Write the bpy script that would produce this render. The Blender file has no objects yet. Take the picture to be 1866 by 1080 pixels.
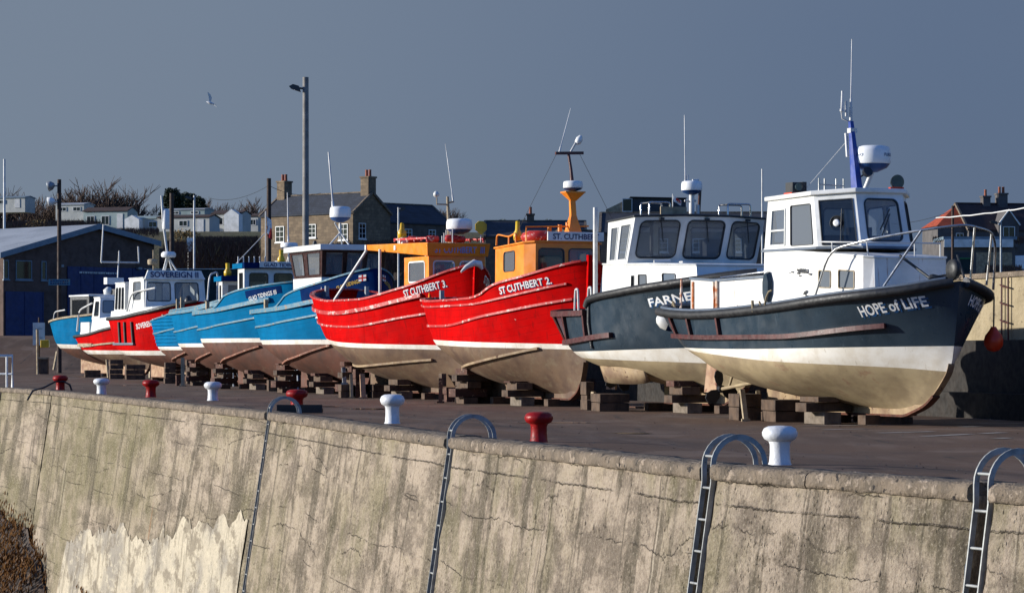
import bpy, bmesh, math, random
from math import sin, cos, pi, radians, sqrt
from mathutils import Vector, Matrix, noise
random.seed(11)
S = bpy.context.scene
COL = S.collection
CX, HY, FPX, EYE = 933.0, 645.0, 5000.0, 1.3      # photo centre, horizon row, focal length in photo pixels, eye height
def at(px, py, D):                                 # a point of the place, D metres ahead of the camera
    return Vector(((px - CX) / FPX * D, D, EYE + (HY - py) / FPX * D))

# ------------------------------------------------------------------ materials
def lin(c):
    def f(x):
        x = x / 255.0
        return x / 12.92 if x <= .04045 else ((x + .055) / 1.055) ** 2.4
    return (f(c[0]), f(c[1]), f(c[2]), 1)
class NT:
    def __init__(s, m):
        m.use_nodes = True
        s.t = m.node_tree; s.n = s.t.nodes; s.l = s.t.links
        s.bsdf = s.n['Principled BSDF']
    def new(s, ty, **kw):
        n = s.n.new(ty)
        for k, v in kw.items(): setattr(n, k, v)
        return n
    def link(s, a, b): s.l.new(a, b)
    def coord(s, kind='Object', scale=(1, 1, 1), loc=(0, 0, 0)):
        tc = s.new('ShaderNodeTexCoord'); mp = s.new('ShaderNodeMapping')
        mp.inputs['Scale'].default_value = scale; mp.inputs['Location'].default_value = loc
        s.link(tc.outputs[kind], mp.inputs['Vector']); return mp.outputs['Vector']
    def noise(s, vec, scale, detail=4, rough=.55, dist=0):
        n = s.new('ShaderNodeTexNoise'); n.inputs['Scale'].default_value = scale
        n.inputs['Detail'].default_value = detail; n.inputs['Roughness'].default_value = rough
        n.inputs['Distortion'].default_value = dist
        s.link(vec, n.inputs['Vector']); return n.outputs['Fac']
    def ramp(s, fac, a, b, smooth=True):
        r = s.new('ShaderNodeMapRange'); r.clamp = True
        if smooth: r.interpolation_type = 'SMOOTHSTEP'
        r.inputs['From Min'].default_value = a; r.inputs['From Max'].default_value = b
        s.link(fac, r.inputs['Value']); return r.outputs['Result']
    def mix(s, fac, a, b, mode='MIX'):
        m = s.new('ShaderNodeMix', data_type='RGBA', blend_type=mode)
        for inp, v in ((m.inputs[0], fac), (m.inputs[6], a), (m.inputs[7], b)):
            if hasattr(v, 'is_output'): s.link(v, inp)
            else: inp.default_value = v
        return m.outputs[2]
    def math(s, op, a, b=0.0):
        m = s.new('ShaderNodeMath', operation=op)
        for inp, v in ((m.inputs[0], a), (m.inputs[1], b)):
            if hasattr(v, 'is_output'): s.link(v, inp)
            else: inp.default_value = v
        return m.outputs[0]
    def bump(s, h, strength=.3, dist=.02, normal=None):
        b = s.new('ShaderNodeBump'); b.inputs['Strength'].default_value = strength; b.inputs['Distance'].default_value = dist
        s.link(h, b.inputs['Height'])
        if normal: s.link(normal, b.inputs['Normal'])
        return b.outputs['Normal']
def mat(name, c, c2=None, rough=.5, nscale=2.0, lo=.35, hi=.7, chips=None, streak=None, grime=None, bump=None, metal=0.0, spec=.5, seams=None):
    """painted / weathered surface: base colour mixed with a second tone, optional chips, run marks and bump"""
    m = bpy.data.materials.new(name); t = NT(m); b = t.bsdf
    v = t.coord()
    c = lin(c); col = c
    if c2 is None: c2 = (c[0] * .8, c[1] * .8, c[2] * .8, 1)
    else: c2 = lin(c2)
    col = t.mix(t.ramp(t.noise(v, nscale, 5, .6), lo, hi), c, c2)
    if streak:
        sv = t.coord(scale=(5, 5, .35))
        col = t.mix(t.math('MULTIPLY', t.ramp(t.noise(sv, 2.2, 4, .6), streak[1], streak[1] + .15), streak[2]), col, lin(streak[0]))
    if grime:
        col = t.mix(t.math('MULTIPLY', t.ramp(t.noise(v, grime[1], 8, .7), grime[2], grime[2] + .12), grime[3]), col, lin(grime[0]))
    if chips:
        col = t.mix(t.ramp(t.noise(v, chips[1], 6, .65), chips[2], chips[2] + .02), col, lin(chips[0]))
    seam = None
    if seams:      # plank seams running fore and aft
        sx = t.new('ShaderNodeSeparateXYZ'); t.link(v, sx.inputs[0])
        zz = t.math('ADD', t.math('DIVIDE', sx.outputs['Z'], seams[0]), t.math('ADD', t.math('MULTIPLY', t.math('MULTIPLY', t.math('SUBTRACT', sx.outputs['X'], 4.5), t.math('SUBTRACT', sx.outputs['X'], 4.5)), -.022 / seams[0]), t.math('MULTIPLY', t.noise(v, 1.5, 2), .12)))
        fr = t.math('ABSOLUTE', t.math('SUBTRACT', t.math('FRACT', zz), .5)); seam = t.ramp(fr, .07, 0.0)
        col = t.mix(t.math('MULTIPLY', seam, t.math('MULTIPLY', t.ramp(t.noise(v, 1.7, 5, .6), .35, .6), seams[1])), col, lin(seams[2]))
    t.link(col, b.inputs['Base Color'])
    b.inputs['Metallic'].default_value = metal
    b.inputs['Specular IOR Level'].default_value = spec
    r = t.ramp(t.noise(v, nscale * 2.3, 4), .3, .75)
    rr = t.new('ShaderNodeMapRange'); rr.inputs['To Min'].default_value = max(.03, rough - .1); rr.inputs['To Max'].default_value = min(1, rough + .14)
    t.link(r, rr.inputs['Value']); t.link(rr.outputs['Result'], b.inputs['Roughness'])
    if seam is not None: t.link(t.bump(t.math('SUBTRACT', t.math('MULTIPLY', t.noise(v, 5, 6, .65), .5), seam), .2, .01), b.inputs['Normal'])
    elif bump: t.link(t.bump(t.noise(v, bump[0], 5, .6), bump[1], bump[2] if len(bump) > 2 else .02), b.inputs['Normal'])
    return m
def glass(name, tint=(150, 165, 175), trans=.6, dark=(18, 22, 26)):
    m = bpy.data.materials.new(name); t = NT(m)
    out = t.n['Material Output']; t.n.remove(t.bsdf)
    tr = t.new('ShaderNodeBsdfTransparent'); tr.inputs[0].default_value = lin(tint)
    df = t.new('ShaderNodeBsdfPrincipled'); df.inputs['Base Color'].default_value = lin(dark); df.inputs['Roughness'].default_value = .05; df.inputs['IOR'].default_value = 1.8
    mx = t.new('ShaderNodeMixShader'); mx.inputs[0].default_value = trans
    t.link(df.outputs[0], mx.inputs[1]); t.link(tr.outputs[0], mx.inputs[2]); t.link(mx.outputs[0], out.inputs[0])
    return m
M = {}
def paint(key, name, *a, **k): M[key] = mat(name, *a, **k); return M[key]

# ------------------------------------------------------------------ mesh builder
class MB:
    def __init__(s): s.v = []; s.f = []; s.mi = []; s.sm = []; s.uv = None
    def add(s, vs, fs, mi=0, smooth=False):
        o = len(s.v); s.v += [tuple(p) for p in vs]
        for f in fs: s.f.append(tuple(i + o for i in f)); s.mi.append(mi); s.sm.append(smooth)
        return s
    def hexa(s, p, mi=0):       # bottom 4 ccw, top 4 ccw
        return s.add(p, [(3, 2, 1, 0), (4, 5, 6, 7), (0, 1, 5, 4), (1, 2, 6, 5), (2, 3, 7, 6), (3, 0, 4, 7)], mi)
    def box(s, c, d, mi=0, rz=0.0, R=None):
        hx, hy, hz = d[0] / 2, d[1] / 2, d[2] / 2
        R = R or Matrix.Rotation(rz, 3, 'Z'); c = Vector(c)
        return s.hexa([c + R @ Vector(q) for q in ((-hx, -hy, -hz), (hx, -hy, -hz), (hx, hy, -hz), (-hx, hy, -hz), (-hx, -hy, hz), (hx, -hy, hz), (hx, hy, hz), (-hx, hy, hz))], mi)
    def bar(s, a, b, w, h, mi=0, up=(0, 0, 1)):   # rectangular bar from a to b
        return s.rect([a, b], w, h, mi, up)
    def rect(s, pts, w, h, mi=0, up=(0, 0, 1), smooth=False):
        P = [Vector(p) for p in pts]; n = len(P); vs = []; up = Vector(up)
        for i in range(n):
            d = (P[min(i + 1, n - 1)] - P[max(i - 1, 0)]).normalized()
            sd = d.cross(up)
            sd = sd.normalized() if sd.length > 1e-4 else Vector((1, 0, 0))
            u = sd.cross(d).normalized()
            vs += [P[i] + sd * w / 2 - u * h / 2, P[i] + sd * w / 2 + u * h / 2, P[i] - sd * w / 2 + u * h / 2, P[i] - sd * w / 2 - u * h / 2]
        fs = [(3, 2, 1, 0), tuple(4 * (n - 1) + k for k in range(4))]
        for i in range(n - 1):
            for k in range(4): fs.append((4 * i + k, 4 * i + (k + 1) % 4, 4 * i + 4 + (k + 1) % 4, 4 * i + 4 + k))
        return s.add(vs, fs, mi, smooth)
    def tube(s, pts, r, n=8, mi=0, closed=False):
        P = [Vector(p) for p in pts]; k = len(P); vs = []
        rs = r if isinstance(r, (list, tuple)) else [r] * k
        up = Vector((.13, .21, 1)).normalized()
        for i in range(k):
            a = P[(i - 1) % k] if closed or i else P[0]; b = P[(i + 1) % k] if closed or i < k - 1 else P[-1]
            d = (b - a).normalized(); q = d.cross(up)
            if q.length < .2: q = d.cross(Vector((1, 0, 0)))
            q.normalize(); w = q.cross(d)
            for j in range(n): vs.append(P[i] + (q * cos(2 * pi * j / n) + w * sin(2 * pi * j / n)) * rs[i])
        fs = []
        for i in range(k if closed else k - 1):
            for j in range(n): fs.append((i * n + j, i * n + (j + 1) % n, ((i + 1) % k) * n + (j + 1) % n, ((i + 1) % k) * n + j))
        s.add(vs, fs, mi, True)
        if not closed: s.add(vs[:n], [tuple(range(n - 1, -1, -1))], mi); s.add(vs[-n:], [tuple(range(n))], mi)
        return s
    def lathe(s, prof, c=(0, 0, 0), n=20, mi=0, R=None, smooth=True):
        c = Vector(c); vs = []; k = len(prof)
        for r, z in prof:
            for j in range(n):
                p = Vector((r * cos(2 * pi * j / n), r * sin(2 * pi * j / n), z))
                vs.append(c + (R @ p if R else p))
        fs = [(i * n + j, i * n + (j + 1) % n, (i + 1) * n + (j + 1) % n, (i + 1) * n + j) for i in range(k - 1) for j in range(n)]
        s.add(vs, fs, mi, smooth)
        s.add(vs[:n], [tuple(range(n - 1, -1, -1))], mi); s.add(vs[-n:], [tuple(range(n))], mi)
        return s
    def prism(s, A, B, mi=0):    # two matching outlines joined
        n = len(A); vs = list(A) + list(B)
        fs = [tuple(range(n - 1, -1, -1)), tuple(range(n, 2 * n))] + [(i, (i + 1) % n, n + (i + 1) % n, n + i) for i in range(n)]
        return s.add(vs, fs, mi)
    def grid(s, rows, mi=0, smooth=True, uv=None):
        nr, nc = len(rows), len(rows[0]); o = len(s.v)
        fs = [(i * nc + j, i * nc + j + 1, (i + 1) * nc + j + 1, (i + 1) * nc + j) for i in range(nr - 1) for j in range(nc - 1)]
        s.add([p for r in rows for p in r], fs, mi, smooth)
        if uv:
            if s.uv is None: s.uv = {}
            for k, q in enumerate([q for r in uv for q in r]): s.uv[o + k] = q
        return s
    def build(s, name, mats, parent=None, recalc=True, bevel=0, loc=None, rz=0):
        me = bpy.data.meshes.new(name); me.from_pydata(s.v, [], s.f)
        for m in (mats if isinstance(mats, (list, tuple)) else [mats]): me.materials.append(M[m] if isinstance(m, str) else m)
        me.polygons.foreach_set('material_index', s.mi); me.polygons.foreach_set('use_smooth', s.sm)
        if s.uv is not None:
            l = me.uv_layers.new(name='UVMap')
            for lp in me.loops: l.data[lp.index].uv = s.uv.get(lp.vertex_index, (0, 0))
        if recalc:
            bm = bmesh.new(); bm.from_mesh(me); bmesh.ops.recalc_face_normals(bm, faces=bm.faces); bm.to_mesh(me); bm.free()
        me.update()
        o = bpy.data.objects.new(name, me); COL.objects.link(o)
        if parent: o.parent = parent
        if loc is not None: o.location = loc
        if rz: o.rotation_euler = (0, 0, rz)
        if bevel:
            b = o.modifiers.new('bevel', 'BEVEL'); b.width = bevel; b.segments = 2; b.limit_method = 'ANGLE'; b.angle_limit = radians(40)
        return o
def tag(o, label=None, cat=None, group=None, kind=None):
    if label: o['label'] = label
    if cat: o['category'] = cat
    if group: o['group'] = group
    if kind: o['kind'] = kind
    return o
def thing(name, loc, rz=0.0, label=None, cat=None, group=None):
    o = bpy.data.objects.new(name, None); COL.objects.link(o); o.location = loc; o.rotation_euler = (0, 0, rz)
    o.empty_display_size = .3
    return tag(o, label, cat, group)
def kids(o): return [c for c in bpy.data.objects if c.parent is o]
def dup(root, loc, rz=0.0, label=None, scale=None):
    ks = kids(root)
    r = root.copy(); COL.objects.link(r); r.location = loc; r.rotation_euler = (0, 0, rz)
    if scale: r.scale = (scale,) * 3
    if label: r['label'] = label
    for c in ks:
        sub = kids(c); k = c.copy(); COL.objects.link(k); k.parent = r
        for g in sub:
            h = g.copy(); COL.objects.link(h); h.parent = k
    return r
def interp(pts, x):               # smooth interpolation through control points
    if x <= pts[0][0]: return pts[0][1]
    if x >= pts[-1][0]: return pts[-1][1]
    for i in range(len(pts) - 1):
        x0, y0 = pts[i]; x1, y1 = pts[i + 1]
        if x <= x1:
            h = x1 - x0; u = (x - x0) / h
            def sl(k):
                if k <= 0 or k >= len(pts) - 1:
                    a, b = (0, 1) if k <= 0 else (len(pts) - 2, len(pts) - 1)
                    return (pts[b][1] - pts[a][1]) / (pts[b][0] - pts[a][0])
                l = (pts[k][1] - pts[k - 1][1]) / (pts[k][0] - pts[k - 1][0]); r = (pts[k + 1][1] - pts[k][1]) / (pts[k + 1][0] - pts[k][0])
                return 0 if l * r <= 0 else 2 * l * r / (l + r)
            m0, m1 = sl(i), sl(i + 1)
            return (2 * u**3 - 3 * u**2 + 1) * y0 + (u**3 - 2 * u**2 + u) * h * m0 + (-2 * u**3 + 3 * u**2) * y1 + (u**3 - u**2) * h * m1
def smooth(a, b, x):
    x = min(1, max(0, (x - a) / (b - a))); return x * x * (3 - 2 * x)
_tc = {}
def text_shape(s, bold=.02, sheary=0.0):
    """letters as triangles: list of verts (x 0..w, y 0..1 cap height) and faces"""
    if s in _tc: return _tc[s]
    cu = bpy.data.curves.new('letters', 'FONT'); cu.body = s; cu.size = 1.0; cu.resolution_u = 3; cu.offset = bold
    ob = bpy.data.objects.new('letters', cu); COL.objects.link(ob)
    bpy.context.view_layer.update()
    me = bpy.data.meshes.new_from_object(ob.evaluated_get(bpy.context.evaluated_depsgraph_get()))
    vs = [tuple(v.co) for v in me.vertices]; fs = [tuple(p.vertices) for p in me.polygons]
    bpy.data.objects.remove(ob); bpy.data.curves.remove(cu); bpy.data.meshes.remove(me)
    x0 = min(v[0] for v in vs); x1 = max(v[0] for v in vs)
    vs = [((v[0] - x0) / (x1 - x0), v[1] / .70) for v in vs]
    _tc[s] = (vs, fs, (x1 - x0) / .70); return _tc[s]
def text_flat(mb, s, O, X, Y, w, h, mi=0, lift=.004):
    """letters on a flat board: origin O (lower left), unit axes X, Y, size w x h"""
    vs, fs, _ = text_shape(s); O = Vector(O); X = Vector(X).normalized(); Y = Vector(Y).normalized(); N = X.cross(Y)
    mb.add([O + X * (v[0] * w) + Y * (v[1] * h) + N * lift for v in vs], fs, mi)
# ------------------------------------------------------------------ camera, light, sky
cam = bpy.data.cameras.new('camera'); cam.sensor_width = 36; cam.lens = 36 * FPX / 1866; cam.clip_end = 6000; cam.clip_start = .5
cam.shift_y = (HY - 540) / 1866
co = bpy.data.objects.new('camera', cam); COL.objects.link(co); co.location = (0, 0, EYE); co.rotation_euler = (radians(90), 0, 0)
S.camera = co
SUN_EL, SUN_AZ = radians(13), radians(-88)      # azimuth measured from +Y towards +X: low sun to the left
sdir = Vector((sin(SUN_AZ) * cos(SUN_EL), cos(SUN_AZ) * cos(SUN_EL), sin(SUN_EL)))
sl = bpy.data.lights.new('sun', 'SUN'); sl.energy = 5.0; sl.angle = radians(.5); sl.color = (1, .945, .86)
so = bpy.data.objects.new('sun', sl); COL.objects.link(so); so.rotation_euler = sdir.to_track_quat('Z', 'Y').to_euler(); so.location = (-30, 10, 40)
W = bpy.data.worlds.new('World'); S.world = W; W.use_nodes = True
nt = W.node_tree; nn = nt.nodes; ll = nt.links
bg = nn['Background']; bg.inputs['Strength'].default_value = .1
sk = nn.new('ShaderNodeTexSky'); sk.sky_type = 'NISHITA'; sk.sun_disc = False; sk.sun_elevation = SUN_EL; sk.sun_rotation = SUN_AZ % (2 * pi)
sk.air_density = 1.5; sk.dust_density = .6; sk.ozone_density = 2.0
tc = nn.new('ShaderNodeTexCoord')
# storm cloud bank over the land ahead: slate grey, with the open sky behind the viewer
sep = nn.new('ShaderNodeSeparateXYZ'); ll.new(tc.outputs['Generated'], sep.inputs[0])
no = nn.new('ShaderNodeTexNoise'); no.inputs['Scale'].default_value = 2.2; no.inputs['Detail'].default_value = 5; no.inputs['Roughness'].default_value = .45
mp = nn.new('ShaderNodeMapping'); mp.inputs['Scale'].default_value = (1, 1, 2.5); ll.new(tc.outputs['Generated'], mp.inputs[0]); ll.new(mp.outputs[0], no.inputs['Vector'])
def rng(src, a, b, c, d):
    r = nn.new('ShaderNodeMapRange'); r.interpolation_type = 'SMOOTHSTEP'
    for k, v in zip(('From Min', 'From Max', 'To Min', 'To Max'), (a, b, c, d)): r.inputs[k].default_value = v
    ll.new(src, r.inputs['Value']); return r.outputs[0]
def mixc(f, a, b):
    m = nn.new('ShaderNodeMix'); m.data_type = 'RGBA'
    for i, v in ((m.inputs[0], f), (m.inputs[6], a), (m.inputs[7], b)):
        if hasattr(v, 'is_output'): ll.new(v, i)
        else: i.default_value = v
    return m.outputs[2]
g = 10.0 / 1.19   # background strength is .1
low = (.184 * g, .232 * g, .306 * g, 1); high = (.110 * g, .155 * g, .245 * g, 1)
cl = mixc(rng(sep.outputs['X'], -.20, .20, 0, 1), low, high)
cl2 = mixc(rng(no.outputs['Fac'], .35, .75, 0, .3), cl, (.17 * g, .205 * g, .27 * g, 1))
bank = rng(sep.outputs['Y'], -.15, .55, 0, .97)
tint = nn.new('ShaderNodeMix'); tint.data_type = 'RGBA'; tint.blend_type = 'MULTIPLY'; tint.inputs[0].default_value = 1; ll.new(sk.outputs[0], tint.inputs[6]); tint.inputs[7].default_value = (.36, .68, 1.6, 1)
ll.new(mixc(bank, tint.outputs[2], cl2), bg.inputs['Color'])
S.view_settings.view_transform = 'Standard'; S.view_settings.look = 'None'; S.view_settings.exposure = .25; S.view_settings.gamma = 1

# ------------------------------------------------------------------ shared paints
paint('white', 'white gloss paint', (232, 232, 228), (205, 206, 200), rough=.35, nscale=1.4, streak=((150, 120, 90), .66, .35))
paint('white_clean', 'white moulding', (236, 237, 236), (222, 224, 222), rough=.3)
paint('rusty_white', 'white paint with rust runs', (232, 230, 224), (214, 212, 205), rough=.4, streak=((150, 80, 30), .6, .7), chips=((60, 35, 20), 3.5, .70))
paint('navy', 'dark blue grey hull paint', (46, 60, 71), (37, 50, 60), spec=.35, rough=.33, nscale=1.1, streak=((85, 98, 108), .6, .35), chips=((120, 125, 125), 9, .76))
paint('black', 'black rubber', (26, 28, 31), (46, 47, 48), rough=.55, nscale=4, bump=(14, .3))
paint('maroon', 'maroon painted timber', (82, 36, 34), (60, 28, 28), rough=.45, nscale=4, streak=((120, 80, 60), .62, .5), chips=((150, 110, 90), 12, .70))
paint('band', 'white boot top', (234, 230, 220), (214, 205, 188), rough=.4, nscale=2, streak=((150, 130, 100), .6, .5))
paint('beige', 'beige antifouling', (172, 154, 120), (136, 119, 92), rough=.7, nscale=1.3, grime=((130, 82, 66), 2.5, .56, .5), chips=((90, 70, 52), 8, .70), bump=(30, .25, .01))
paint('brownbot', 'worn brown antifouling', (112, 88, 66), (84, 62, 48), rough=.75, nscale=1.5, grime=((122, 106, 82), 2.2, .52, .6), chips=((80, 48, 40), 7, .68), bump=(30, .25, .01))
paint('redbot', 'red brown antifouling', (98, 58, 42), (74, 48, 37), rough=.75, nscale=1.5, grime=((106, 84, 64), 2.6, .55, .6), chips=((70, 40, 34), 8, .7), bump=(30, .25, .01))
paint('red', 'red hull paint', (196, 3, 4), (170, 3, 5), rough=.7, spec=.03, nscale=1.2, streak=((120, 12, 12), .56, .6), chips=((206, 150, 140), 5, .71), grime=((96, 20, 18), 3, .62, .5), seams=(.19, .5, (110, 8, 8)))
paint('redworn', 'worn red rubbing strake', (190, 48, 44), (170, 30, 30), rough=.5, nscale=4, chips=((206, 176, 166), 5, .57))
paint('blue', 'light blue hull paint', (2, 106, 152), (2, 94, 136), rough=.7, spec=.03, seams=(.2, .5, (6, 60, 92)), nscale=1.3, streak=((10, 92, 128), .6, .4), chips=((120, 160, 176), 5, .715), grime=((70, 96, 90), 3, .66, .4))
paint('blueworn', 'worn pale blue strake', (50, 116, 144), (100, 132, 140), rough=.6, nscale=3, chips=((140, 120, 100), 5, .58))
paint('dkblue', 'dark blue paint', (1, 40, 92), (1, 32, 78), rough=.7, spec=.04)
paint('orange', 'orange wheelhouse paint', (238, 142, 36), (222, 126, 30), rough=.38, nscale=1.6, streak=((190, 96, 30), .66, .35))
paint('brown', 'varnished dark timber', (62, 30, 24), (46, 22, 18), rough=.35, nscale=5)
paint('greydeck', 'grey deck paint', (96, 108, 122), (78, 90, 104), rough=.6)
paint('bluedeck', 'blue inner bulwark paint', (24, 50, 96), (18, 40, 80), rough=.5)
paint('steel', 'stainless steel tube', (196, 196, 194), (160, 160, 160), rough=.28, metal=.85)
paint('galv', 'galvanised steel', (150, 156, 160), (118, 124, 130), rough=.5, metal=.4, nscale=6)
paint('alu', 'weathered white tube', (214, 214, 210), (186, 186, 184), rough=.4)
paint('radblue', 'blue radar base', (28, 74, 130), (22, 60, 110), rough=.4)
paint('mastblue', 'blue mast paint', (34, 66, 150), (28, 54, 126), rough=.4, chips=((150, 160, 180), 9, .68))
paint('yellow', 'yellow plastic', (214, 178, 30), (190, 150, 24), rough=.4)
paint('orbuoy', 'orange buoy plastic', (206, 62, 24), (180, 50, 22), rough=.4)
paint('gasket', 'dark window gasket', (30, 34, 38), (44, 48, 52), rough=.5)
paint('rope', 'old rope', (148, 134, 104), (110, 98, 78), rough=.9, nscale=20)
paint('timber', 'dark weathered timber', (92, 73, 57), (60, 47, 38), rough=.85, nscale=3, streak=((92, 76, 60), .55, .6), chips=((104, 84, 62), 9, .66), bump=(20, .4))
paint('timberlt', 'pale weathered timber', (172, 156, 128), (132, 116, 92), rough=.85, nscale=4, streak=((100, 84, 66), .58, .6), bump=(20, .4))
paint('timbred', 'red painted timber', (86, 54, 42), (64, 44, 36), rough=.85, nscale=4, chips=((150, 120, 96), 8, .6))
paint('keel', 'keel shoe with old paint', (176, 146, 116), (140, 104, 82), rough=.75, nscale=3, chips=((120, 70, 50), 6, .62), streak=((110, 76, 56), .6, .6))
paint('lens', 'dark lamp lens', (60, 74, 78), (46, 58, 62), rough=.15)
paint('navylet', 'navy lettering', (34, 36, 92), rough=.4)
paint('bluelet', 'mid blue letter shadow', (26, 74, 120), rough=.4)
paint('goldlet', 'gold lettering', (206, 170, 60), rough=.4)
paint('whitelet', 'white lettering', (236, 236, 234), rough=.4)
paint('inside', 'cabin lining', (150, 150, 146), (128, 126, 120), rough=.6)
paint('darkin', 'dark cabin console', (34, 34, 38), rough=.5)
paint('flagred', 'red cloth', (200, 40, 36), rough=.8)
paint('keelb', 'stained keel', (158, 136, 104), (118, 94, 72), rough=.8, nscale=2.2, chips=((84, 58, 42), 5, .62), streak=((104, 72, 52), .58, .6))
paint('rustor', 'rust stained white paint', (176, 96, 44), (220, 200, 180), rough=.8, nscale=3, lo=.4, hi=.6)
paint('palelet', 'pale blue lettering', (128, 150, 206), rough=.5); paint('timbergrey', 'silvered timber', (124, 112, 98), (92, 82, 70), rough=.9, nscale=4, streak=((70, 60, 50), .55, .6), bump=(22, .5)); paint('redbotlt', 'scraped antifouling', (142, 92, 70), (110, 70, 54), rough=.8, nscale=3, chips=((176, 150, 124), 8, .6))
paint('rust', 'rusty iron', (96, 54, 36), (64, 38, 28), rough=.9, nscale=5)
M['glass'] = glass('clear window glass', (226, 232, 236), .68, (164, 172, 180))
M['glassd'] = glass('dark window glass', (150, 160, 166), .5, (34, 40, 48))
M['glassg'] = glass('curtained window glass', (120, 128, 134), .12, (112, 118, 124))
# ------------------------------------------------------------------ boat kit
def lerp(a, b, u): return a + (b - a) * u
class Hull:
    """displacement hull in boat coordinates: x forward from the stern, y to port, z up from the quay"""
    def __init__(s, L, beam, sheer, keel, zlo, zup, setf, seta, tm=.45, kb=.06, ks=2.5, bow=(1.6, 2.6, 1.0, 1.3), stern=(2.3, 3.6, 1.4, 2.2), ts=(0, 0), wb=.5, lap=0):
        s.L, s.b, s.she, s.kee, s.lo, s.up, s.sf, s.sa = L, beam / 2, sheer, keel, zlo, zup, setf, seta
        s.tm, s.kb, s.ks, s.bow, s.st, s.ts, s.wb, s.lap = tm, kb, ks, bow, stern, ts, wb, lap
    def zs(s, t): return interp(s.she, t)
    def zk(s, t): return interp(s.kee, t)
    def xf(s, z): return s.L - interp(s.sf, z)
    def xa(s, z): return interp(s.sa, z)
    def x(s, t, z): return s.xa(z) + (s.xf(z) - s.xa(z)) * t
    def t(s, x, z): return min(1, max(0, (x - s.xa(z)) / (s.xf(z) - s.xa(z))))
    def hb(s, t, z):
        zk, zs = s.zk(t), s.zs(t); w = min(1, max(0, (z - zk) / (zs - zk)))
        if t >= s.tm:
            q = (t - s.tm) / (1 - s.tm); n = lerp(s.bow[0], s.bow[1], w); m = lerp(s.bow[2], s.bow[3], w)
            p = max(0, 1 - q ** n) ** (1 / m)
        else:
            q = (s.tm - t) / s.tm; n = lerp(s.st[0], s.st[1], w); m = lerp(s.st[2], s.st[3], w); y0 = lerp(s.ts[0], s.ts[1], w)
            p = y0 + (1 - y0) * max(0, 1 - q ** n) ** (1 / m)
        u = min(1, w / s.wb)
        mid = (1 - (1 - u) ** 2.1) ** (1 / 1.6); v = w ** .72
        e = max(0, (t - .5) / .5) ** 1.6 * .85 if t > .5 else max(0, (.3 - t) / .3) ** 1.5 * .5
        y = s.b * p * (lerp(mid, v, e)) * (.94 + .06 * w)
        if s.lap: y += s.lap * (1 - ((z / .17) % 1.0)) * min(1, p * 3)
        return y + .03 * (1 if p > 0 else 0) * min(1, p * 8)
    def pt(s, t, z, side=-1): return Vector((s.x(t, z), side * s.hb(t, z), z))
    def path(s, side, t0, t1, zf, off=0.0, n=40):
        P = []
        for i in range(n + 1):
            c = (1 - cos(pi * i / n)) / 2
            t = t0 + (t1 - t0) * c
            z = zf(t) if callable(zf) else zf
            P.append(s.pt(t, z, side))
        Q = []
        for i, p in enumerate(P):
            d = P[min(i + 1, n)] - P[max(i - 1, 0)]; d.z = 0
            if d.length < 1e-6: d = Vector((1, 0, 0))
            d.normalize(); nrm = Vector((d.y, -d.x, 0))
            if t1 < t0: nrm = -nrm
            if side > 0: nrm = -nrm
            Q.append(p + nrm * off)
        return Q
    def around(s, tbow, zf, off=0.0, n=40):   # starboard bow -> stern -> port bow
        return s.path(-1, tbow, 0, zf, off, n) + s.path(1, 0, tbow, zf, off, n)[1:]
    def build(s, par, mats, fwd=None, nt=56, nz=(9, 2, 8)):
        mb = MB()
        if s.lap: nz = (9, 2, 60)
        for side in (-1, 1):
            rows = []; 
            for i in range(nt + 1):
                t = (1 - cos(pi * i / nt)) / 2
                zk, zl, zu, zs = s.zk(t), interp(s.lo, t), interp(s.up, t), s.zs(t)
                zl = max(zl, zk + .02); zu = max(zu, zl + .02)
                r = [lerp(zk, zl, (k / nz[0]) ** 1.3) for k in range(nz[0])] + [lerp(zl, zu, k / nz[1]) for k in range(nz[1])] + [lerp(zu, zs, k / nz[2]) for k in range(nz[2] + 1)]
                rows.append([s.pt(t, z, side) for z in r])
            nc = len(rows[0])
            for a in range(nt):
                for b in range(nc - 1):
                    mi = 0 if b < nz[0] else 1 if b < nz[0] + nz[1] else 2
                    if fwd and mi == 2:
                        tt = (1 - cos(pi * (a + .5) / nt)) / 2; fr = (b - nz[0] - nz[1]) / nz[2]
                        if tt > fwd[0] and fr >= fwd[1]: mi = 3
                    q = [rows[a][b], rows[a + 1][b], rows[a + 1][b + 1], rows[a][b + 1]]
                    mb.add(q, [(0, 1, 2, 3)], mi, True)
        if s.hb(0, s.zs(0) - .05) > .12:      # flat transom
            ra = [p for p in rows[0]]; n_ = len(ra)
            for b in range(n_ - 1):
                mi = 0 if b < nz[0] else 1 if b < nz[0] + nz[1] else 2
                l_ = [Vector((p.x, -p.y, p.z)) for p in (ra[b], ra[b + 1])]; mb.add([ra[b], ra[b + 1], l_[1], l_[0]], [(0, 1, 2, 3)], mi)
        h = mb.build('hull', mats, par, recalc=False)
        bm = bmesh.new(); bm.from_mesh(h.data); bmesh.ops.remove_doubles(bm, verts=bm.verts, dist=.0008)
        bmesh.ops.recalc_face_normals(bm, faces=bm.faces)
        for e in bm.edges:
            if len(e.link_faces) == 2 and e.calc_face_angle(0) > radians(32): e.smooth = False
        bm.to_mesh(h.data); bm.free()
        return h
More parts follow.
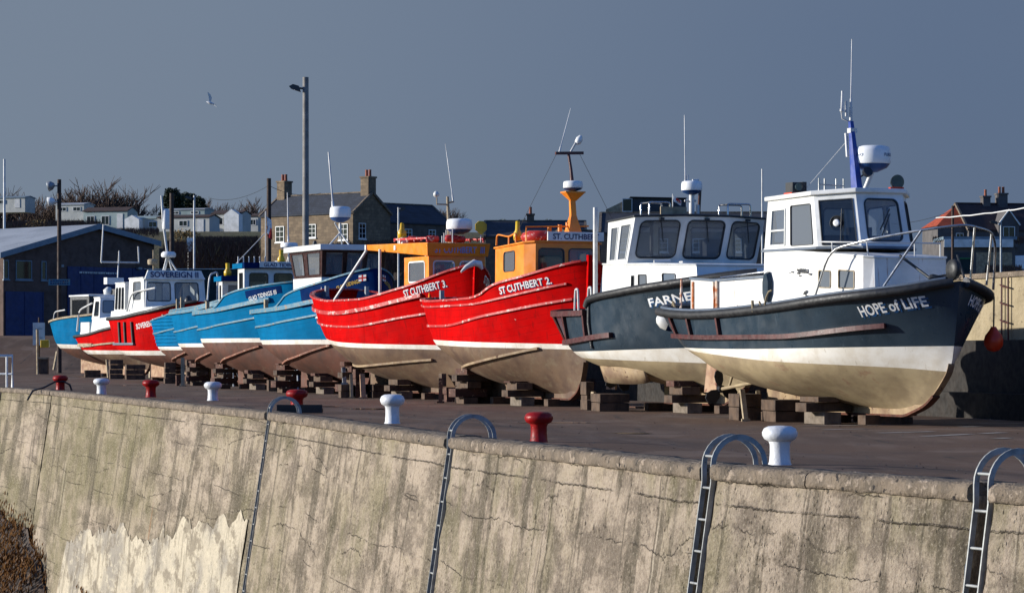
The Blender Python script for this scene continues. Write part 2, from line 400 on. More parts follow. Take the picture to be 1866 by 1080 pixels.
    def keel(s, par, m):
        mb = MB(); n = 40; x1 = s.xf(1.15) - .02; cols = []
        for i in range(n + 1):
            x = lerp(s.ks, x1, 1 - (1 - i / n) ** 1.6)
            zb = s.kb                                     # stem curve: lowest z with xf(z) >= x
            if s.xf(s.kb) < x:
                a, b = s.kb, 1.2
                for _ in range(24):
                    c = (a + b) / 2
                    if s.xf(c) < x: a = c
                    else: b = c
                zb = b
            tt = s.t(x, .5); zt = max(zb + .03, s.zk(tt) + .14)
            cols.append((x, zb, zt))
        vs = []
        for x, a, b in cols: vs += [(x, -.075, a), (x, .075, a), (x, .075, b), (x, -.075, b)]
        fs = [(0, 1, 2, 3), tuple(4 * n + k for k in (3, 2, 1, 0))]
        for i in range(n):
            for k in range(4): fs.append((4 * i + k, 4 * i + 4 + k, 4 * i + 4 + (k + 1) % 4, 4 * i + (k + 1) % 4))
        mb.add(vs, fs)
        k = mb.build('keel', m, par)
        sh = MB(); sh.rect([(x, 0, a - .012) for x, a, b in cols if a < .5], .17, .05); sh.build('keel_shoe', ['rust'], k)
        return k
    def deck(s, par, bul, mats, t0=.01, t1=.985, n=44):
        mb = MB()
        inner = []
        for side in (-1, 1):
            top, bot = [], []
            for i in range(n + 1):
                t = lerp(t0, t1, (1 - cos(pi * i / n)) / 2); zt = s.zs(t) - .01; zd = s.zs(t) - (bul(t) if callable(bul) else bul)
                a = s.pt(t, zt, side); b = s.pt(t, zd, side)
                a.y -= side * min(.07, abs(a.y) * .5); b.y = side * max(.01, min(abs(a.y), abs(b.y) - .05)); b.x = lerp(b.x, s.L * .5, .012); a.x = lerp(a.x, s.L * .5, .012)
                top.append(a); bot.append(b)
            mb.grid([top, bot], 0, True); inner.append(bot)
        mb.grid([[Vector((p.x, p.y, p.z)) for p in inner[0]], [Vector((p.x, 0, p.z + .04)) for p in inner[0]], [Vector((p.x, p.y, p.z)) for p in inner[1]]], 1, True)
        return mb.build('deck', mats, par, recalc=False)
    def letters(s, par, txt, x0, x1, z0, z1, h, mats=('whitelet',), side=-1, shadow=None, lift=.012, name='name_lettering', sh=(.03, -.03)):
        mb = MB(); vs, fs, _ = text_shape(txt)
        for (dx, dz, lf, mi) in ([(sh[0], sh[1], lift * .5, 1)] if shadow else []) + [(0, 0, lift, 0)]:
            out = []
            for a, b in vs:
                x = lerp(x0, x1, a if side < 0 else 1 - a) + dx * (1 if side < 0 else -1)
                z = lerp(z0, z1, a if side < 0 else 1 - a) + b * h + dz
                t = s.t(x, z); p = s.pt(t, z, side); q = s.pt(min(1, t + .01), z, side) - s.pt(max(0, t - .01), z, side)
                nrm = Vector((q.y, -q.x, 0)).normalized() * (1 if side < 0 else -1)
                out.append(p + nrm * lf)
            mb.add(out, fs, mi)
        return mb.build(name, mats, par, recalc=False)
def rect_ring(c, nx):
    pass
def cabin(par, base, top, zb, zt, wins, wall='white', roof=None, name='wheelhouse', frame=None, roofmat='white', over=.08, rt=.06, camber=.06, interior=True, bevel=0, roofname='roof', floor=None):
    """hollow cabin of single walls. base/top: corners ccw from above, wins: {edge: [(u0,u1,v0,v1,glass,gasket,radius,gasket_w)]}"""
    n = len(base); mb = MB(); wl = []
    zb = zb if isinstance(zb, (list, tuple)) else [zb] * n; zt = zt if isinstance(zt, (list, tuple)) else [zt] * n
    for i in range(n):
        j = (i + 1) % n
        A = Vector((*base[i], zb[i])); B = Vector((*base[j], zb[j])); C = Vector((*top[j], zt[j])); D = Vector((*top[i], zt[i]))
        P = lambda u, v, A=A, B=B, C=C, D=D: (A * (1 - u) + B * u) * (1 - v) + (D * (1 - u) + C * u) * v
        N = (B - A).cross(D - A).normalized()
        ws = wins.get(i, [])
        us = sorted({0, 1} | {w[0] for w in ws} | {w[1] for w in ws}); vs_ = sorted({0, 1} | {w[2] for w in ws} | {w[3] for w in ws})
        for a in range(len(us) - 1):
            for b in range(len(vs_) - 1):
                um, vm = (us[a] + us[a + 1]) / 2, (vs_[b] + vs_[b + 1]) / 2
                if any(w[0] < um < w[1] and w[2] < vm < w[3] for w in ws): continue
                mb.add([P(us[a], vs_[b]), P(us[a + 1], vs_[b]), P(us[a + 1], vs_[b + 1]), P(us[a], vs_[b + 1])], [(0, 1, 2, 3)], 0)
        for w in ws: wl.append((P, N, w))
    if floor is not None: mb.add([(*p, floor) for p in base], [tuple(range(n))], 1)
    wo = mb.build(name, [wall, 'inside'], par, recalc=False)
    bm = bmesh.new(); bm.from_mesh(wo.data); bmesh.ops.remove_doubles(bm, verts=bm.verts, dist=.0005); bm.to_mesh(wo.data); bm.free()
    for P, N, w in wl:
        window(wo, P, N, w, frame or wall)
    if roof is not False:
        rb = MB(); c = Vector((sum(p[0] for p in top) / n, sum(p[1] for p in top) / n, 0)); o = roof or top
        E = []
        for k in range(n):
            p = Vector((*o[k], zt[k])); d = (p - Vector((c.x, c.y, zt[k]))); d.z = 0
            E.append(p + d.normalized() * over)
        mid = []
        for k in range(n): mid.append(E[k].lerp(Vector((c.x, c.y, sum(zt) / n)), .45) + Vector((0, 0, rt + camber)))
        vs = [p - Vector((0, 0, .004)) for p in E] + [p + Vector((0, 0, rt)) for p in E] + mid
        fs = [tuple(range(n - 1, -1, -1))] + [(k, (k + 1) % n, n + (k + 1) % n, n + k) for k in range(n)] + [(n + k, n + (k + 1) % n, 2 * n + (k + 1) % n, 2 * n + k) for k in range(n)] + [tuple(range(2 * n, 3 * n))]
        rb.add(vs, fs); rb.build(roofname, roofmat, par, bevel=.02)
    return wo
def window(par, P, N, w, wall, name='window'):
    u0, u1, v0, v1 = w[:4]; gl = w[4] if len(w) > 4 else 'glass'; gk = w[5] if len(w) > 5 else 'gasket'; rad = w[6] if len(w) > 6 else .1; gw = w[7] if len(w) > 7 else .03
    pu = (P(u1, v0) - P(u0, v0)).length; pv = (P(u0, v1) - P(u0, v0)).length
    K = 6; loop = []
    def Q(a, b, d): return P(lerp(u0, u1, a / pu), lerp(v0, v1, b / pv)) + N * d
    def rr(ins, r):
        r = max(.004, min(r, pu / 2 - ins - .004, pv / 2 - ins - .004)); pts = []
        for cx, cy, a0 in ((pu - ins - r, ins + r, -90), (pu - ins - r, pv - ins - r, 0), (ins + r, pv - ins - r, 90), (ins + r, ins + r, 180)):
            for k in range(K): a = radians(a0 + 90 * k / (K - 1)); pts.append((cx + r * cos(a), cy + r * sin(a)))
        return pts
    ou = [q for c in ((pu, 0), (pu, pv), (0, pv), (0, 0)) for q in [c] * K]
    a = rr(.004, rad); b = rr(.004 + gw, max(.01, rad - gw)); n = len(a)
    mb = MB()
    ring = lambda A, da, B, db, mi: mb.add([Q(*p, da) for p in A] + [Q(*p, db) for p in B], [(k, (k + 1) % n, n + (k + 1) % n, n + k) for k in range(n)], mi)
    ring(ou, .001, a, .001, 0); ring(ou, .001, ou, -.03, 0)
    ring(a, .001, a, .018, 1); ring(a, .018, b, .018, 1); ring(b, .018, b, -.03, 1)
    mb.add([Q(*p, -.012) for p in b], [tuple(range(n))], 2)
    if len(w) > 8 and w[8]:      # sliding pane bar
        for kind, f in w[8]:
            if kind == 'h': mb.bar(Q(.03, pv * f, 0), Q(pu - .03, pv * f, 0), .03, .035, 1)
            else: mb.bar(Q(pu * f, .03, 0), Q(pu * f, pv - .03, 0), .035, .03, 1, up=N)
    return mb.build(name, [wall, gk, gl], par, recalc=False)
def radar(par, c, r, h, base='radblue', stem=None, letters=True, top='white_clean'):
    m = MB(); x, y, z = c
    m.lathe([(r * .97, 0), (r, .02), (r, h * .35), (r * .985, h * .72), (r * .93, h * .92), (r * .7, h)], c, 24, 0)
    o = m.build('radar_dome', [top], par)
    b = MB(); b.lathe([(r * .3, -h * .45), (r * .8, -h * .22), (r * .95, -.005)], c, 24, 0); b.build('radar_base', [base], o)
    if stem: s = MB(); s.tube([stem, (x, y, z - h * .42)], .05, 8); s.build('radar_post', ['alu'], par)
    return o
def whip(par, a, b, r0=.02, r1=.008, m='alu', name='whip_aerial'):
    t = MB(); a = Vector(a); b = Vector(b)
    t.tube([a, a.lerp(b, .12), a.lerp(b, .121), b], [r0 * 1.5, r0 * 1.5, r0, r1], 6)
    return t.build(name, [m], par)
def buoy(name, loc, R=.2, m='orbuoy', label=None, cat='buoy', group=None, rope=.4, rot=0.0):
    t = thing(name, loc, rot, label, cat, group)
    b = MB(); b.lathe([(.03, -R * 1.15), (R * .6, -R), (R * .95, -R * .5), (R, 0), (R * .86, R * .5), (R * .5, R * .95), (.07, R * 1.2), (.05, R * 1.38)], (0, 0, 0), 18); b.build('float', [m], t)
    r = MB(); r.tube([(0, 0, R * 1.3), (.01, 0, R * 1.3 + rope)], .018, 6); r.build('rope', ['rope'], t)
    return t
def boat(label, cat, stem, psi, L, group='fishing boats laid up in a row'):
    h = Vector((cos(radians(psi)), -sin(radians(psi)))); o = Vector(stem) - h * L
    return thing('fishing_boat', (o.x, o.y, 0), -radians(psi), label, cat, group)
def handrail(par, pts, posts, r=.022, m='steel', name='handrail'):
    t = MB(); t.tube(pts, r, 8)
    for a, b in posts: t.tube([a, b], r * .9, 8)
    return t.build(name, [m], par)
def fillet(pts, n=4, k=.25):
    P = [Vector(p) for p in pts]; out = [P[0]]
    for i in range(1, len(P) - 1):
        a = P[i] + (P[i - 1] - P[i]) * k; b = P[i] + (P[i + 1] - P[i]) * k
        for j in range(n + 1): u = j / n; out.append(a * (1 - u)**2 + P[i] * 2 * u * (1 - u) + b * u**2)
    return out + [P[-1]]
# ------------------------------------------------------------------ nearest boat: navy hull, white wheelhouse
GRP = 'fishing boats laid up in a row'
def rails_on(H, par, specs):
    for (t0, t1, zf, w, h, m, nm) in specs:
        for side in (-1, 1):
            mb = MB(); mb.rect(H.path(side, t0, t1, zf, w * .4, 36), w, h, 0); mb.build(nm, [m], par)
def hope():
    B = boat('nearest navy boat with white wheelhouse, beige bottom and orange buoy at its bow', 'boat', (8.82, 54), 66, 11)
    H = Hull(11, 3.9, [(0, 2.38), (.07, 2.3), (.35, 2.17), (.6, 2.25), (.82, 2.42), (.94, 2.56), (1, 2.74)],
             [(0, 1.45), (.05, 1.15), (.2, .74), (.45, .4), (.7, .22), (1, .12)], [(0, 1.46), (.12, 1.43), (.56, 1.17), (.9, 1.03), (1, .95)], [(0, 1.48), (.5, 1.41), (1, 1.46)],
             [(.05, 1.95), (.3, 1.15), (.7, .6), (1, .34), (1.46, .22), (2.74, 0)], [(1.2, .9), (1.5, .42), (2.0, .12), (2.4, 0)], ks=3.4, bow=(1.6, 6.0, 1.0, 1.06))
    h = H.build(B, ['beige', 'band', 'navy']); H.keel(B, 'keelb'); H.deck(B, .42, ['white', 'greydeck'])
    g = MB(); g.tube(H.around(.995, lambda t: H.zs(t) - .02, .04, 50), .095, 10); g.build('gunwale_fender', ['black'], B)
    k = MB(); k.tube(H.around(.99, lambda t: H.zs(t) + .07, -.06, 50), .05, 6); k.build('gunwale', ['greydeck'], B)
    rub = lambda t: interp([(0, 1.74), (.16, 1.71), (.4, 1.66), (.64, 1.66), (.93, 1.88)], t)
    for s in (-1, 1):
        m = MB(); m.rect(H.path(s, .0, .91 if s < 0 else .78, rub, .05, 40), .12, .1); m.build('rub_rail', ['maroon'], h)
        for t in (.03, .195, .29, .42):
            a = H.path(s, t, t + .004, lambda q: rub(q) + .05, .03, 2)[1]; b = H.path(s, t, t + .004, lambda q: H.zs(q) - .1, .03, 2)[1]
            m = MB(); m.bar(a, b, .07, .1, 0, up=(0, 1, 0)); m.build('fender_strip', ['maroon'], h)
    H.letters(h, 'HOPE of LIFE', 9.55, 10.62, 2.04, 2.25, .2, ('whitelet', 'bluelet'), -1, True)
    H.letters(h, 'HOPE of LIFE', 9.75, 10.72, 2.07, 2.28, .2, ('whitelet', 'bluelet'), 1, True)
    # trunk cabin and wheelhouse
    c = cabin(B, [(5.4, -1.3), (9.0, -1.0), (9.2, -.82), (9.2, .9), (9.0, 1.05), (5.4, 1.3)], [(5.42, -1.27), (8.95, -.97), (9.1, -.8), (9.1, .88), (8.95, 1.0), (5.42, 1.27)], 1.9, [3.52, 3.26, 3.24, 3.24, 3.26, 3.52],
              {0: [(.565, .69, .52, .78, 'glassg', 'timberlt', .05, .02), (.76, .92, .52, .8, 'glassg', 'timberlt', .05, .02)]}, 'rusty_white', name='trunk_cabin', roofmat='white', over=.03, rt=.04, camber=.03, roofname='cabin_top')
    rr = random.Random(5); pc = MB()
    for k in range(26):
        x = rr.choice((rr.uniform(6.2, 7.3), rr.uniform(6.7, 7.2))); z = 3.02 + rr.gauss(0, .035) - .12 * (6.6 - x) ** 2 * (1 if x < 6.6 else 0); y = -1.3 + .083 * (x - 5.4) - .012 + .02 * (z - 1.9) / 1.6
        if k > 20: x, z = 7.0 + rr.uniform(-.05, .05), 2.55 + rr.uniform(-.08, .08); y = -1.3 + .083 * (x - 5.4) - .005
        n_ = rr.randint(4, 6); a = rr.uniform(.015, .05)
        pc.add([(x + a * 1.6 * cos(2 * pi * q / n_) * rr.uniform(.5, 1.3), y - .004, z + a * .6 * sin(2 * pi * q / n_) * rr.uniform(.6, 1.5)) for q in range(n_)], [tuple(range(n_))])
    pc.build('bare_patch', ['gasket'], c, recalc=False)
    w = cabin(B, [(5.38, -1.25), (7.4, -1.12), (8.15, -.52), (8.15, .66), (7.4, 1.22), (5.38, 1.25)], [(5.45, -1.2), (7.16, -1.08), (7.88, -.5), (7.88, .62), (7.16, 1.16), (5.45, 1.2)], [3.5] * 6, [4.56, 4.6, 4.64, 4.64, 4.6, 4.56],
              {0: [(.1, .4, .08, .82, 'glass', 'white', .02, .03, [('h', .42)]), (.5, .93, .06, .86, 'glassg', 'gasket', .05, .015)], 1: [(.1, .92, .04, .9, 'glassd', 'gasket', .02, .02)],
               2: [(.14, .88, .1, .9, 'glass', 'gasket', .14, .03)], 3: [(.12, .9, .1, .88, 'glass', 'gasket', .14, .03)], 4: [(.06, .47, .1, .9), (.53, .94, .1, .9)], 5: [(.05, .44, .08, .9), (.56, .95, .15, .9)]},
              'white', name='wheelhouse', roofmat='white', over=.09, rt=.09, camber=.03, floor=3.46)
    q = MB(); A, Bp = Vector((7.4, -1.12, 3.5)), Vector((7.88, -.5, 4.64)); ctr = (Vector((7.4, -1.12, 3.5)) + Vector((8.15, -.52, 3.5)) + Vector((7.16, -1.08, 4.6)) + Vector((7.88, -.5, 4.64))) / 4
    N = Vector((.64, -.77, 0)); R = N.to_track_quat('Z', 'Y').to_matrix()
    q.lathe([(.03, 0), (.07, .0), (.075, .02), (.03, .02)], ctr + N * .02 + Vector((0, 0, -.05)), 20, 0, R); q.lathe([(.14, 0), (.15, .012), (.16, 0)], ctr + N * .004 + Vector((0, 0, -.05)), 24, 1, R); q.build('clear_view_screen', ['whitelet', 'gasket'], w)
    for x_, y_, x2, y2 in ((8.17, -.1, 8.02, .22), (7.82, -.83, 7.68, -.72)):
        f = MB(); f.tube([(x_ + .01, y_, 3.62), (x2 + .03, y2, 4.2)], .012, 5); f.tube([(x_ - .02 + .01, y_ + .02, 3.86), (x2 + .05, y2 - .02, 4.3)], .014, 5); f.build('wiper', ['gasket'], w)
    dk = MB(); dk.box((7.1, .1, 3.62), (.7, 1.9, .3)); dk.box((6.2, .6, 3.75), (.4, .4, .5)); dk.build('console', ['darkin'], B)
    rim = MB(); rim.rect([(5.3, -1.27, 3.5), (7.4, -1.15, 3.5), (8.2, -.52, 3.5), (8.2, .66, 3.5), (7.4, 1.25, 3.5), (5.3, 1.28, 3.5)], .04, .05); rim.build('sill_rail', ['greydeck'], B)
    # engine casing aft
    e = MB()
    P = [(1.0, -.72), (3.05, -1.12), (5.1, -.85), (5.1, .95), (1.0, .95)]; Z = [3.0, 2.9, 2.95, 3.05, 3.1]
    for i in range(5):
        j = (i + 1) % 5; e.prism([(*P[i], 1.8), (*P[j], 1.8), (*P[j], Z[j]), (*P[i], Z[i])], [(P[i][0] * .97 + .09, P[i][1] * .95, 1.8), (P[j][0] * .97 + .09, P[j][1] * .95, 1.8), (P[j][0] * .97 + .09, P[j][1] * .95, Z[j]), (P[i][0] * .97 + .09, P[i][1] * .95, Z[i])], 0)
    e.build('deck_shelter', ['rusty_white'], B)
    e = MB(); e.rect([(1.0, -.73, 3.03), (3.05, -1.13, 2.93), (5.1, -.86, 2.98)], .06, .05); e.rect([(3.06, -1.15, 1.9), (3.06, -1.15, 2.92)], .05, .05, 1); e.rect([(2.9, -1.115, 1.9), (2.93, -1.115, 2.5), (2.88, -1.11, 2.9)], .1, .03, 1); e.rect([(1.25, -.8, 2.0), (1.25, -.8, 2.95)], .06, .04, 1); e.build('shelter_trim', ['greydeck', 'rustor'], B)
    e = MB(); e.box((4.1, .1, 3.0), (1.8, 1.5, .06)); e.tube([(2.2, -.6, 3.02), (2.7, -.1, 3.1), (4.8, .1, 3.2)], .03, 6, 1); e.build('shelter_cover', ['gasket', 'steel'], B)
    v = MB(); R = Matrix.Rotation(radians(90), 3, 'X') 
    oct_ = [(.16 * cos(a) * 1.0, .36 * sin(a)) for a in [radians(22.5 + 45 * k) for k in range(8)]]
    v.prism([(5.62 + a, -1.29, 2.72 + b) for a, b in oct_], [(5.62 + a * .8, -1.37, 2.72 + b * .85) for a, b in oct_]); v.build('vent_cover', ['navy'], B)
    # rails
    rail = fillet([(7.93, -1.52, 2.42), (8.4, -1.42, 3.42), (9.5, -1.15, 3.6), (10.5, -.5, 3.76), (10.9, .2, 3.86), (10.75, .9, 3.74), (10.3, 1.3, 3.5), (10.1, 1.38, 2.6)], 4, .3)
    handrail(B, rail, [((9.95, -1.18, 2.55), (10.45, -.55, 3.74)), ((10.72, .42, 2.72), (10.88, .42, 3.83)), ((10.5, .95, 2.68), (10.68, .95, 3.7))], .026, name='pulpit_rail')
    handrail(B, [(7.5, -1.14, 3.62), (8.9, -.92, 3.56), (9.0, -.6, 3.56), (9.05, .8, 3.56)], [((7.9, -1.05, 3.3), (7.9, -1.08, 3.6)), ((8.95, -.85, 3.24), (8.95, -.88, 3.56)), ((9.03, .2, 3.24), (9.03, .2, 3.56)), ((9.05, .8, 3.24), (9.05, .8, 3.56))], .016, 'alu', 'grab_rail')
    mm = MB()
    # mast, aerials, radar, lamps
    mm.prism([(7.02, -.09, 4.68), (7.24, -.07, 4.68), (7.24, .07, 4.68), (7.02, .09, 4.68)], [(6.82, -.04, 6.2), (6.9, -.04, 6.2), (6.9, .04, 6.2), (6.82, .04, 6.2)]); ms = mm.build('mast', ['mastblue'], B)
    mm = MB(); mm.tube([(6.84, -.07, 5.45), (6.78, -.07, 5.95)], .035, 6); mm.tube([(6.86, 0, 6.15), (6.86, 0, 6.5)], .04, 6); mm.tube([(6.84, -.05, 6.2), (6.84, -.2, 6.25), (6.84, -.22, 6.4)], .015, 5); mm.box((6.88, .02, 6.0), (.14, .16, .1)); mm.tube([(6.84, -.1, 6.3), (6.84, -.1, 6.62)], .03, 6); mm.build('mast_fittings', ['alu'], ms)
    whip(ms, (6.86, 0, 6.5), (6.9, 0, 7.92), .018, .009); whip(ms, (6.84, -.21, 6.4), (6.83, -.19, 6.83), .03, .022)
    st = MB(); st.tube([(6.8, 0, 5.85), (6.1, -.75, 4.7)], .006, 4); st.build('stay_wire', ['alu'], ms)
    rd = radar(B, (7.02, .42, 5.3), .39, .38, stem=(6.86, .3, 4.68))
    t = MB(); text_flat(t, 'FURUNO', (6.82, .42 - .41, 5.42), (.9, -.42, 0), (0, 0, 1), .34, .06, 0); 
    t = MB(); 
    vs, fs, _ = text_shape('FURUNO')
    for a0, a1 in ((-118, -60), (10, 68)):
        t.add([(7.02 + .394 * cos(radians(lerp(a0, a1, a))), .42 + .394 * sin(radians(lerp(a0, a1, a))), 5.45 + b * .065) for a, b in vs], fs)
    t.build('radar_lettering', ['bluelet'], rd, recalc=False)
    f = MB(); R = Matrix.Rotation(radians(90), 3, 'Y'); f.lathe([(.05, -.12), (.13, -.06), (.155, .02), (.15, .05)], (7.15, .95, 4.93), 18, 0, R); f.box((7.12, .95, 4.77), (.2, .26, .1), 1); f.build('flood_lamp', ['lens', 'orbuoy'], B)
    f = MB(); f.lathe([(.04, -.1), (.1, -.04), (.11, .05)], (7.3, .13, 5.1), 14, 0, Matrix.Rotation(radians(60), 3, 'Y')); f.tube([(7.12, .05, 5.0), (7.25, .13, 5.08)], .02, 5); f.build('horn', ['gasket'], ms)
    f = MB(); f.box((6.05, -.86, 4.82), (.3, .34, .22)); f.box((5.95, -.68, 4.83), (.3, .1, .24)); f.box((6.05, -.86, 4.69), (.34, .4, .05), 1); f.lathe([(.09, 0), (.08, .05)], (6.2, -.9, 4.83), 14, 2, Matrix.Rotation(radians(90), 3, 'Y')); f.build('signal_lamp', ['gasket', 'orbuoy', 'lens'], B)
    f = MB()
    for y in (-.62, -.48, -.2, -.02): f.tube([(6.6, y, 4.68), (6.6, y, 5.0)], .022, 6)
    f.tube([(6.6, -.62, 4.87), (6.6, -.02, 4.85)], .014, 5); f.build('roof_rail', ['steel'], B)
    f = MB(); R = Matrix.Rotation(radians(90), 3, 'X'); f.lathe([(.05, -.06), (.2, -.05), (.21, 0), (.2, .05), (.05, .06)], (10.45, .2, 2.98), 18, 0, R); f.tube([(10.3, -.2, 2.75), (10.15, -.1, 2.82), (10.0, .15, 2.8), (10.3, .3, 2.85)], .08, 8); f.box((10.3, .1, 2.66), (.4, .35, .16)); f.build('anchor_winch', ['black'], B)
    f = MB()
    for x, y in ((9.55, -1.22), (9.8, -1.02)): f.box((x, y, 2.56), (.09, .07, .12))
    f.build('deck_cleat', ['gasket'], B)
    # propeller, shaft, rudder
    f = MB(); f.tube([(1.15, 0, .5), (3.4, 0, .75)], .045, 8); f.tube([(1.5, 0, .54), (1.75, 0, .95)], .03, 6); f.build('propeller_shaft', ['beige'], B)
    f = MB(); f.lathe([(.03, -.1), (.085, -.05), (.085, .08)], (1.1, 0, .5), 12, 0, Matrix.Rotation(radians(90), 3, 'Y'))
    for k in range(3):
        a = radians(100 + 120 * k); d = Vector((0, cos(a), sin(a))); s_ = Vector((.35, -sin(a) * .94, cos(a) * .94))
        pts = [(0, .04), (.12, .13), (.26, .15), (.36, .09), (.39, 0)]
        o = [Vector((1.1, 0, .5)) + d * (.06 + r) + s_ * wd for r, wd in pts] + [Vector((1.1, 0, .5)) + d * (.06 + r) - s_ * wd for r, wd in reversed(pts[:-1])]
        f.prism([p + Vector((.012, 0, 0)) for p in o], [p - Vector((.012, 0, 0)) for p in o])
    f.build('propeller', ['darkin'], B)
    f = MB(); f.prism([(.35, -.03, .42), (.95, -.03, .42), (.95, -.03, 1.3), (.55, -.03, 1.4)], [(.35, .03, .42), (.95, .03, .42), (.95, .03, 1.3), (.55, .03, 1.4)]); f.build('rudder', ['keel'], B)
    # mooring rope loops on the gunwale and rope/rust runs
    f = MB(); f.tube([H.pt(.6, 2.3) + Vector((0, -.06 + .03 * sin(k), .1 - .22 * sin(k * .7))) + Vector((k * .07, 0, 0)) for k in range(8)], .022, 6); f.tube([H.pt(.58, 2.3) + Vector((0, -.1, .12 - k * .12)) + Vector((.02 * k, 0, 0)) for k in range(3)], .03, 6); f.build('mooring_rope', ['rope'], B)
    f = MB(); f.tube([(9.1, -.2, 3.3), (9.7, .1, 2.85), (10.1, .15, 2.8)], .03, 6); f.tube([(10.4, .5, 2.8), (9.6, .85, 3.3)], .025, 6); f.build('hose', ['gasket'], B)
    f = MB(); f.tube([(.75, -.85, 2.35), (.35, -.62, 3.02)], .028, 6); f.tube([(.55, -.95, 2.42), (.62, -.98, 2.5), (.7, -.95, 2.3)], .03, 6, 1); f.build('boat_hook', ['rustor', 'rope'], B)
    return B, H
def place(B, x, y, z): 
    return B.matrix_world @ Vector((x, y, z)) if False else Vector(B.location) + Matrix.Rotation(B.rotation_euler.z, 3, 'Z') @ Vector((x, y, z))
HB, HH = hope()
hp = HH.pt(.905, 2.45, 1)
b = buoy('buoy', place(HB, hp.x, hp.y + .16, 1.58), .2, 'orbuoy', 'orange ball buoy hanging from the shaded bow of the nearest boat', 'buoy', rope=.62)
sp = HH.pt(.012, 2.2, -1)
t = thing('fender', place(HB, sp.x - .16, sp.y - .1, 1.98), 0.0, 'white and navy fender hanging at the stern of the nearest navy boat', 'fender')
f = MB(); R_ = Matrix.Rotation(radians(-70), 3, 'Y'); f.lathe([(.03, -.1), (.12, -.07), (.2, .1), (.21, .2)], (.1, 0, 0), 14, 0, R_); f.lathe([(.21, .2), (.2, .34), (.12, .46), (.03, .5)], (.1, 0, 0), 14, 1, R_); f.build('float', ['dkblue', 'white'], t)
f = MB(); f.tube([(0, 0, .26), (.05, .02, .42), (.1, .06, .5)], .015, 5); f.build('rope', ['rope'], t)

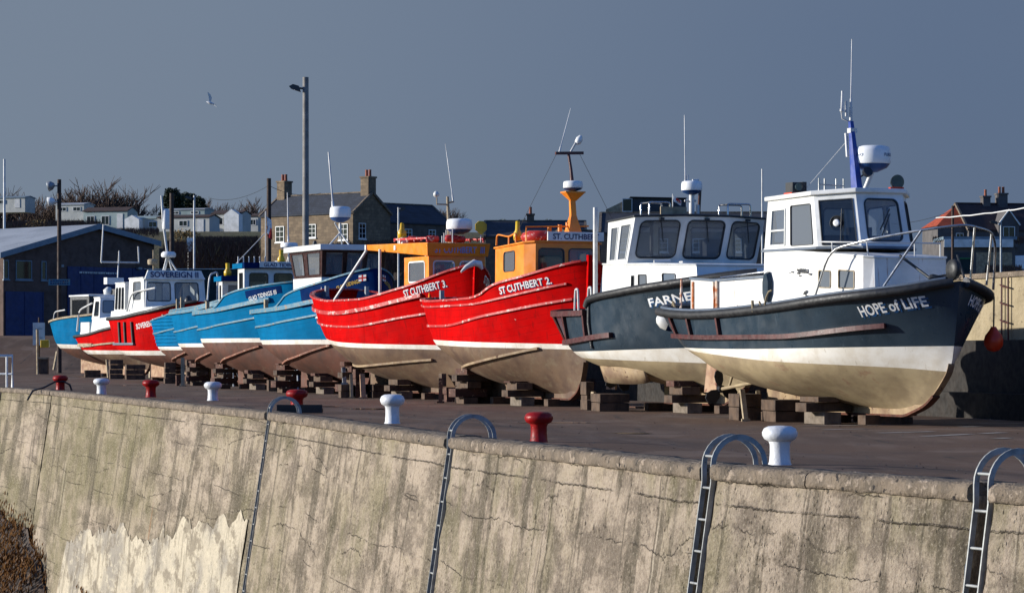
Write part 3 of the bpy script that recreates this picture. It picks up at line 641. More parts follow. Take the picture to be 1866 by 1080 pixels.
# ------------------------------------------------------------------ second navy boat
def farne():
    B = boat('navy boat with maroon stern framing and grey shaded three pane wheelhouse front', 'boat', (6.02, 65.8), 68, 9.6)
    H = Hull(9.6, 4.4, [(0, 2.5), (.2, 2.38), (.41, 2.38), (.43, 2.42), (.455, 2.7), (.63, 2.86), (.85, 3.07), (1, 3.28)],
             [(0, 1.2), (.06, .95), (.25, .72), (.5, .5), (.75, .3), (1, .15)], [(0, 1.26), (.2, 1.22), (.85, 1.08), (1, 1.02)], [(0, 1.4), (.3, 1.37), (.85, 1.46), (1, 1.5)],
             [(.05, 2), (.3, 1.2), (.7, .6), (1, .35), (1.5, .2), (3.3, 0)], [(1.0, .9), (1.3, .4), (1.9, .1), (2.5, 0)], ks=4.2)
    h = H.build(B, ['beige', 'band', 'navy']); H.keel(B, 'keelb'); H.deck(B, .12, ['greydeck', 'greydeck'])
    g = MB(); g.tube(H.path(-1, .44, .995, lambda t: H.zs(t) - .02, .03), .1, 8); g.tube(H.path(1, .44, .995, lambda t: H.zs(t) - .02, .03), .1, 8)
    for s in (-1, 1): g.tube([H.pt(.445, 1.45, s) + Vector((0, s * .02, 0)), H.pt(.445, 2.1, s) + Vector((0, s * .02, 0)), H.pt(.45, 2.68, s)], .06, 6)
    g.build('gunwale_fender', ['black'], B)
    zr = lambda t: H.zs(min(t, .42)) - .03
    g = MB(); g.rect(H.around(.43, zr, .05, 30), .14, .14); g.build('stern_rail', ['maroon'], B)
    g = MB(); g.rect(H.around(.57, lambda t: interp([(0, 1.62), (.2, 1.6), (.57, 1.78)], t), .06, 30), .14, .13); g.build('rub_rail', ['maroon'], h)
    for s in (-1, 1):
        for t in (.012, .05, .13, .27, .42):
            m = MB(); m.bar(H.path(s, t, t + .003, 1.64, .05, 2)[1], H.path(s, t, t + .003, 2.36, .05, 2)[1], .09, .09, 0, up=(0, 1, 0)); m.build('fender_strip', ['maroon'], h)
    g = MB(); 
    P = H.path(-1, .2, .6, lambda t: 1.0 - .3 * t, .02, 14); g.rect([p + Vector((0, -.12 * sin(pi * k / 14), -.1 * sin(pi * k / 14))) for k, p in enumerate(P)], .05, .46, 0, (0, -.35, 1), True); g.build('bilge_keel', ['keelb'], h)
    H.letters(h, 'FARNE', 7.0, 8.25, 2.46, 2.62, .2, ('whitelet', 'bluelet'), -1, True)
    H.letters(h, 'FARNE', 7.7, 8.9, 2.52, 2.7, .2, ('whitelet', 'bluelet'), 1, True)
    c = cabin(B, [(3.95, -1.85), (6.75, -1.62), (8.2, -1.0), (8.3, 1.2), (6.9, 1.8), (3.95, 1.85)], [(4.2, -1.8), (6.6, -1.6), (7.9, -.95), (8.0, 1.15), (6.8, 1.75), (4.2, 1.8)], 2.2, [3.58, 3.52, 3.46, 3.46, 3.52, 3.58],
              {0: [(.62, .68, .55, .8, 'glassd', 'gasket', .02, .02), (.76, .93, .52, .82, 'glassg', 'gasket', .04, .02)], 1: [(.25, .55, .4, .85, 'glassg', 'gasket', .06, .02)]}, 'white', name='trunk_cabin', over=.04, rt=.04, camber=.02, roofname='cabin_top')
    w = cabin(B, [(4.3, -1.75), (5.5, -1.72), (5.85, -.5), (5.85, .75), (5.5, 1.9), (4.3, 1.85)], [(4.3, -1.7), (6.0, -1.72), (6.35, -.5), (6.35, .75), (6.0, 1.9), (4.3, 1.8)], 3.55, [4.66, 4.72, 4.75, 4.75, 4.72, 4.66],
              {0: [(.14, .42, .1, .86, 'glass', 'white', .02, .02), (.52, .9, .1, .88, 'glass', 'white', .02, .02)], 1: [(.12, .94, .13, .93, 'glass', 'gasket', .16, .03)], 2: [(.07, .93, .12, .93, 'glass', 'gasket', .16, .04)], 3: [(.07, .9, .13, .93, 'glass', 'gasket', .16, .03)], 4: [(.08, .92, .1, .92)],
               5: [(.04, .34, .05, .93), (.38, .6, .0, .93, 'glass'), (.64, .96, .05, .93)]}, 'white', name='wheelhouse', roofmat='gasket', over=.05, rt=.05, camber=.05, floor=3.5)
    for y_ in (-1.1, .1, 1.3):
        f = MB(); f.tube([(6.32 if abs(y_) < .9 else 6.2, y_, 4.68), (6.14 if abs(y_) < .9 else 6.02, y_ + .14, 4.12)], .014, 5); f.box((6.36 if abs(y_) < .9 else 6.24, y_, 4.68), (.06, .12, .06)); f.build('wiper', ['gasket'], w)
    dk = MB(); dk.box((5.3, .2, 3.66), (.5, 2.6, .26)); dk.box((4.9, .9, 3.9), (.4, .4, .7)); dk.tube([(5.2, -.9, 3.6), (5.2, -.9, 4.7)], .05, 6); dk.build('console', ['darkin'], B)
    for y0, y1 in ((-1.2, -.62), (1.0, 1.65)):
        f = MB()
        for x in (5.2, 5.7): f.tube(fillet([(x, y0, 4.75), (x, y0, 5.12), (x, y1, 5.12), (x, y1, 4.75)], 3, .15), .026, 6)
        f.tube([(5.2, y0 + .04, 5.11), (5.7, y0 + .04, 5.11)], .02, 5); f.build('roof_rail', ['steel'], B)
    f = MB(); f.box((4.05, -1.95, 3.85), (.09, .09, 2.4)); f.build('corner_post', ['alu'], B)
    m = MB(); m.tube([(5.3, .18, 4.78), (5.3, .18, 5.42)], .07, 8); m.tube([(5.3, .35, 4.78), (5.3, .35, 5.1)], .05, 6); m.tube([(5.25, .0, 5.2), (5.3, .3, 5.2)], .03, 6); ms = m.build('mast', ['alu'], B)
    radar(B, (5.3, .18, 5.46), .27, .24)
    whip(ms, (5.3, .0, 5.5), (5.25, 0, 7.38), .02, .011); f = MB(); f.tube([(5.3, .06, 5.66), (5.3, .06, 5.85)], .04, 6); f.tube([(5.3, .2, 5.72), (5.3, .38, 5.74)], .03, 6); f.build('mast_lamp', ['alu'], ms)
    f = MB(); f.bar((5.2, .42, 4.75), (5.2, .46, 5.45), .06, .06); f.build('roof_post', ['brown'], B)
    f = MB(); f.box((5.9, -.62, 4.88), (.04, .72, .24)); f.build('roof_board', ['timberlt'], B)
    m = MB(); m.tube([(5.5, -.45, 4.8), (5.5, -.45, 5.35)], .014, 5); fp = m.build('flag_pole', ['alu'], B)
    m = MB(); m.grid([[(5.5 + .05 * sin(k * 1.1), -.45 + .05 * k, 5.16 - .02 * k + .0), (5.5 + .05 * sin(k * 1.1 + .5), -.45 + .05 * k, 5.3 - .022 * k)] for k in range(6)], 0); m.grid([[(5.5 + .05 * sin(k * 1.1) + .012, -.4 + .05 * k, 5.2 - .02 * k), (5.5 + .05 * sin(k * 1.1 + .5) + .012, -.4 + .05 * k, 5.26 - .022 * k)] for k in range(5)], 1); m.build('flag', ['whitelet', 'flagred'], fp, recalc=False)
    for x, y in ((1.2, -1.3), (3.1, -1.75)):
        f = MB(); f.tube(fillet([(x, y, 2.4), (x + .05, y, 3.02), (x + .5, y - .12, 3.02), (x + .55, y - .12, 2.4)], 4, .25), .03, 6); f.build('boarding_rail', ['alu'], B)
    f = MB(); f.box((3.6, -1.6, 2.62), (.14, .14, .5)); f.build('bitt', ['galv'], B)
    f = MB(); f.tube([(6.2, -1.3, 3.6), (6.3, -.9, 3.62)], .05, 8); f.box((6.6, -.6, 3.56), (.2, .3, .1)); f.build('deck_lamp', ['alu'], B)
    f = MB(); f.prism([(.4, -.03, .35), (1.0, -.03, .35), (1.0, -.03, 1.1), (.55, -.03, 1.2)], [(.4, .03, .35), (1.0, .03, .35), (1.0, .03, 1.1), (.55, .03, 1.2)]); f.build('rudder', ['keel'], B)
    f = MB(); f.tube([(1.15, 0, .6), (4.2, 0, .7)], .05, 8); f.build('propeller_shaft', ['beige'], B)
    f = MB()
    for k in range(3):
        a = radians(80 + 120 * k); d = Vector((0, cos(a), sin(a))); s_ = Vector((.35, -sin(a) * .94, cos(a) * .94))
        o = [Vector((1.15, 0, .6)) + d * r + s_ * q for r, q in ((0, .04), (.16, .13), (.32, .12), (.4, 0), (.32, -.12), (.16, -.13), (0, -.04))]
        f.prism([p + Vector((.012, 0, 0)) for p in o], [p - Vector((.012, 0, 0)) for p in o])
    f.build('propeller', ['darkin'], B)
    return B, H
FB, FH = farne()

# ------------------------------------------------------------------ the two red boats
def red_boat(which):
    two = which == 2
    if two:
        B = boat('red boat with plain orange wheelhouse, red life raft and tall orange radar mast', 'boat', (2.11, 75), 68, 10)
        H = Hull(10, 3.9, [(0, 3.0), (.08, 2.94), (.3, 2.84), (.6, 2.87), (.66, 2.96), (.72, 3.2), (.85, 3.45), (1, 3.85)],
                 [(0, 1.62), (.08, 1.15), (.25, .68), (.5, .34), (.75, .2), (1, .12)], [(0, 1.64), (.4, 1.54), (1, 1.42)], [(0, 1.79), (.4, 1.69), (1, 1.56)],
                 [(.05, 1.2), (.3, .65), (.7, .35), (1.2, .2), (3.8, 0)], [(1.2, 1.0), (1.7, .25), (2.3, .06), (3.0, 0)], ks=2.6)
    else:
        B = boat('red boat with white framed windows and long orange canopy over its deck', 'boat', (-1.15, 86), 64, 11)
        H = Hull(11, 3.9, [(0, 3.55), (.06, 3.4), (.18, 3.2), (.35, 3.06), (.55, 3.06), (.8, 3.4), (1, 4.1)],
                 [(0, 1.85), (.08, 1.3), (.25, .72), (.5, .34), (.75, .2), (1, .12)], [(0, 1.97), (.15, 1.76), (.4, 1.54), (1, 1.42)], [(0, 2.13), (.15, 1.91), (.4, 1.69), (1, 1.56)],
                 [(.05, 1.2), (.3, .65), (.7, .35), (1.2, .2), (4.1, 0)], [(1.3, 1.1), (1.9, .45), (2.6, .1), (3.5, 0)], ks=2.8)
    h = H.build(B, ['brownbot', 'band', 'red']); H.keel(B, 'brownbot'); H.deck(B, .62, ['bluedeck' if not two else 'greydeck', 'greydeck'])
    g = MB(); g.rect(H.around(.99, lambda t: H.zs(t) + .02, -.03, 44), .16, .06); g.build('gunwale', ['redworn'], B)
    up = (lambda t: interp([(0, 2.62), (.12, 2.5), (.35, 2.46), (.55, 2.5), (.78, 2.85), (1, 3.2)], t)) if two else (lambda t: interp([(0, 3.22), (.06, 3.02), (.2, 2.78), (.4, 2.66), (.6, 2.76), (.8, 3.05), (.93, 3.3)], t))
    lo = (lambda t: interp([(0, 2.3), (.2, 2.14), (.4, 2.12), (.7, 2.42), (1, 2.85)], t)) if two else (lambda t: interp([(0, 2.75), (.1, 2.5), (.3, 2.26), (.5, 2.2), (.8, 2.5), (1, 2.8)], t))
    for zf, w, t1 in (((lambda t: interp([(0, 2.86), (.3, 2.69), (.6, 2.71), (.76, 2.88), (1, 3.3)], t)), .06, .96) if two else (up, .13, .86), (lo, .07, .97)):
        g = MB(); g.rect(H.around(t1, zf, .03, 40), w, w * .9); g.build('rub_rail', ['redworn'], h)
    for s in (-1, 1):
        g = MB(); g.rect(H.path(s, .18, .84, lambda t: interp([(.18, .98), (.32, .92), (.5, 1.02), (.84, 1.46)] if two else [(.18, 1.02), (.4, .9), (.84, 1.12)], t), .02, 24), .14, .07); g.build('bilge_keel', ['keelb'], h)
    g = MB(); zt = H.zs(1) + .16; g.rect([(H.xf(z) + .02, 0, z) for z in (1.6, 2.2, 2.8, zt - .2, zt)], .12, .14, 0, up=(1, 0, 0)); g.build('stem_post', ['red'], h)
    if two: 
        H.letters(h, 'ST CUTHBERT 2.', 7.45, 9.2, 2.97, 3.24, .19, ('whitelet', 'navylet'), -1, True, sh=(.02, -.02)); H.letters(h, 'ST CUTHBERT 2.', 7.45, 9.3, 2.98, 3.24, .19, ('whitelet', 'navylet'), 1, True, sh=(.02, -.02))
    else: 
        H.letters(h, 'ST CUTHBERT 3.', 8.75, 10.3, 3.1, 3.42, .22, ('whitelet', 'navylet'), -1, True, sh=(.02, -.02)); H.letters(h, 'ST CUTHBERT 3.', 8.9, 10.5, 3.24, 3.56, .24, ('whitelet', 'navylet'), 1, True, sh=(.02, -.02))
    if two:
        cabin(B, [(6.0, -1.18), (8.15, -1.18), (8.45, -.95), (8.45, .95), (8.15, 1.18), (6.0, 1.18)], [(5.95, -1.15), (8.1, -1.15), (8.4, -.92), (8.4, .92), (8.1, 1.15), (5.95, 1.15)], 2.95, [4.3, 4.38, 4.4, 4.4, 4.38, 4.3],
              {0: [(.3, .7, .48, .9, 'glass', 'gasket', .1, .02)], 2: [(.04, .47, .42, .9, 'glassd', 'gasket', .12, .03), (.53, .96, .42, .9, 'glass', 'gasket', .12, .03)], 4: [(.3, .7, .48, .9, 'glass')], 5: [(.1, .4, .2, .88)]}, 'orange', roofmat='orange', over=.07, rt=.05, camber=.04, floor=2.96)
        f = MB(); f.box((8.42, .28, 4.58), (.05, 1.7, .25)); nb = f.build('name_board', ['white'], B)
        f = MB(); text_flat(f, 'ST. CUTHBERT', (8.452, -.42, 4.5), (0, 1, 0), (0, 0, 1), 1.4, .15); f.build('board_lettering', ['navylet'], nb)
        t = MB(); t.lathe([(.3, 0), (.46, .03), (.5, .14), (.44, .24), (.3, .3)], (7.45, -.45, 4.46), 20, 0); t.box((7.0, -.55, 4.6), (.1, .1, .14), 1); t.build('life_raft', ['redworn', 'white'], B)
        f = MB(); f.tube(fillet([(5.9, -1.1, 4.4), (5.95, -1.1, 4.72), (6.6, -1.0, 4.62), (7.0, -.95, 4.72), (7.0, -.95, 4.45)], 3), .025, 6); f.tube([(7.9, -1.0, 4.45), (7.9, -1.0, 4.85), (7.9, .9, 4.9)], .025, 6); f.tube([(6.6, -1.0, 4.4), (6.6, -1.0, 4.62)], .025, 6); f.build('roof_rail', ['orange'], B)
        for x, y, hh in ((7.2, .0, .5), (7.6, .15, .52), (7.8, .3, .58)):
            f = MB(); f.tube([(x, y, 4.42), (x, y, 4.42 + hh)], .06, 8); f.build('roof_stub', ['orange'], B)
        f = MB(); f.lathe([(.05, 0), (.12, .02), (.13, .2), (.07, .3), (.06, .55), (.02, .56)], (6.9, -.85, 4.5), 12, 0); f.box((7.05, -.7, 4.55), (.12, .12, .3), 1); f.build('distress_beacon', ['yellow', 'white'], B)
        f = MB(); x, y = 7.9, .42
        f.prism([(x - .24, y - .26, 4.44), (x + .24, y - .26, 4.44), (x + .24, y + .26, 4.44), (x - .24, y + .26, 4.44)], [(x - .07, y - .08, 5.2), (x + .07, y - .08, 5.2), (x + .07, y + .08, 5.2), (x - .07, y + .08, 5.2)])
        f.prism([(x - .07, y - .08, 5.2), (x + .07, y - .08, 5.2), (x + .07, y + .08, 5.2), (x - .07, y + .08, 5.2)], [(x - .05, y - .1, 5.6), (x + .05, y - .1, 5.6), (x + .05, y + .06, 5.6), (x - .05, y + .06, 5.6)])
        f.prism([(x - .05, y - .08, 5.6), (x + .05, y - .08, 5.6), (x + .05, y + .08, 5.6), (x - .05, y + .08, 5.6)], [(x - .2, y - .28, 5.82), (x + .2, y - .28, 5.82), (x + .2, y + .28, 5.82), (x - .2, y + .28, 5.82)])
        f.box((x, y, 5.84), (.4, .6, .04)); ms = f.build('mast', ['orange'], B, recalc=True)
        radar(B, (x, y, 5.96), .28, .2)
        f = MB(); f.tube([(x - .1, y + .02, 6.1), (x - .14, y, 6.5), (x - .2, y - .05, 6.95)], [.06, .045, .04], 7); f.bar((x - .2, y - .45, 6.94), (x - .2, y + .4, 6.97), .08, .08); f.build('crosstree', ['maroon'], ms)
        whip(ms, (x - .2, y - .33, 6.98), (x - .2, y + .02, 8.22), .018, .01)
        f = MB(); f.tube([(x - .2, y + .02, 7.0), (x - .2, y + .2, 7.3)], .03, 6); f.lathe([(.02, 0), (.09, .06), (.1, .18), (.05, .28)], (x - .2, y + .2, 7.2), 10, 1, Matrix.Rotation(radians(-28), 3, 'X')); f.build('masthead_lamp', ['alu', 'white'], ms)
        f = MB(); f.tube([(x - .2, y - .42, 6.92), (x - .5, y - 1.6, 4.5)], .006, 4); f.tube([(x - .2, y + .3, 6.92), (x - .2, y + 1.7, 4.4)], .006, 4); f.build('stay_wire', ['gasket'], ms)
    else:
        cabin(B, [(7.75, -1.0), (9.7, -1.0), (9.75, .95), (7.75, .98)], [(7.75, -1.0), (9.66, -1.0), (9.7, .95), (7.75, .98)], 3.1, 4.4,
              {0: [(.18, .86, .36, .9, 'glass', 'white', .12, .05)], 1: [(.07, .46, .36, .9, 'glass', 'white', .12, .04), (.54, .94, .36, .9, 'glass', 'white', .12, .04)], 2: [(.2, .8, .4, .9)], 3: [(.1, .45, .1, .92), (.55, .9, .4, .92)]}, 'orange', roof=False, floor=3.12)
        f = MB()
        f.prism([(4.9, -1.12, 4.74), (9.75, -1.08, 4.4), (9.8, 1.02, 4.4), (4.9, 1.05, 4.74)], [(4.9, -1.14, 4.92), (9.86, -1.14, 4.82), (9.9, 1.06, 4.82), (4.9, 1.07, 4.92)]); rf = f.build('roof', ['orange'], B, bevel=.02)
        f = MB(); f.box((4.92, -1.05, 4.83), (.1, .24, .17)); f.box((7.3, -1.138, 4.74), (.14, .02, .15)); f.build('roof_patch', ['white'], rf)
        f = MB(); n_ = Vector((.1, 0, -.02)); text_flat(f, 'ST CUTHBERT  III', (9.79, -.85, 4.51), (.03, 1, 0), (.15, 0, 1), 1.72, .2); f.build('name_lettering', ['palelet'], rf)
        for a, bb in (((4.85, -1.1, 4.72), (3.4, -1.72, 3.0)), ((6.35, -1.25, 4.72), (6.35, -1.25, 3.0)), ((4.95, 1.0, 4.72), (4.95, 1.5, 2.9))):
            f = MB(); f.tube([a, bb], .05, 8); f.build('canopy_post', ['alu'], B)
        for a in (-1.02, .95):
            f = MB(); f.tube([(7.0, a, 4.94), (7.0, a, 5.02), (9.6, a, 4.98), (9.6, a, 4.86)], .04, 6)
            for k in range(4): f.tube([(7.5 + k * .55, a, 4.9), (7.5 + k * .55, a, 5.02)], .03, 5)
            f.build('roof_rail', ['redworn'], B)
        for k, (x, y) in enumerate(((7.5, -.55), (9.0, .1), (8.6, .55), (8.2, -.2))):
            f = MB(); f.lathe([(.04, -.22), (.11, -.18), (.12, 0), (.11, .18), (.04, .22)], (x, y, 5.0), 12, 0, Matrix.Rotation(radians(90), 3, 'X')); f.build('roof_float', ['redworn'], B)
        f = MB()
        for k in range(6): f.tube([(7.4 + k * .38, .5 - k * .1, 4.85), (7.4 + k * .38, .5 - k * .1, 5.15 + .08 * (k % 3))], .022, 5)
        f.build('roof_stub', ['alu'], B)
        f = MB(); f.tube([(8.8, .12, 4.82), (8.7, .1, 6.35)], [.06, .045], 8); f.tube([(8.85, .25, 4.82), (8.8, .22, 5.6)], .03, 6); f.tube([(8.7, .1, 6.1), (8.7, -.28, 6.1), (8.7, -.28, 6.3)], .025, 6); f.tube([(8.7, .1, 6.15), (8.7, .32, 6.2)], .03, 6); ms = f.build('mast', ['timberlt'], B)
        f = MB(); f.lathe([(.02, -.08), (.09, -.04), (.1, .03), (.06, .1), (.02, .12)], (8.7, -.3, 6.4), 12, 0); f.build('globe_lamp', ['white'], ms)
        whip(ms, (8.7, .3, 6.2), (8.7, .02, 8.05), .02, .01)
        radar(B, (8.9, .42, 5.3), .42, .34)
        f = MB(); f.lathe([(.05, 0), (.14, .02), (.15, .22), (.08, .32), (.06, .5), (.02, .52)], (7.0, -.75, 5.05), 12, 0); f.box((7.1, -.7, 4.98), (.3, .3, .2), 1); f.build('distress_beacon', ['yellow', 'white'], B)
        f = MB(); f.tube([(9.5, .9, 4.85), (9.5, .9, 5.2)], .02, 5); f.prism([(9.5, .9 + a, 5.35 + b_) for a, b_ in ((-.2, -.08), (0, -.24), (.2, -.08), (.2, .1), (.08, .2), (-.08, .2), (-.2, .1))], [(9.53, .9 + a, 5.35 + b_) for a, b_ in ((-.2, -.08), (0, -.24), (.2, -.08), (.2, .1), (.08, .2), (-.08, .2), (-.2, .1))], 1); f.build('marker_board', ['alu', 'yellow'], B)
        f = MB(); f.box((6.3, 0, 3.0), (2.0, 1.5, .7)); f.build('engine_casing', ['bluedeck'], B)
    for y in (-.75, .75):
        bt = MB(); bt.box((.52, y, H.zs(.08) + .12), (.12, .12, .36)); bt.build('bitt', ['galv'], B)
    return B, H
R2, H2 = red_boat(2); R3, H3 = red_boat(3)
t = thing('fender', place(R3, 11.05, -.05, 4.12), R3.rotation_euler.z, 'cream fender draped over the stem of the red boat with white framed windows', 'fender')
f = MB(); f.tube([(-.02, -.46, -.26), (.02, -.3, -.1), (.06, -.05, .03), (.06, .15, .0), (.05, .24, -.16)], [.03, .07, .11, .11, .04], 12); f.build('float', ['white'], t)
f = MB(); f.tube([(.02, 0, .16), (-.06, 0, .05)], .02, 5); f.build('rope', ['rope'], t)

# ------------------------------------------------------------------ blue boats
def blue_boat(label, stem, psi, L, sheer, band, beam=3.8, fwd=None, lap=0, bottom='redbot', name=None, rails=True, keelz=None, ks=2.5):
    B = boat(label, 'boat', stem, psi, L)
    H = Hull(L, beam, sheer, keelz or [(0, band[0] - .05), (.08, 1.2), (.25, .72), (.5, .38), (.75, .22), (1, .12)], [(0, band[0] - .02), (.3, band[1]), (1, band[1])], [(0, band[0] + .16), (.3, band[1] + .17), (1, band[1] + .17)],
             [(.05, 1.2), (.3, .65), (.7, .35), (1.2, .2), (sheer[-1][1], 0)], [(1.2, 1.0), (1.8, .22), (2.4, .06), (3.0, 0)], lap=lap, ks=ks)
    h = H.build(B, [bottom, 'band', 'blue'] + (['dkblue'] if fwd else []), fwd=fwd); H.keel(B, bottom); H.deck(B, .55, ['bluedeck', 'greydeck'])
    g = MB(); g.rect(H.around(.99, lambda t: H.zs(t) + .02, -.03, 40), .15, .06); g.build('gunwale', ['blueworn'], B)
    if rails:
        g = MB(); g.rect(H.around(.9, lambda t: interp([(0, sheer[0][1] - .12), (.5, sheer[0][1] - .02), (1, sheer[0][1] + .5)], t), .04, 40), .14, .16); g.build('rub_rail', ['blueworn'], h)
    g = MB(); g.rect(H.around(.95, lambda t: interp([(0, 2.3), (.3, 2.35), (.6, 2.55), (1, 3.0)], t), .03, 40), .07, .07); g.build('rub_rail', ['blueworn'], h)
    for s in (-1, 1):
        g = MB(); g.rect(H.path(s, .2, .8, lambda t: interp([(.2, 1.0), (.34, .96), (.5, 1.1), (.8, 1.62)], t), .03, 22), .15, .07); g.build('bilge_keel', [bottom + 'lt'], h)
    for y in (-.8, .8):
        bt = MB(); bt.box((.5, y, H.zs(.06) + .2), (.14, .14, .5)); bt.build('bitt', ['timberlt'], B)
    return B, H, h
def glad():
    B, H, h = blue_boat('light blue boat with dark timber wheelhouse windows and a dark blue flared bow', (-4.84, 98), 66, 10.3, [(0, 3.0), (.2, 2.92), (.46, 3.0), (.5, 3.08), (.58, 3.45), (.8, 3.85), (1, 4.36)], (1.72, 1.66), fwd=(.70, .62))
    for s in (-1, 1):
        H.letters(h, 'GLAD TIDINGS', 9.0, 9.9, 3.6, 3.86, .13, ('goldlet',), s)
    for s in (-1, 1):
        f = MB(); c = H.path(s, .965, .975, 4.02, .014, 2)[1]; d = (H.pt(.985, 4.05, s) - H.pt(.95, 4.0, s)).normalized()
        for k, (w, hh, mi, o) in enumerate(((.3, .22, 0, 0), (.3, .06, 1, .004), (.06, .22, 1, .004))):
            n_ = Vector((d.y, -d.x, 0)) * (1 if s < 0 else -1)
            f.add([c + n_ * o + d * a * w / 2 + Vector((0, 0, b_ * hh / 2)) for a, b_ in ((-1, -1), (1, -1), (1, 1), (-1, 1))], [(0, 1, 2, 3)], mi)
        f.build('bow_emblem', ['whitelet', 'flagred'], h, recalc=False)
    cabin(B, [(5.35, -1.38), (8.35, -1.38), (8.4, 1.0), (5.35, 1.3)], [(5.3, -1.38), (8.35, -1.38), (8.4, 1.0), (5.3, 1.3)], 2.6, 4.08, {}, 'white', roof=False, name='lower_cabin')
    cabin(B, [(5.35, -1.36), (8.33, -1.36), (8.38, .98), (5.35, 1.28)], [(4.95, -1.42), (8.55, -1.42), (8.6, 1.04), (4.95, 1.34)], 4.08, 5.06,
          {0: [(.06, .42, .08, .94, 'glass', 'brown', .04, .03), (.54, .94, .08, .94, 'glass', 'brown', .04, .03)], 1: [(.05, .34, .08, .94, 'glass', 'brown', .04, .03), (.38, .66, .08, .94, 'glass', 'brown', .04, .03), (.7, .95, .08, .94, 'glass', 'brown', .04, .03)], 2: [(.1, .45, .1, .9), (.55, .9, .1, .9)], 3: [(.1, .4, .1, .9), (.5, .9, .1, .9)]}, 'brown', name='wheelhouse', roofmat='white', over=.26, rt=.2, camber=.03, floor=4.04)
    x, y = 7.4, -.3
    m = MB()
    for a in (-90, 30, 150): m.tube([(x + .5 * cos(radians(a)), y + .5 * sin(radians(a)), 5.2), (x, y, 5.75)], .03, 6)
    m.tube([(x, y, 5.6), (x, y, 6.1)], .05, 6); m.tube([(x, y, 5.75), (x + .1, y - .25, 6.1)], .03, 6); m.build('mast', ['alu'], B)
    radar(B, (x, y, 6.3), .39, .4); whip(B, (x - .2, y - .2, 6.65), (x - .2, y - .38, 8.7), .04, .03)
    m = MB(); m.lathe([(.07, 0), (.09, .1), (.05, .22)], (6.6, -1.0, 5.25), 10); m.build('roof_lamp', ['gasket'], B)
    return B, H
GB5, GH5 = glad()
def glad3():
    B, H, h = blue_boat('light blue boat with white wheelhouse and stepped dark blue roof edges', (-8.54, 110), 66, 10, [(0, 3.12), (.3, 3.1), (.5, 3.2), (.54, 3.3), (.62, 3.68), (1, 4.2)], (1.82, 1.78))
    for s in (-1, 1):
        g = MB(); rr_ = []
        for k in range(15):
            x = 7.75 + 1.75 * k / 14; tt = H.t(x, 3.6); zs_ = H.zs(tt); col = []
            for q in range(4):
                z = zs_ - .38 + .3 * q / 3; p = H.pt(H.t(x, z), z, s); d_ = H.pt(min(1, H.t(x, z) + .01), z, s) - H.pt(H.t(x, z) - .01, z, s); n_ = Vector((d_.y, -d_.x, 0)).normalized() * (1 if s < 0 else -1); col.append(p + n_ * .012)
            rr_.append(col)
        g.grid(rr_, 0, True); g.build('name_panel', ['dkblue'], h, recalc=False)
        H.letters(h, 'GLAD TIDINGS III', 7.9, 9.3, 3.44, 3.72, .17, ('whitelet',), s, lift=.02)
    cabin(B, [(5.7, -1.15), (6.55, -1.15), (6.6, 1.1), (5.7, 1.1)], [(5.7, -1.15), (6.55, -1.15), (6.6, 1.1), (5.7, 1.1)], 2.7, 4.82, {0: [(.25, .8, .45, .92, 'glassd', 'gasket', .04, .02)], 1: [(.09, .46, .5, .92, 'glassd', 'gasket', .12, .03), (.56, .93, .5, .92, 'glassd', 'gasket', .12, .03)], 3: [(.2, .8, .3, .9)]}, 'white', roof=False, floor=3.2)
    f = MB(); f.prism([(5.35, -1.22, 4.82), (6.75, -1.22, 4.82), (6.75, 1.16, 4.82), (5.35, 1.16, 4.82)], [(5.3, -1.24, 5.02), (6.8, -1.24, 5.06), (6.8, 1.18, 5.06), (5.3, 1.18, 5.02)]); rf = f.build('roof', ['dkblue'], B)
    f = MB(); f.box((5.95, -1.24, 4.93), (1.3, .03, .2)); f.build('roof_edge', ['blue'], rf)
    f = MB(); f.box((6.8, .3, 4.98), (.05, 1.75, .24)); nb = f.build('name_board', ['white'], B); f = MB(); text_flat(f, 'GLAD TIDINGS', (6.83, -.4, 4.9), (0, 1, 0), (0, 0, 1), 1.5, .15); f.build('board_lettering', ['navylet'], nb)
    cabin(B, [(3.6, -1.3), (4.1, -1.3), (4.15, .5), (3.6, .5)], [(3.6, -1.3), (4.1, -1.3), (4.15, .5), (3.6, .5)], 2.7, 4.35, {0: [(.3, .7, .5, .9, 'glassd', 'gasket', .02, .02)], 1: [(.12, .6, .1, .93, 'glassg', 'white', .04, .03)]}, 'white', roof=False, name='aft_shelter')
    f = MB(); f.prism([(3.2, -1.36, 4.35), (4.25, -1.36, 4.35), (4.25, .6, 4.35), (3.2, .6, 4.35)], [(3.2, -1.36, 4.55), (4.25, -1.36, 4.58), (4.25, .6, 4.58), (3.2, .6, 4.55)]); sr = f.build('shelter_roof', ['dkblue'], B)
    f = MB(); f.box((3.7, -1.37, 4.45), (1.0, .03, .2)); f.build('roof_edge', ['blue'], sr)
    f = MB()
    for k in range(6): f.tube([(5.6 + .1 * k, -1.1 + .2 * k, 5.0), (5.6 + .1 * k, -1.1 + .2 * k, 5.34)], .03, 5)
    f.tube([(5.5, -1.15, 5.05), (5.6, .05, 6.3)], .022, 5); f.build('roof_stub', ['alu'], B)
    for x, y, z in ((3.9, -1.0, 4.56), (6.4, .5, 5.05)):
        f = MB(); f.lathe([(.05, 0), (.15, .02), (.16, .2), (.08, .32), (.09, .55), (.02, .56)], (x, y, z), 10); f.build('distress_beacon', ['yellow'], B)
    m = MB(); m.tube([(6.2, .9, 5.05), (6.2, .9, 5.6)], .04, 6); m.tube([(5.9, .9, 5.05), (6.2, .95, 5.55)], .03, 5); m.build('mast', ['alu'], B)
    radar(B, (6.2, .92, 5.72), .36, .2); whip(B, (6.15, .9, 5.95), (6.15, .86, 8.0), .03, .02)
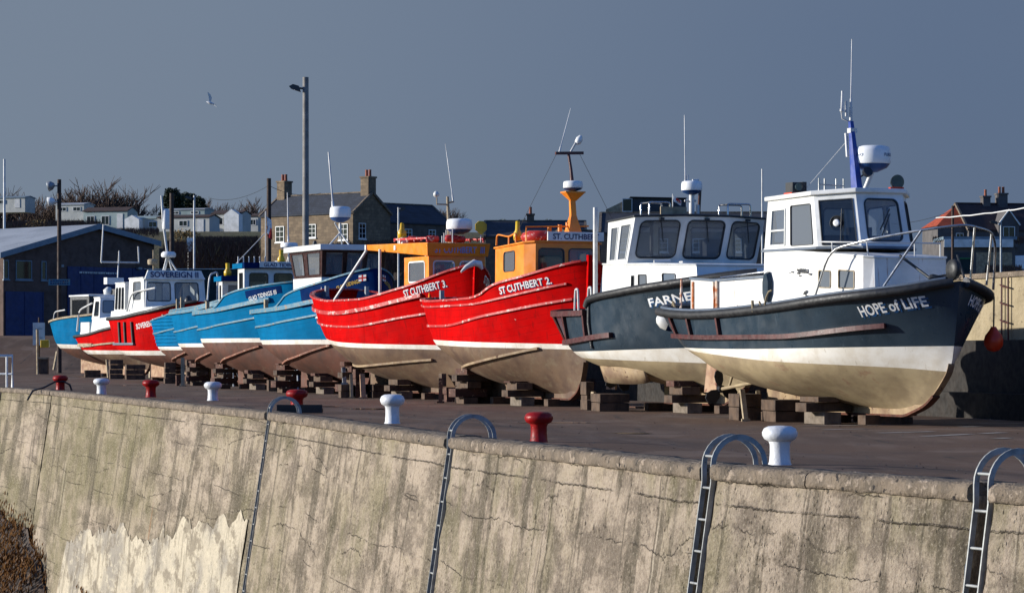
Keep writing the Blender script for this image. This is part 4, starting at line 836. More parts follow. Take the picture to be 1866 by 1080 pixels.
    f = MB(); f.prism([(6.2, 1.15, 5.35), (6.2, 1.9, 5.75), (6.2, 1.9, 5.85), (6.2, 1.15, 5.5)], [(6.6, 1.15, 5.35), (6.6, 1.9, 5.75), (6.6, 1.9, 5.85), (6.6, 1.15, 5.5)]); f.build('solar_panel', ['radblue'], B)
    return B, H
GB6, GH6 = glad3()
B7, H7, h7 = blue_boat('light blue boat with two pale rails, squeezed beside the clinker planked hull', (-11.05, 122), 66, 10, [(0, 3.3), (.3, 3.35), (.6, 3.45), (1, 4.0)], (1.68, 1.62))
for a_ in ((1.6, -1.4, 3.55), (2.6, -1.5, 3.6)):
    w7 = MB(); w7.box(a_, (.11, .11, .7)); w7.build('bitt', ['timberlt'], B7)
B8, H8, h8 = blue_boat('light blue clinker boat with stepped overlapping planks', (-13.51, 133), 66, 9.5, [(0, 2.85), (.25, 3.0), (.6, 3.3), (1, 3.7)], (1.55, 1.5), lap=.06, rails=False)
# ------------------------------------------------------------------ far red boats and the last blue boat
def sovereign():
    B = boat('red boat with broad white cabin and lettered roof board above two wide windows', 'boat', (-16.2, 143), 62, 10)
    H = Hull(10, 4.3, [(0, 3.22), (.3, 3.22), (.7, 3.5), (1, 4.05)], [(0, 1.0), (.1, 1.1), (.4, .75), (.75, .4), (1, .2)], [(0, 1.3), (.5, 1.24), (1, 1.24)], [(0, 1.56), (.5, 1.48), (1, 1.48)],
             [(.05, 1.4), (.3, .8), (.7, .45), (1.2, .25), (4.05, 0)], [(1.0, .5), (1.5, .2), (2.4, .02), (3, 0)], ts=(.6, .62), wb=.32, stern=(2.2, 2.4, 1.5, 1.6), ks=2.8)
    h = H.build(B, ['redbot', 'band', 'red']); H.keel(B, 'keel'); H.deck(B, .1, ['white', 'greydeck'])
    g = MB(); g.tube(H.around(.99, lambda t: H.zs(t), .04, 40), .1, 6); g.build('gunwale_fender', ['black'], B)
    g = MB(); g.rect(H.around(.56, 1.85, .05, 24), .14, .12); g.build('rub_rail', ['greydeck'], h)
    for s in (-1, 1):
        for t in (.36, .45, .55):
            m = MB(); m.bar(H.path(s, t, t + .003, 1.85, .05, 2)[1], H.path(s, t, t + .003, 3.02, .05, 2)[1], .16, .1, 0, up=(0, 1, 0)); m.build('fender_strip', ['black'], h)
        H.letters(h, 'SOVEREIGN II', 5.9, 7.9, 2.62, 2.86, .27, ('whitelet',), s)
    cabin(B, [(.6, -1.65), (7.5, -1.75), (9.0, -.8), (9.0, .8), (7.5, 1.75), (.6, 1.65)], [(.7, -1.6), (7.3, -1.7), (8.6, -.75), (8.6, .75), (7.3, 1.7), (.7, 1.6)], 2.9, [3.62, 3.78, 3.85, 3.85, 3.78, 3.62], {}, 'white', name='trunk_cabin', over=.02, rt=.03, camber=.02, roofname='cabin_top')
    cabin(B, [(.9, -1.5), (2.6, -1.5), (2.6, 1.5), (.9, 1.5)], [(1.0, -1.45), (2.5, -1.45), (2.5, 1.45), (1.0, 1.45)], 3.6, 5.15, {0: [(.08, .3, .08, .86, 'glassd'), (.38, .6, .08, .86, 'glassd'), (.68, .9, .08, .86, 'glassd')], 1: [(.1, .3, .2, .75, 'glassd')], 3: [(.1, .9, .3, .9)]}, 'white', name='aft_cabin', roofmat='white', over=.05, rt=.06, camber=.04, roofname='aft_roof')
    cabin(B, [(3.2, -1.55), (5.7, -1.55), (5.8, 1.95), (3.2, 1.95)], [(3.3, -1.5), (5.5, -1.5), (5.6, 1.9), (3.3, 1.9)], 3.7, 5.35, {1: [(.05, .44, .25, .88, 'glass', 'gasket', .14, .05), (.5, .9, .25, .88, 'glass', 'gasket', .14, .05)], 3: [(.1, .45, .3, .9), (.55, .9, .3, .9)], 0: [(.3, .8, .3, .9)]}, 'white', name='wheelhouse', over=.06, rt=.06, camber=.05, floor=3.68)
    f = MB(); f.prism([(5.55, -1.5, 5.3), (5.72, -1.5, 5.3), (5.78, 1.9, 5.3), (5.6, 1.9, 5.3)], [(5.55, -1.3, 5.78), (5.66, -1.3, 5.78), (5.7, 1.7, 5.78), (5.6, 1.7, 5.78)]); nb = f.build('name_board', ['white'], B)
    f = MB(); text_flat(f, 'SOVEREIGN II', (5.745, -1.2, 5.4), (.02, 1, 0), (-.1, 0, 1), 2.7, .3, lift=.02); f.build('board_lettering', ['navylet'], nb)
    m = MB()
    for a, c in (((5.0, -.3, 5.4), (5.0, 0, 6.5)), ((5.0, .4, 5.4), (5.0, .1, 6.5)), ((4.5, 0, 5.4), (5.0, .05, 6.5)), ((5.3, .7, 5.4), (5.0, .15, 6.4))): m.tube([a, c], .05, 6)
    m.tube([(5.0, .05, 6.5), (5.0, -.2, 8.4), (5.0, -.3, 9.8)], [.07, .08, .06], 6); m.build('mast', ['alu'], B)
    f = MB(); f.lathe([(.35, 0), (.4, .06), (.4, .2), (.3, .3)], (5.0, .1, 6.5), 16); f.build('radar_dome', ['white_clean'], B)
    f = MB(); f.lathe([(.18, 0), (.2, .05), (.2, 1.0), (.12, 1.1)], (5.0, -.05, 8.0), 10); f.build('radar_reflector', ['white'], B)
    f = MB(); f.tube([(1.9, .4, 5.2), (1.9, .4, 7.0)], .04, 6); f.lathe([(.25, 0), (.28, .1), (.28, .25), (.2, .3)], (1.9, .35, 6.2), 12); f.build('aft_mast', ['timberlt'], B)
    f = MB(); f.lathe([(.1, 0), (.16, .1), (.1, .5), (.03, .6)], (2.1, .5, 5.25), 10); f.build('distress_beacon', ['yellow'], B)
    handrail(B, fillet([(5.8, -1.5, 3.7), (5.7, -1.4, 5.2)], 2) , [], .05, 'alu', 'corner_rail')
    handrail(B, fillet([(3.6, -1.75, 3.6), (4.2, -1.7, 4.6), (7.0, -1.4, 4.8)], 3), [], .05, 'alu', 'side_rail')
    handrail(B, fillet([(7.8, 1.2, 3.8), (7.9, 1.3, 5.5), (7.6, 1.9, 5.7), (7.2, 2.0, 3.8)], 3), [], .05, 'alu', 'gantry')
    f = MB(); f.lathe([(.1, 0), (.25, .1), (.2, .3), (.08, .5)], (7.4, .3, 3.9), 10); f.build('deck_winch', ['gasket'], B)
sovereign()
def small_red():
    B = boat('small red boat with white half cabin and worn strake, beside the last blue boat', 'boat', (-21.16, 162), 58, 9)
    H = Hull(9, 3.2, [(0, 2.35), (.3, 2.45), (.6, 2.75), (1, 3.2)], [(0, 1.3), (.1, 1.1), (.4, .75), (.75, .4), (1, .2)], [(0, 1.3), (1, 1.3)], [(0, 1.56), (1, 1.5)], [(.05, 1.4), (.3, .8), (.7, .45), (1.2, .25), (3.6, 0)], [(1.0, .5), (1.5, .15), (2.4, .0)], ts=(.5, .6), ks=2.5)
    h = H.build(B, ['brownbot', 'band', 'red']); H.keel(B, 'keel'); H.deck(B, .1, ['white', 'greydeck'])
    g = MB(); g.tube(H.around(.99, lambda t: H.zs(t), .03, 30), .09, 6); g.build('gunwale_fender', ['black'], B)
    g = MB(); g.rect(H.around(.42, 1.85, .05, 24), .14, .2); g.build('rub_rail', ['timberlt'], h)
    g = MB(); g.rect(H.path(-1, .25, .9, lambda t: 1.62 + .5 * t, .05, 20), .1, .1); g.build('rub_rail', ['timberlt'], h)
    H.letters(h, 'SEA', 6.2, 7.4, 2.5, 2.55, .3, ('whitelet',), -1) if False else None
    cabin(B, [(2.3, -1.2), (7.4, -1.1), (7.4, 1.1), (2.3, 1.2)], [(2.5, -1.1), (7.0, -1.0), (7.0, 1.0), (2.5, 1.1)], 2.15, [3.4, 3.6, 3.6, 3.4], {}, 'white', name='trunk_cabin', over=.02, rt=.03, camber=.02, roofname='cabin_top')
    cabin(B, [(2.4, -1.1), (3.6, -1.1), (3.9, 1.0), (2.4, 1.1)], [(2.6, -1.0), (3.5, -1.0), (3.6, .95), (2.6, 1.0)], 3.4, 4.7, {0: [(.25, .85, .15, .85, 'glassd')], 1: [(.08, .45, .3, .9, 'glassg'), (.55, .92, .3, .9, 'glass')], 3: [(.1, .9, .2, .9)]}, 'white', over=.06)
    f = MB(); f.box((1.2, -1.0, 2.75), (1.4, .08, 1.0)); f.build('side_screen', ['white'], B)
    handrail(B, fillet([(.4, -1.2, 2.7), (.5, -1.1, 4.0), (2.4, -1.05, 4.4)], 3), [], .06, 'alu', 'stern_gantry')
    f = MB(); f.tube([(3.0, .3, 4.75), (3.0, .45, 7.6)], [.06, .04], 6); f.build('mast', ['alu'], B)
    f = MB(); f.box((3.0, .1, 5.75), (.5, 1.1, .4)); f.build('radar_scanner', ['white_clean'], B)
    f = MB(); f.lathe([(.1, 0), (.16, .1), (.12, .4)], (3.0, .3, 4.78), 10); f.build('roof_lamp', ['gasket'], B)
    f = MB(); f.tube([(2.7, -.6, 6.9), (2.7, 1.9, 6.9)], .06, 6); f.tube([(2.7, -.6, 6.9), (2.7, -.45, 9.2)], .05, 5); f.tube([(2.7, 1.9, 6.9), (2.7, 1.85, 7.9)], .05, 5); f.tube([(3.0, .45, 7.5), (2.7, .6, 6.9)], .05, 5); f.build('crosstree', ['alu'], B)
small_red()
def last_blue():
    B = boat('last blue boat of the row with rusty stains and a black cabin', 'boat', (-24.39, 176), 52, 9)
    H = Hull(9, 3.8, [(0, 3.3), (.4, 3.65), (.7, 3.8), (1, 4.1)], [(0, 1.5), (.1, 1.2), (.4, .8), (.75, .5), (1, .3)], [(0, 1.72), (1, 1.6)], [(0, 2.0), (1, 1.85)], [(.05, 1.4), (.3, .8), (.7, .45), (1.2, .25), (4.1, 0)], [(1.2, .7), (1.8, .22), (2.4, .05)], ts=(0, .0), ks=2.5)
    h = H.build(B, ['redbot', 'band', 'blue']); H.keel(B, 'keel'); H.deck(B, .2, ['white', 'greydeck'])
    g = MB(); g.rect(H.around(.99, lambda t: H.zs(t) + .02, .02, 30), .16, .12); g.build('gunwale', ['timberlt'], B)
    cabin(B, [(3.1, -1.2), (5.6, -1.2), (5.6, 1.2), (3.1, 1.2)], [(3.1, -1.2), (5.6, -1.2), (5.6, 1.2), (3.1, 1.2)], 3.3, 5.05, {0: [(.1, .9, .3, .9, 'glassd')], 1: [(.06, .46, .2, .9, 'glassd'), (.54, .94, .2, .9, 'glassd')], 3: [(.2, .8, .3, .9, 'glassd')]}, 'gasket', roofmat='white', over=.1, rt=.1)
    handrail(B, fillet([(.8, -1.2, 3.4), (1.0, -1.2, 4.1), (2.8, -1.4, 4.2)], 3), [], .05, 'alu', 'stern_rail')
    f = MB(); f.lathe([(.1, -.3), (.3, -.2), (.34, .1), (.1, .3)], (4.6, .8, 5.4), 12); f.build('roof_float', ['white'], B)
    f = MB(); f.box((5.2, 1.3, 5.3), (.9, .9, .5)); f.build('roof_box', ['darkin'], B)
    return B
last_blue()

# packing blocks that carry the keels
for bt_, nm_ in zip([o for o in COL.objects if o.name.startswith('fishing_boat')], ('nearest navy boat', 'second navy boat', 'red boat with the life raft', 'red boat with white framed windows', 'boat with dark timber windows', 'boat with stepped dark blue roof edges', 'blue boat with two pale rails', 'clinker boat', 'lettered red boat', 'small red boat', 'last blue boat')):
    for x_, wh in ((3.9, 'aft'), (6.0, 'middle'), (8.0, 'forward')):
        if nm_ in ('small red boat', 'last blue boat') and x_ > 7: continue
        p_ = place(bt_, x_, 0, 0); mb_ = MB(); mb_.box((0, 0, 0), (.28, .9, .2), 0); mb_.box((.03, 0, -.0), (.2, .7, .215), 0) if False else None
        o_ = mb_.build('keel_block', ['timber'], bevel=.012); o_.location = (p_.x, p_.y, -.055); o_.rotation_euler = (0, 0, bt_.rotation_euler.z + random.uniform(-.08, .08))
        tag(o_, wh + ' keel block under the ' + nm_, 'keel block', 'blocks under the keels')

# stacks of sleepers under the turn of the bilge, cut to the height of the hull they carry
def bilge_stack(B, H, x, y, label):
    a, b = .1, 2.2; sd = -1 if y < 0 else 1; t_ = H.t(x, .6)
    for _ in range(30):
        c = (a + b) / 2
        if H.hb(H.t(x, c), c) < abs(y): a = c
        else: b = c
    top = max(.2, a); z = -.165; mb = MB(); k = 0; rd_ = random.Random(int(x * 100 + y * 10))
    while z < top - .03:
        h = min(rd_.choice((.16, .2, .26)), top - z); l = rd_.uniform(.75, 1.15) if k % 2 else rd_.uniform(.38, .5); w = rd_.uniform(.4, .5) if k % 2 else rd_.uniform(.7, .95)
        mb.box((rd_.uniform(-.05, .05), rd_.uniform(-.05, .05), z + h / 2), (w, l, h - .012), rd_.choice((0, 0, 0, 1, 2)), rd_.uniform(-.09, .09)); z += h; k += 1
    p = place(B, x, y, 0); o = mb.build('sleeper_stack', ['timber', 'timbred', 'timbergrey'], bevel=.012); o.location = (p.x, p.y, 0); o.rotation_euler = (0, 0, B.rotation_euler.z); tag(o, label, 'timber stack', 'sleeper stacks carrying the hulls')
for nm_, (b_, h_) in {'nearest navy boat': (HB, HH), 'second navy boat': (FB, FH), 'red boat with the life raft': (R2, H2), 'red boat with white framed windows': (R3, H3), 'boat with dark timber windows': (GB5, GH5), 'boat with stepped dark blue roof edges': (GB6, GH6), 'blue boat with two pale rails': (B7, H7), 'clinker boat': (B8, H8)}.items():
    for x_, y_, wh in ((6.9, -.75, 'forward near side'), (3.6, .9, 'aft far side'), (7.2, .8, 'forward far side')) + (() if nm_ in ('nearest navy boat', 'second navy boat') else ((3.3, -.95, 'aft near side'),)):
        bilge_stack(b_, h_, x_, y_, wh + ' sleeper stack under the ' + nm_)

p_ = at(797, 553, 88.2); buoy('buoy', p_, .17, 'redworn', 'small red buoy hanging beside the lettering of the red boat with white framed windows', 'buoy', rope=.3)
t = thing('flag_pole', at(484, 480, 152), 0, 'pole with a red and white flag in front of the sandstone house', 'flag pole')
f = MB(); f.tube([(0, 0, -1.2), (0, 0, 2.9)], .035, 6); f.build('pole', ['alu'], t)
f = MB(); f.grid([[(.05 + .07 * k + .02 * sin(j), .05 * sin(k * 1.3 + j), 2.6 - .3 * j - .05 * k) for k in range(5)] for j in range(4)], 0); f.grid([[(.07 + .07 * k + .02 * sin(j), -.02 + .05 * sin(k * 1.3 + j), 2.1 - .3 * j - .05 * k) for k in range(5)] for j in range(3)], 1); f.build('flag', ['whitelet', 'flagred'], t, recalc=False)
# ------------------------------------------------------------------ quay, harbour wall, water, land
EDGE = [(12.9, 10), (10.4, 15), (4.56, 26.6), (2.23, 31.25), (-.94, 41.7), (-5.27, 59.5), (-15.9, 94.7), (-19.4, 104), (-26, 122), (-60, 190), (-120, 260), (-300, 420)]
def xedge(D):
    for (x0, d0), (x1, d1) in zip(EDGE, EDGE[1:]):
        if D <= d1: return x0 + (x1 - x0) * (D - d0) / (d1 - d0)
    return EDGE[-1][0]
def xwall(D): return 11.4 - .28 * (D - 62) if D > 30 else 20.4
def zquay(D, X=1e3):
    return 2.9 * smooth(186, 214, D) - .16 * (smooth(1.6, 5.5, X - xedge(D)) if D < 120 else 1)
def m_asphalt():
    m = bpy.data.materials.new('worn tarmac'); t = NT(m); v = t.coord()
    n1 = t.noise(v, .18, 6, .6); n2 = t.noise(t.coord(scale=(1, .22, 1)), .9, 6, .62); n3 = t.noise(v, 45, 3, .7)
    c = t.mix(t.ramp(n1, .35, .7), lin((98, 71, 51)), lin((76, 56, 42)))
    c = t.mix(t.math('MULTIPLY', t.ramp(n2, .46, .66), .85), c, lin((112, 90, 74)))
    c = t.mix(t.math('MULTIPLY', t.ramp(t.noise(v, .5, 7, .7), .56, .7), .55), c, lin((52, 43, 39)))
    c = t.mix(t.math('MULTIPLY', t.ramp(n3, .55, .75), .5), c, lin((130, 118, 106)))
    br = t.new('ShaderNodeTexBrick'); br.inputs['Scale'].default_value = 1; br.inputs['Brick Width'].default_value = 7.5; br.inputs['Row Height'].default_value = 5.2; br.inputs['Mortar Size'].default_value = .07; br.inputs['Mortar Smooth'].default_value = .3
    mp_ = t.coord(loc=(1.3, 2.1, 0)); t.link(mp_, br.inputs['Vector']); c = t.mix(t.math('MULTIPLY', br.outputs['Fac'], t.math('MULTIPLY', t.ramp(t.noise(v, .8, 5, .7), .42, .58), .75)), c, lin((34, 30, 29)))
    c = t.mix(t.math('MULTIPLY', t.ramp(t.noise(t.coord(loc=(8, 3, 0)), .33, 3, .4), .62, .66), .5), c, lin((124, 104, 88)))
    t.link(c, t.bsdf.inputs['Base Color'])
    w = t.ramp(t.noise(t.coord(scale=(1, .3, 1)), .16, 4, .5), .60, .68)
    rr = t.new('ShaderNodeMapRange'); rr.inputs['To Min'].default_value = .8; rr.inputs['To Max'].default_value = .28; t.link(w, rr.inputs['Value']); t.link(rr.outputs[0], t.bsdf.inputs['Roughness'])
    t.link(t.bump(t.math('ADD', n3, t.math('MULTIPLY', n2, 2.0)), .5, .02), t.bsdf.inputs['Normal']); M['asphalt'] = m
m_asphalt()
paint('grass', 'rough winter grass', (74, 76, 44), (92, 82, 54), rough=.95, nscale=.25, grime=((58, 50, 36), 1.4, .5, .7), bump=(3, .6, .3))
rows = []
for D in [8, 12, 15, 18, 20, 22, 24, 26.6, 29, 31.25, 34, 38, 41.7, 45, 50, 55, 59.5, 65, 70, 80, 90, 94.7, 104, 113, 122, 140, 160, 180] + list(range(184, 262, 3)):
    a, b = xedge(D) + .3, xwall(D) + .4
    rows.append([(a + (b - a) * (k / 40) ** 1.5, D, zquay(D, a + (b - a) * (k / 40) ** 1.5)) for k in range(41)])
g = MB(); g.grid(rows, 0, True); tag(g.build('quay_surface', ['asphalt'], recalc=False), kind='structure')
def zland(X, D):
    e = X - xwall(D)
    near = 3.08 + 5.6 * smooth(8, 100, e)
    if D < 245: return near
    return lerp(3.2 + 5.5 * smooth(8, 100, e), lerp(15.4, 9.6, smooth(-5, 40, X)), smooth(245, 318, D)) + 2.5 * smooth(330, 430, D)
g = MB()
Ds = [8, 20, 30, 40, 50, 60, 70, 80, 100, 120, 140, 160, 180, 200, 220, 245, 262]
es = [.35, 1, 3, 8, 15, 25, 40, 60, 80, 110, 160, 240, 400, 800]
g.grid([[(xwall(D) + e, D, zland(xwall(D) + e, D)) for e in es] for D in Ds], 0, True)
Xs = [-900, -500, -300, -200, -150, -110, -85, -65, -50, -40, -30, -20, -10, 0, 10, 20, 30, 45, 60, 90, 140, 220, 400, 900]
g.grid([[(X, D, (zland(X, D) if D > 255 else 2.8) + .01) for X in Xs] for D in (254, 259, 266, 274, 282, 290, 298, 306, 314, 322, 335, 350, 380, 430, 600, 1000, 1800)], 0, True)
tag(g.build('hillside', ['grass'], recalc=False), kind='structure')
def m_water():
    m = bpy.data.materials.new('harbour water'); t = NT(m); v = t.coord()
    t.bsdf.inputs['Base Color'].default_value = lin((26, 32, 34)); t.bsdf.inputs['Roughness'].default_value = .08
    t.link(t.bump(t.noise(v, 1.5, 5, .6), .4, .1), t.bsdf.inputs['Normal']); M['water'] = m
m_water()
g = MB(); g.grid([[(x, y, -7.3) for x in (-900, -200, -60, 0, 14)] for y in (-60, 0, 30, 80, 140, 300, 500)], 0, True); tag(g.build('harbour_water', ['water'], recalc=False), kind='structure')
g = MB()
for (x0, y0), (x1, y1) in (((1455, 776), (1866, 771)), ((1500, 783), (1790, 777)), ((1600, 789), (1740, 785)), ((1685, 795), (1830, 788)), ((1775, 802), (1866, 796)), ((1150, 748), (1330, 745)), ((1210, 753), (1300, 751)), ((700, 722), (790, 719)), ((290, 690), (330, 697))):
    a = at(x0, y0, 1.46 * FPX / (y0 - HY)); b = at(x1, y1, 1.46 * FPX / (y1 - HY)); d = (b - a).normalized(); n = Vector((-d.y, d.x, 0)) * .13
    a.z = b.z = -.152
    k = 7
    for i in range(k):
        if random.random() < .35: continue
        p, q = a.lerp(b, i / k), a.lerp(b, (i + .9) / k); g.add([p - n, q - n, q + n, p + n], [(0, 1, 2, 3)])
paint('roadpaint', 'worn road paint', (170, 164, 154), (110, 102, 94), rough=.8, nscale=3)
tag(g.build('ground_markings', ['roadpaint'], recalc=False), kind='structure')

gr = MB(); rg = random.Random(77)
for k in range(700):
    D = 30 + 95 * rg.random() ** 1.6; xe = xedge(D); X = xe + 1.0 + (xwall(D) - xe - 1.5) * rg.random(); z = zquay(D, X) ; q = rg.uniform(.004, .011) * (1 + D / 60)
    gr.add([(X - q, D - q, z), (X + q * .8, D - q * .6, z), (X + q, D + q, z), (X - q * .7, D + q * .8, z), (X + rg.uniform(-.3, .3) * q, D, z + q * .9)], [(0, 1, 4), (1, 2, 4), (2, 3, 4), (3, 0, 4)], rg.choice((0, 0, 1)))
tag(gr.build('grit', ['timberlt', 'asphalt'], recalc=False), 'scattered grit and small chippings on the quay tarmac', 'grit', kind='stuff')

def m_puddle():
    m = bpy.data.materials.new('shallow puddle'); t = NT(m); t.bsdf.inputs['Base Color'].default_value = lin((48, 42, 40)); t.bsdf.inputs['Roughness'].default_value = .06; M['puddle'] = m
m_puddle()
pd = MB(); rp = random.Random(4)
for (px, py, w, dpt) in ((640, 745, 1.3, .8), (575, 741, .8, .5), (1130, 790, .7, .3), (1010, 770, .9, .35), (240, 702, 1.2, .8)):
    D = 1.46 * FPX / (py - HY); X = (px - CX) / FPX * D; zz = zquay(D, X) + .004
    pd.add([(X + w * cos(2 * pi * k / 22) * rp.uniform(.7, 1.15), D + dpt * sin(2 * pi * k / 22) * rp.uniform(.7, 1.15), zz) for k in range(22)], [tuple(range(22))])
tag(pd.build('puddle', ['puddle'], recalc=False), kind='structure')
def m_wall():
    m = bpy.data.materials.new('old poured concrete'); t = NT(m); b = t.bsdf
    uv = t.coord('UV')
    n_big = t.noise(uv, .33, 5, .55); n_mid = t.noise(uv, 1.3, 10, .72); n_fine = t.noise(uv, 13, 8, .72)
    st = t.noise(t.coord('UV', (1.5, .2, 1)), 1.1, 8, .64); st2 = t.noise(t.coord('UV', (4.5, .5, 1), (9, 3, 0)), 1.2, 8, .7)
    dep = t.new('ShaderNodeSeparateXYZ'); t.link(uv, dep.inputs[0]); fade = t.ramp(dep.outputs['Y'], -5.5, .2, False)
    c = t.mix(t.ramp(n_mid, .42, .58), lin((176, 160, 141)), lin((124, 112, 98)))
    c = t.mix(t.math('MULTIPLY', t.ramp(t.noise(t.coord('UV', (1, .8, 1), (40, 0, 0)), .7, 9, .7), .53, .58), .65), c, lin((174, 159, 136)))
    c = t.mix(t.math('MULTIPLY', t.ramp(t.noise(t.coord('UV', (1, .9, 1), (60, 0, 0)), 1.1, 9, .72), .54, .60), .6), c, lin((94, 84, 69)))
    gm = t.math('MULTIPLY', t.ramp(n_big, .44, .58), t.ramp(t.noise(t.coord('UV', (1.6, .5, 1), (3, 8, 0)), 1.4, 8, .7), .42, .58))
    c = t.mix(t.math('MULTIPLY', gm, .45), c, lin((108, 105, 70)))
    gx = t.new('ShaderNodeSeparateXYZ'); t.link(t.coord(), gx.inputs[0])
    c = t.mix(t.math('MULTIPLY', t.ramp(gx.outputs['Y'], 36, 80), t.math('MULTIPLY', t.ramp(n_big, .3, .62), .55)), c, lin((118, 111, 80)))
    def runs(sx, sy, loc, th, wd, amt, colr, k):
        n_ = t.noise(t.coord('UV', (sx, sy, 1), loc), 1.0, 6, .62)
        return t.mix(t.math('MULTIPLY', t.math('MULTIPLY', t.ramp(n_, th, th + wd), amt), t.math('ADD', t.math('MULTIPLY', fade, k), 1 - k)), c, lin(colr))
    c = runs(1.7, .12, (0, 0, 0), .54, .05, .7, (76, 70, 57), .5)
    c = runs(4.2, .1, (9, 3, 0), .57, .05, .65, (66, 61, 49), .6)
    c = runs(9, .14, (2, 7, 0), .60, .05, .6, (54, 49, 39), .6)
    c = runs(6, .1, (21, 7, 0), .63, .05, .5, (204, 192, 170), .4)
    c = runs(5, .1, (31, 0, 0), .68, .04, .55, (140, 92, 50), .3)
    # pour joints and cracks: thin broken dark lines wandering along the wall
    def lines(scale, loc, wob, amp, th, mscale, m0):
        w = t.new('ShaderNodeSeparateXYZ'); t.link(t.coord('UV', (1, 1, 1), loc), w.inputs[0])
        wn = t.noise(t.coord('UV', (1, .15, 1), loc), wob, 2, .5); wf = t.noise(t.coord('UV', (1, .4, 1), loc), 6.0, 5, .7)
        y = t.math('ADD', t.math('MULTIPLY', w.outputs['Y'], scale), t.math('ADD', t.math('MULTIPLY', wn, amp), t.math('MULTIPLY', wf, .17)))
        pit_b = None; fr = t.math('ABSOLUTE', t.math('SUBTRACT', t.math('FRACT', y), .5))
        ln = t.ramp(fr, th, 0.0)
        return t.math('MULTIPLY', ln, t.ramp(t.noise(t.coord('UV', (1, 1, 1), (loc[0] + 7, 3, 0)), mscale, 5, .7), m0, m0 + .1))
    l1 = lines(1.15, (0, .1, 0), .22, .9, .012, .9, .47); l2 = lines(.62, (5, .4, 0), .3, 1.2, .008, .7, .48)
    vo = t.new('ShaderNodeTexVoronoi'); vo.inputs['Scale'].default_value = 6.5; t.link(t.coord('UV', (1, .8, 1)), vo.inputs['Vector'])
    pit = t.math('MULTIPLY', t.ramp(vo.outputs['Distance'], .26, .10), t.ramp(t.noise(t.coord('UV', (1, 1, 1), (4, 4, 0)), 1.1, 5, .7), .53, .63))  # pits coloured dark for their shaded depth as well as dirt
    vo2 = t.new('ShaderNodeTexVoronoi'); vo2.inputs['Scale'].default_value = 21; t.link(t.coord('UV', (1, .6, 1)), vo2.inputs['Vector'])
    pit2 = t.math('MULTIPLY', t.ramp(vo2.outputs['Distance'], .3, .1), t.ramp(t.noise(t.coord('UV', (1, .6, 1), (14, 4, 0)), 1.6, 6, .7), .5, .6))
    sp = t.new('ShaderNodeSeparateXYZ'); t.link(uv, sp.inputs[0])
    y3 = t.math('ADD', t.math('ADD', sp.outputs['Y'], .40), t.math('ADD', t.math('MULTIPLY', t.noise(t.coord('UV', (1, 0, 1), (3, 0, 0)), .8, 3, .5), .10), t.math('MULTIPLY', t.noise(t.coord('UV', (1, .3, 1), (3, 0, 0)), 9, 4, .7), .09)))
    l3 = t.math('MULTIPLY', t.ramp(t.math('ABSOLUTE', t.math('SUBTRACT', y3, .095)), .016, 0.0), t.ramp(t.noise(t.coord('UV', (1, 1, 1), (17, 3, 0)), 1.1, 4, .6), .38, .5))
    l1 = t.math('MAXIMUM', l1, l3)
    hole = t.math('MAXIMUM', t.math('MAXIMUM', l1, l2), t.math('MAXIMUM', pit, t.math('MULTIPLY', pit2, .8)))
    c = t.mix(t.math('MULTIPLY', t.math('MULTIPLY', hole, t.ramp(t.noise(t.coord('UV', (1, 1, 1), (50, 5, 0)), 8, 4, .7), .40, .55)), .85), c, lin((56, 48, 39)))
    n_gr = t.noise(t.coord('UV', (1, .8, 1), (5, 5, 0)), 24, 6, .8)
    c = t.mix(t.math('MULTIPLY', t.ramp(n_gr, .53, .62), .5), c, lin((64, 57, 46)))
    c = t.mix(t.math('MULTIPLY', t.ramp(n_gr, .46, .38), .45), c, lin((192, 180, 158)))
    c = t.mix(t.math('MULTIPLY', t.ramp(n_fine, .56, .74), .45), c, lin((92, 82, 64)))
    c = t.mix(t.math('MULTIPLY', t.ramp(n_fine, .44, .3), .4), c, lin((186, 174, 150)))
    t.link(c, b.inputs['Base Color']); b.inputs['Roughness'].default_value = .9; b.inputs['Specular IOR Level'].default_value = .2
    hgt = t.math('SUBTRACT', t.math('ADD', t.math('MULTIPLY', n_mid, 1.6), t.math('MULTIPLY', n_fine, .9)), t.math('MULTIPLY', hole, .9))
    t.link(t.bump(hgt, .9, .07), b.inputs['Normal']); M['wall'] = m
m_wall()
paint('coping', 'granite coping stone', (124, 110, 93), (84, 75, 63), rough=.9, nscale=3, grime=((168, 151, 132), 6, .52, .8), chips=((44, 39, 36), 8, .6), bump=(12, 1.0, .06))
paint('slot', 'shade darkened concrete', (44, 39, 34), (30, 27, 24), rough=.85, nscale=3, bump=(10, .5))  # dark tone painted in for shade in the slots and along the yard wall
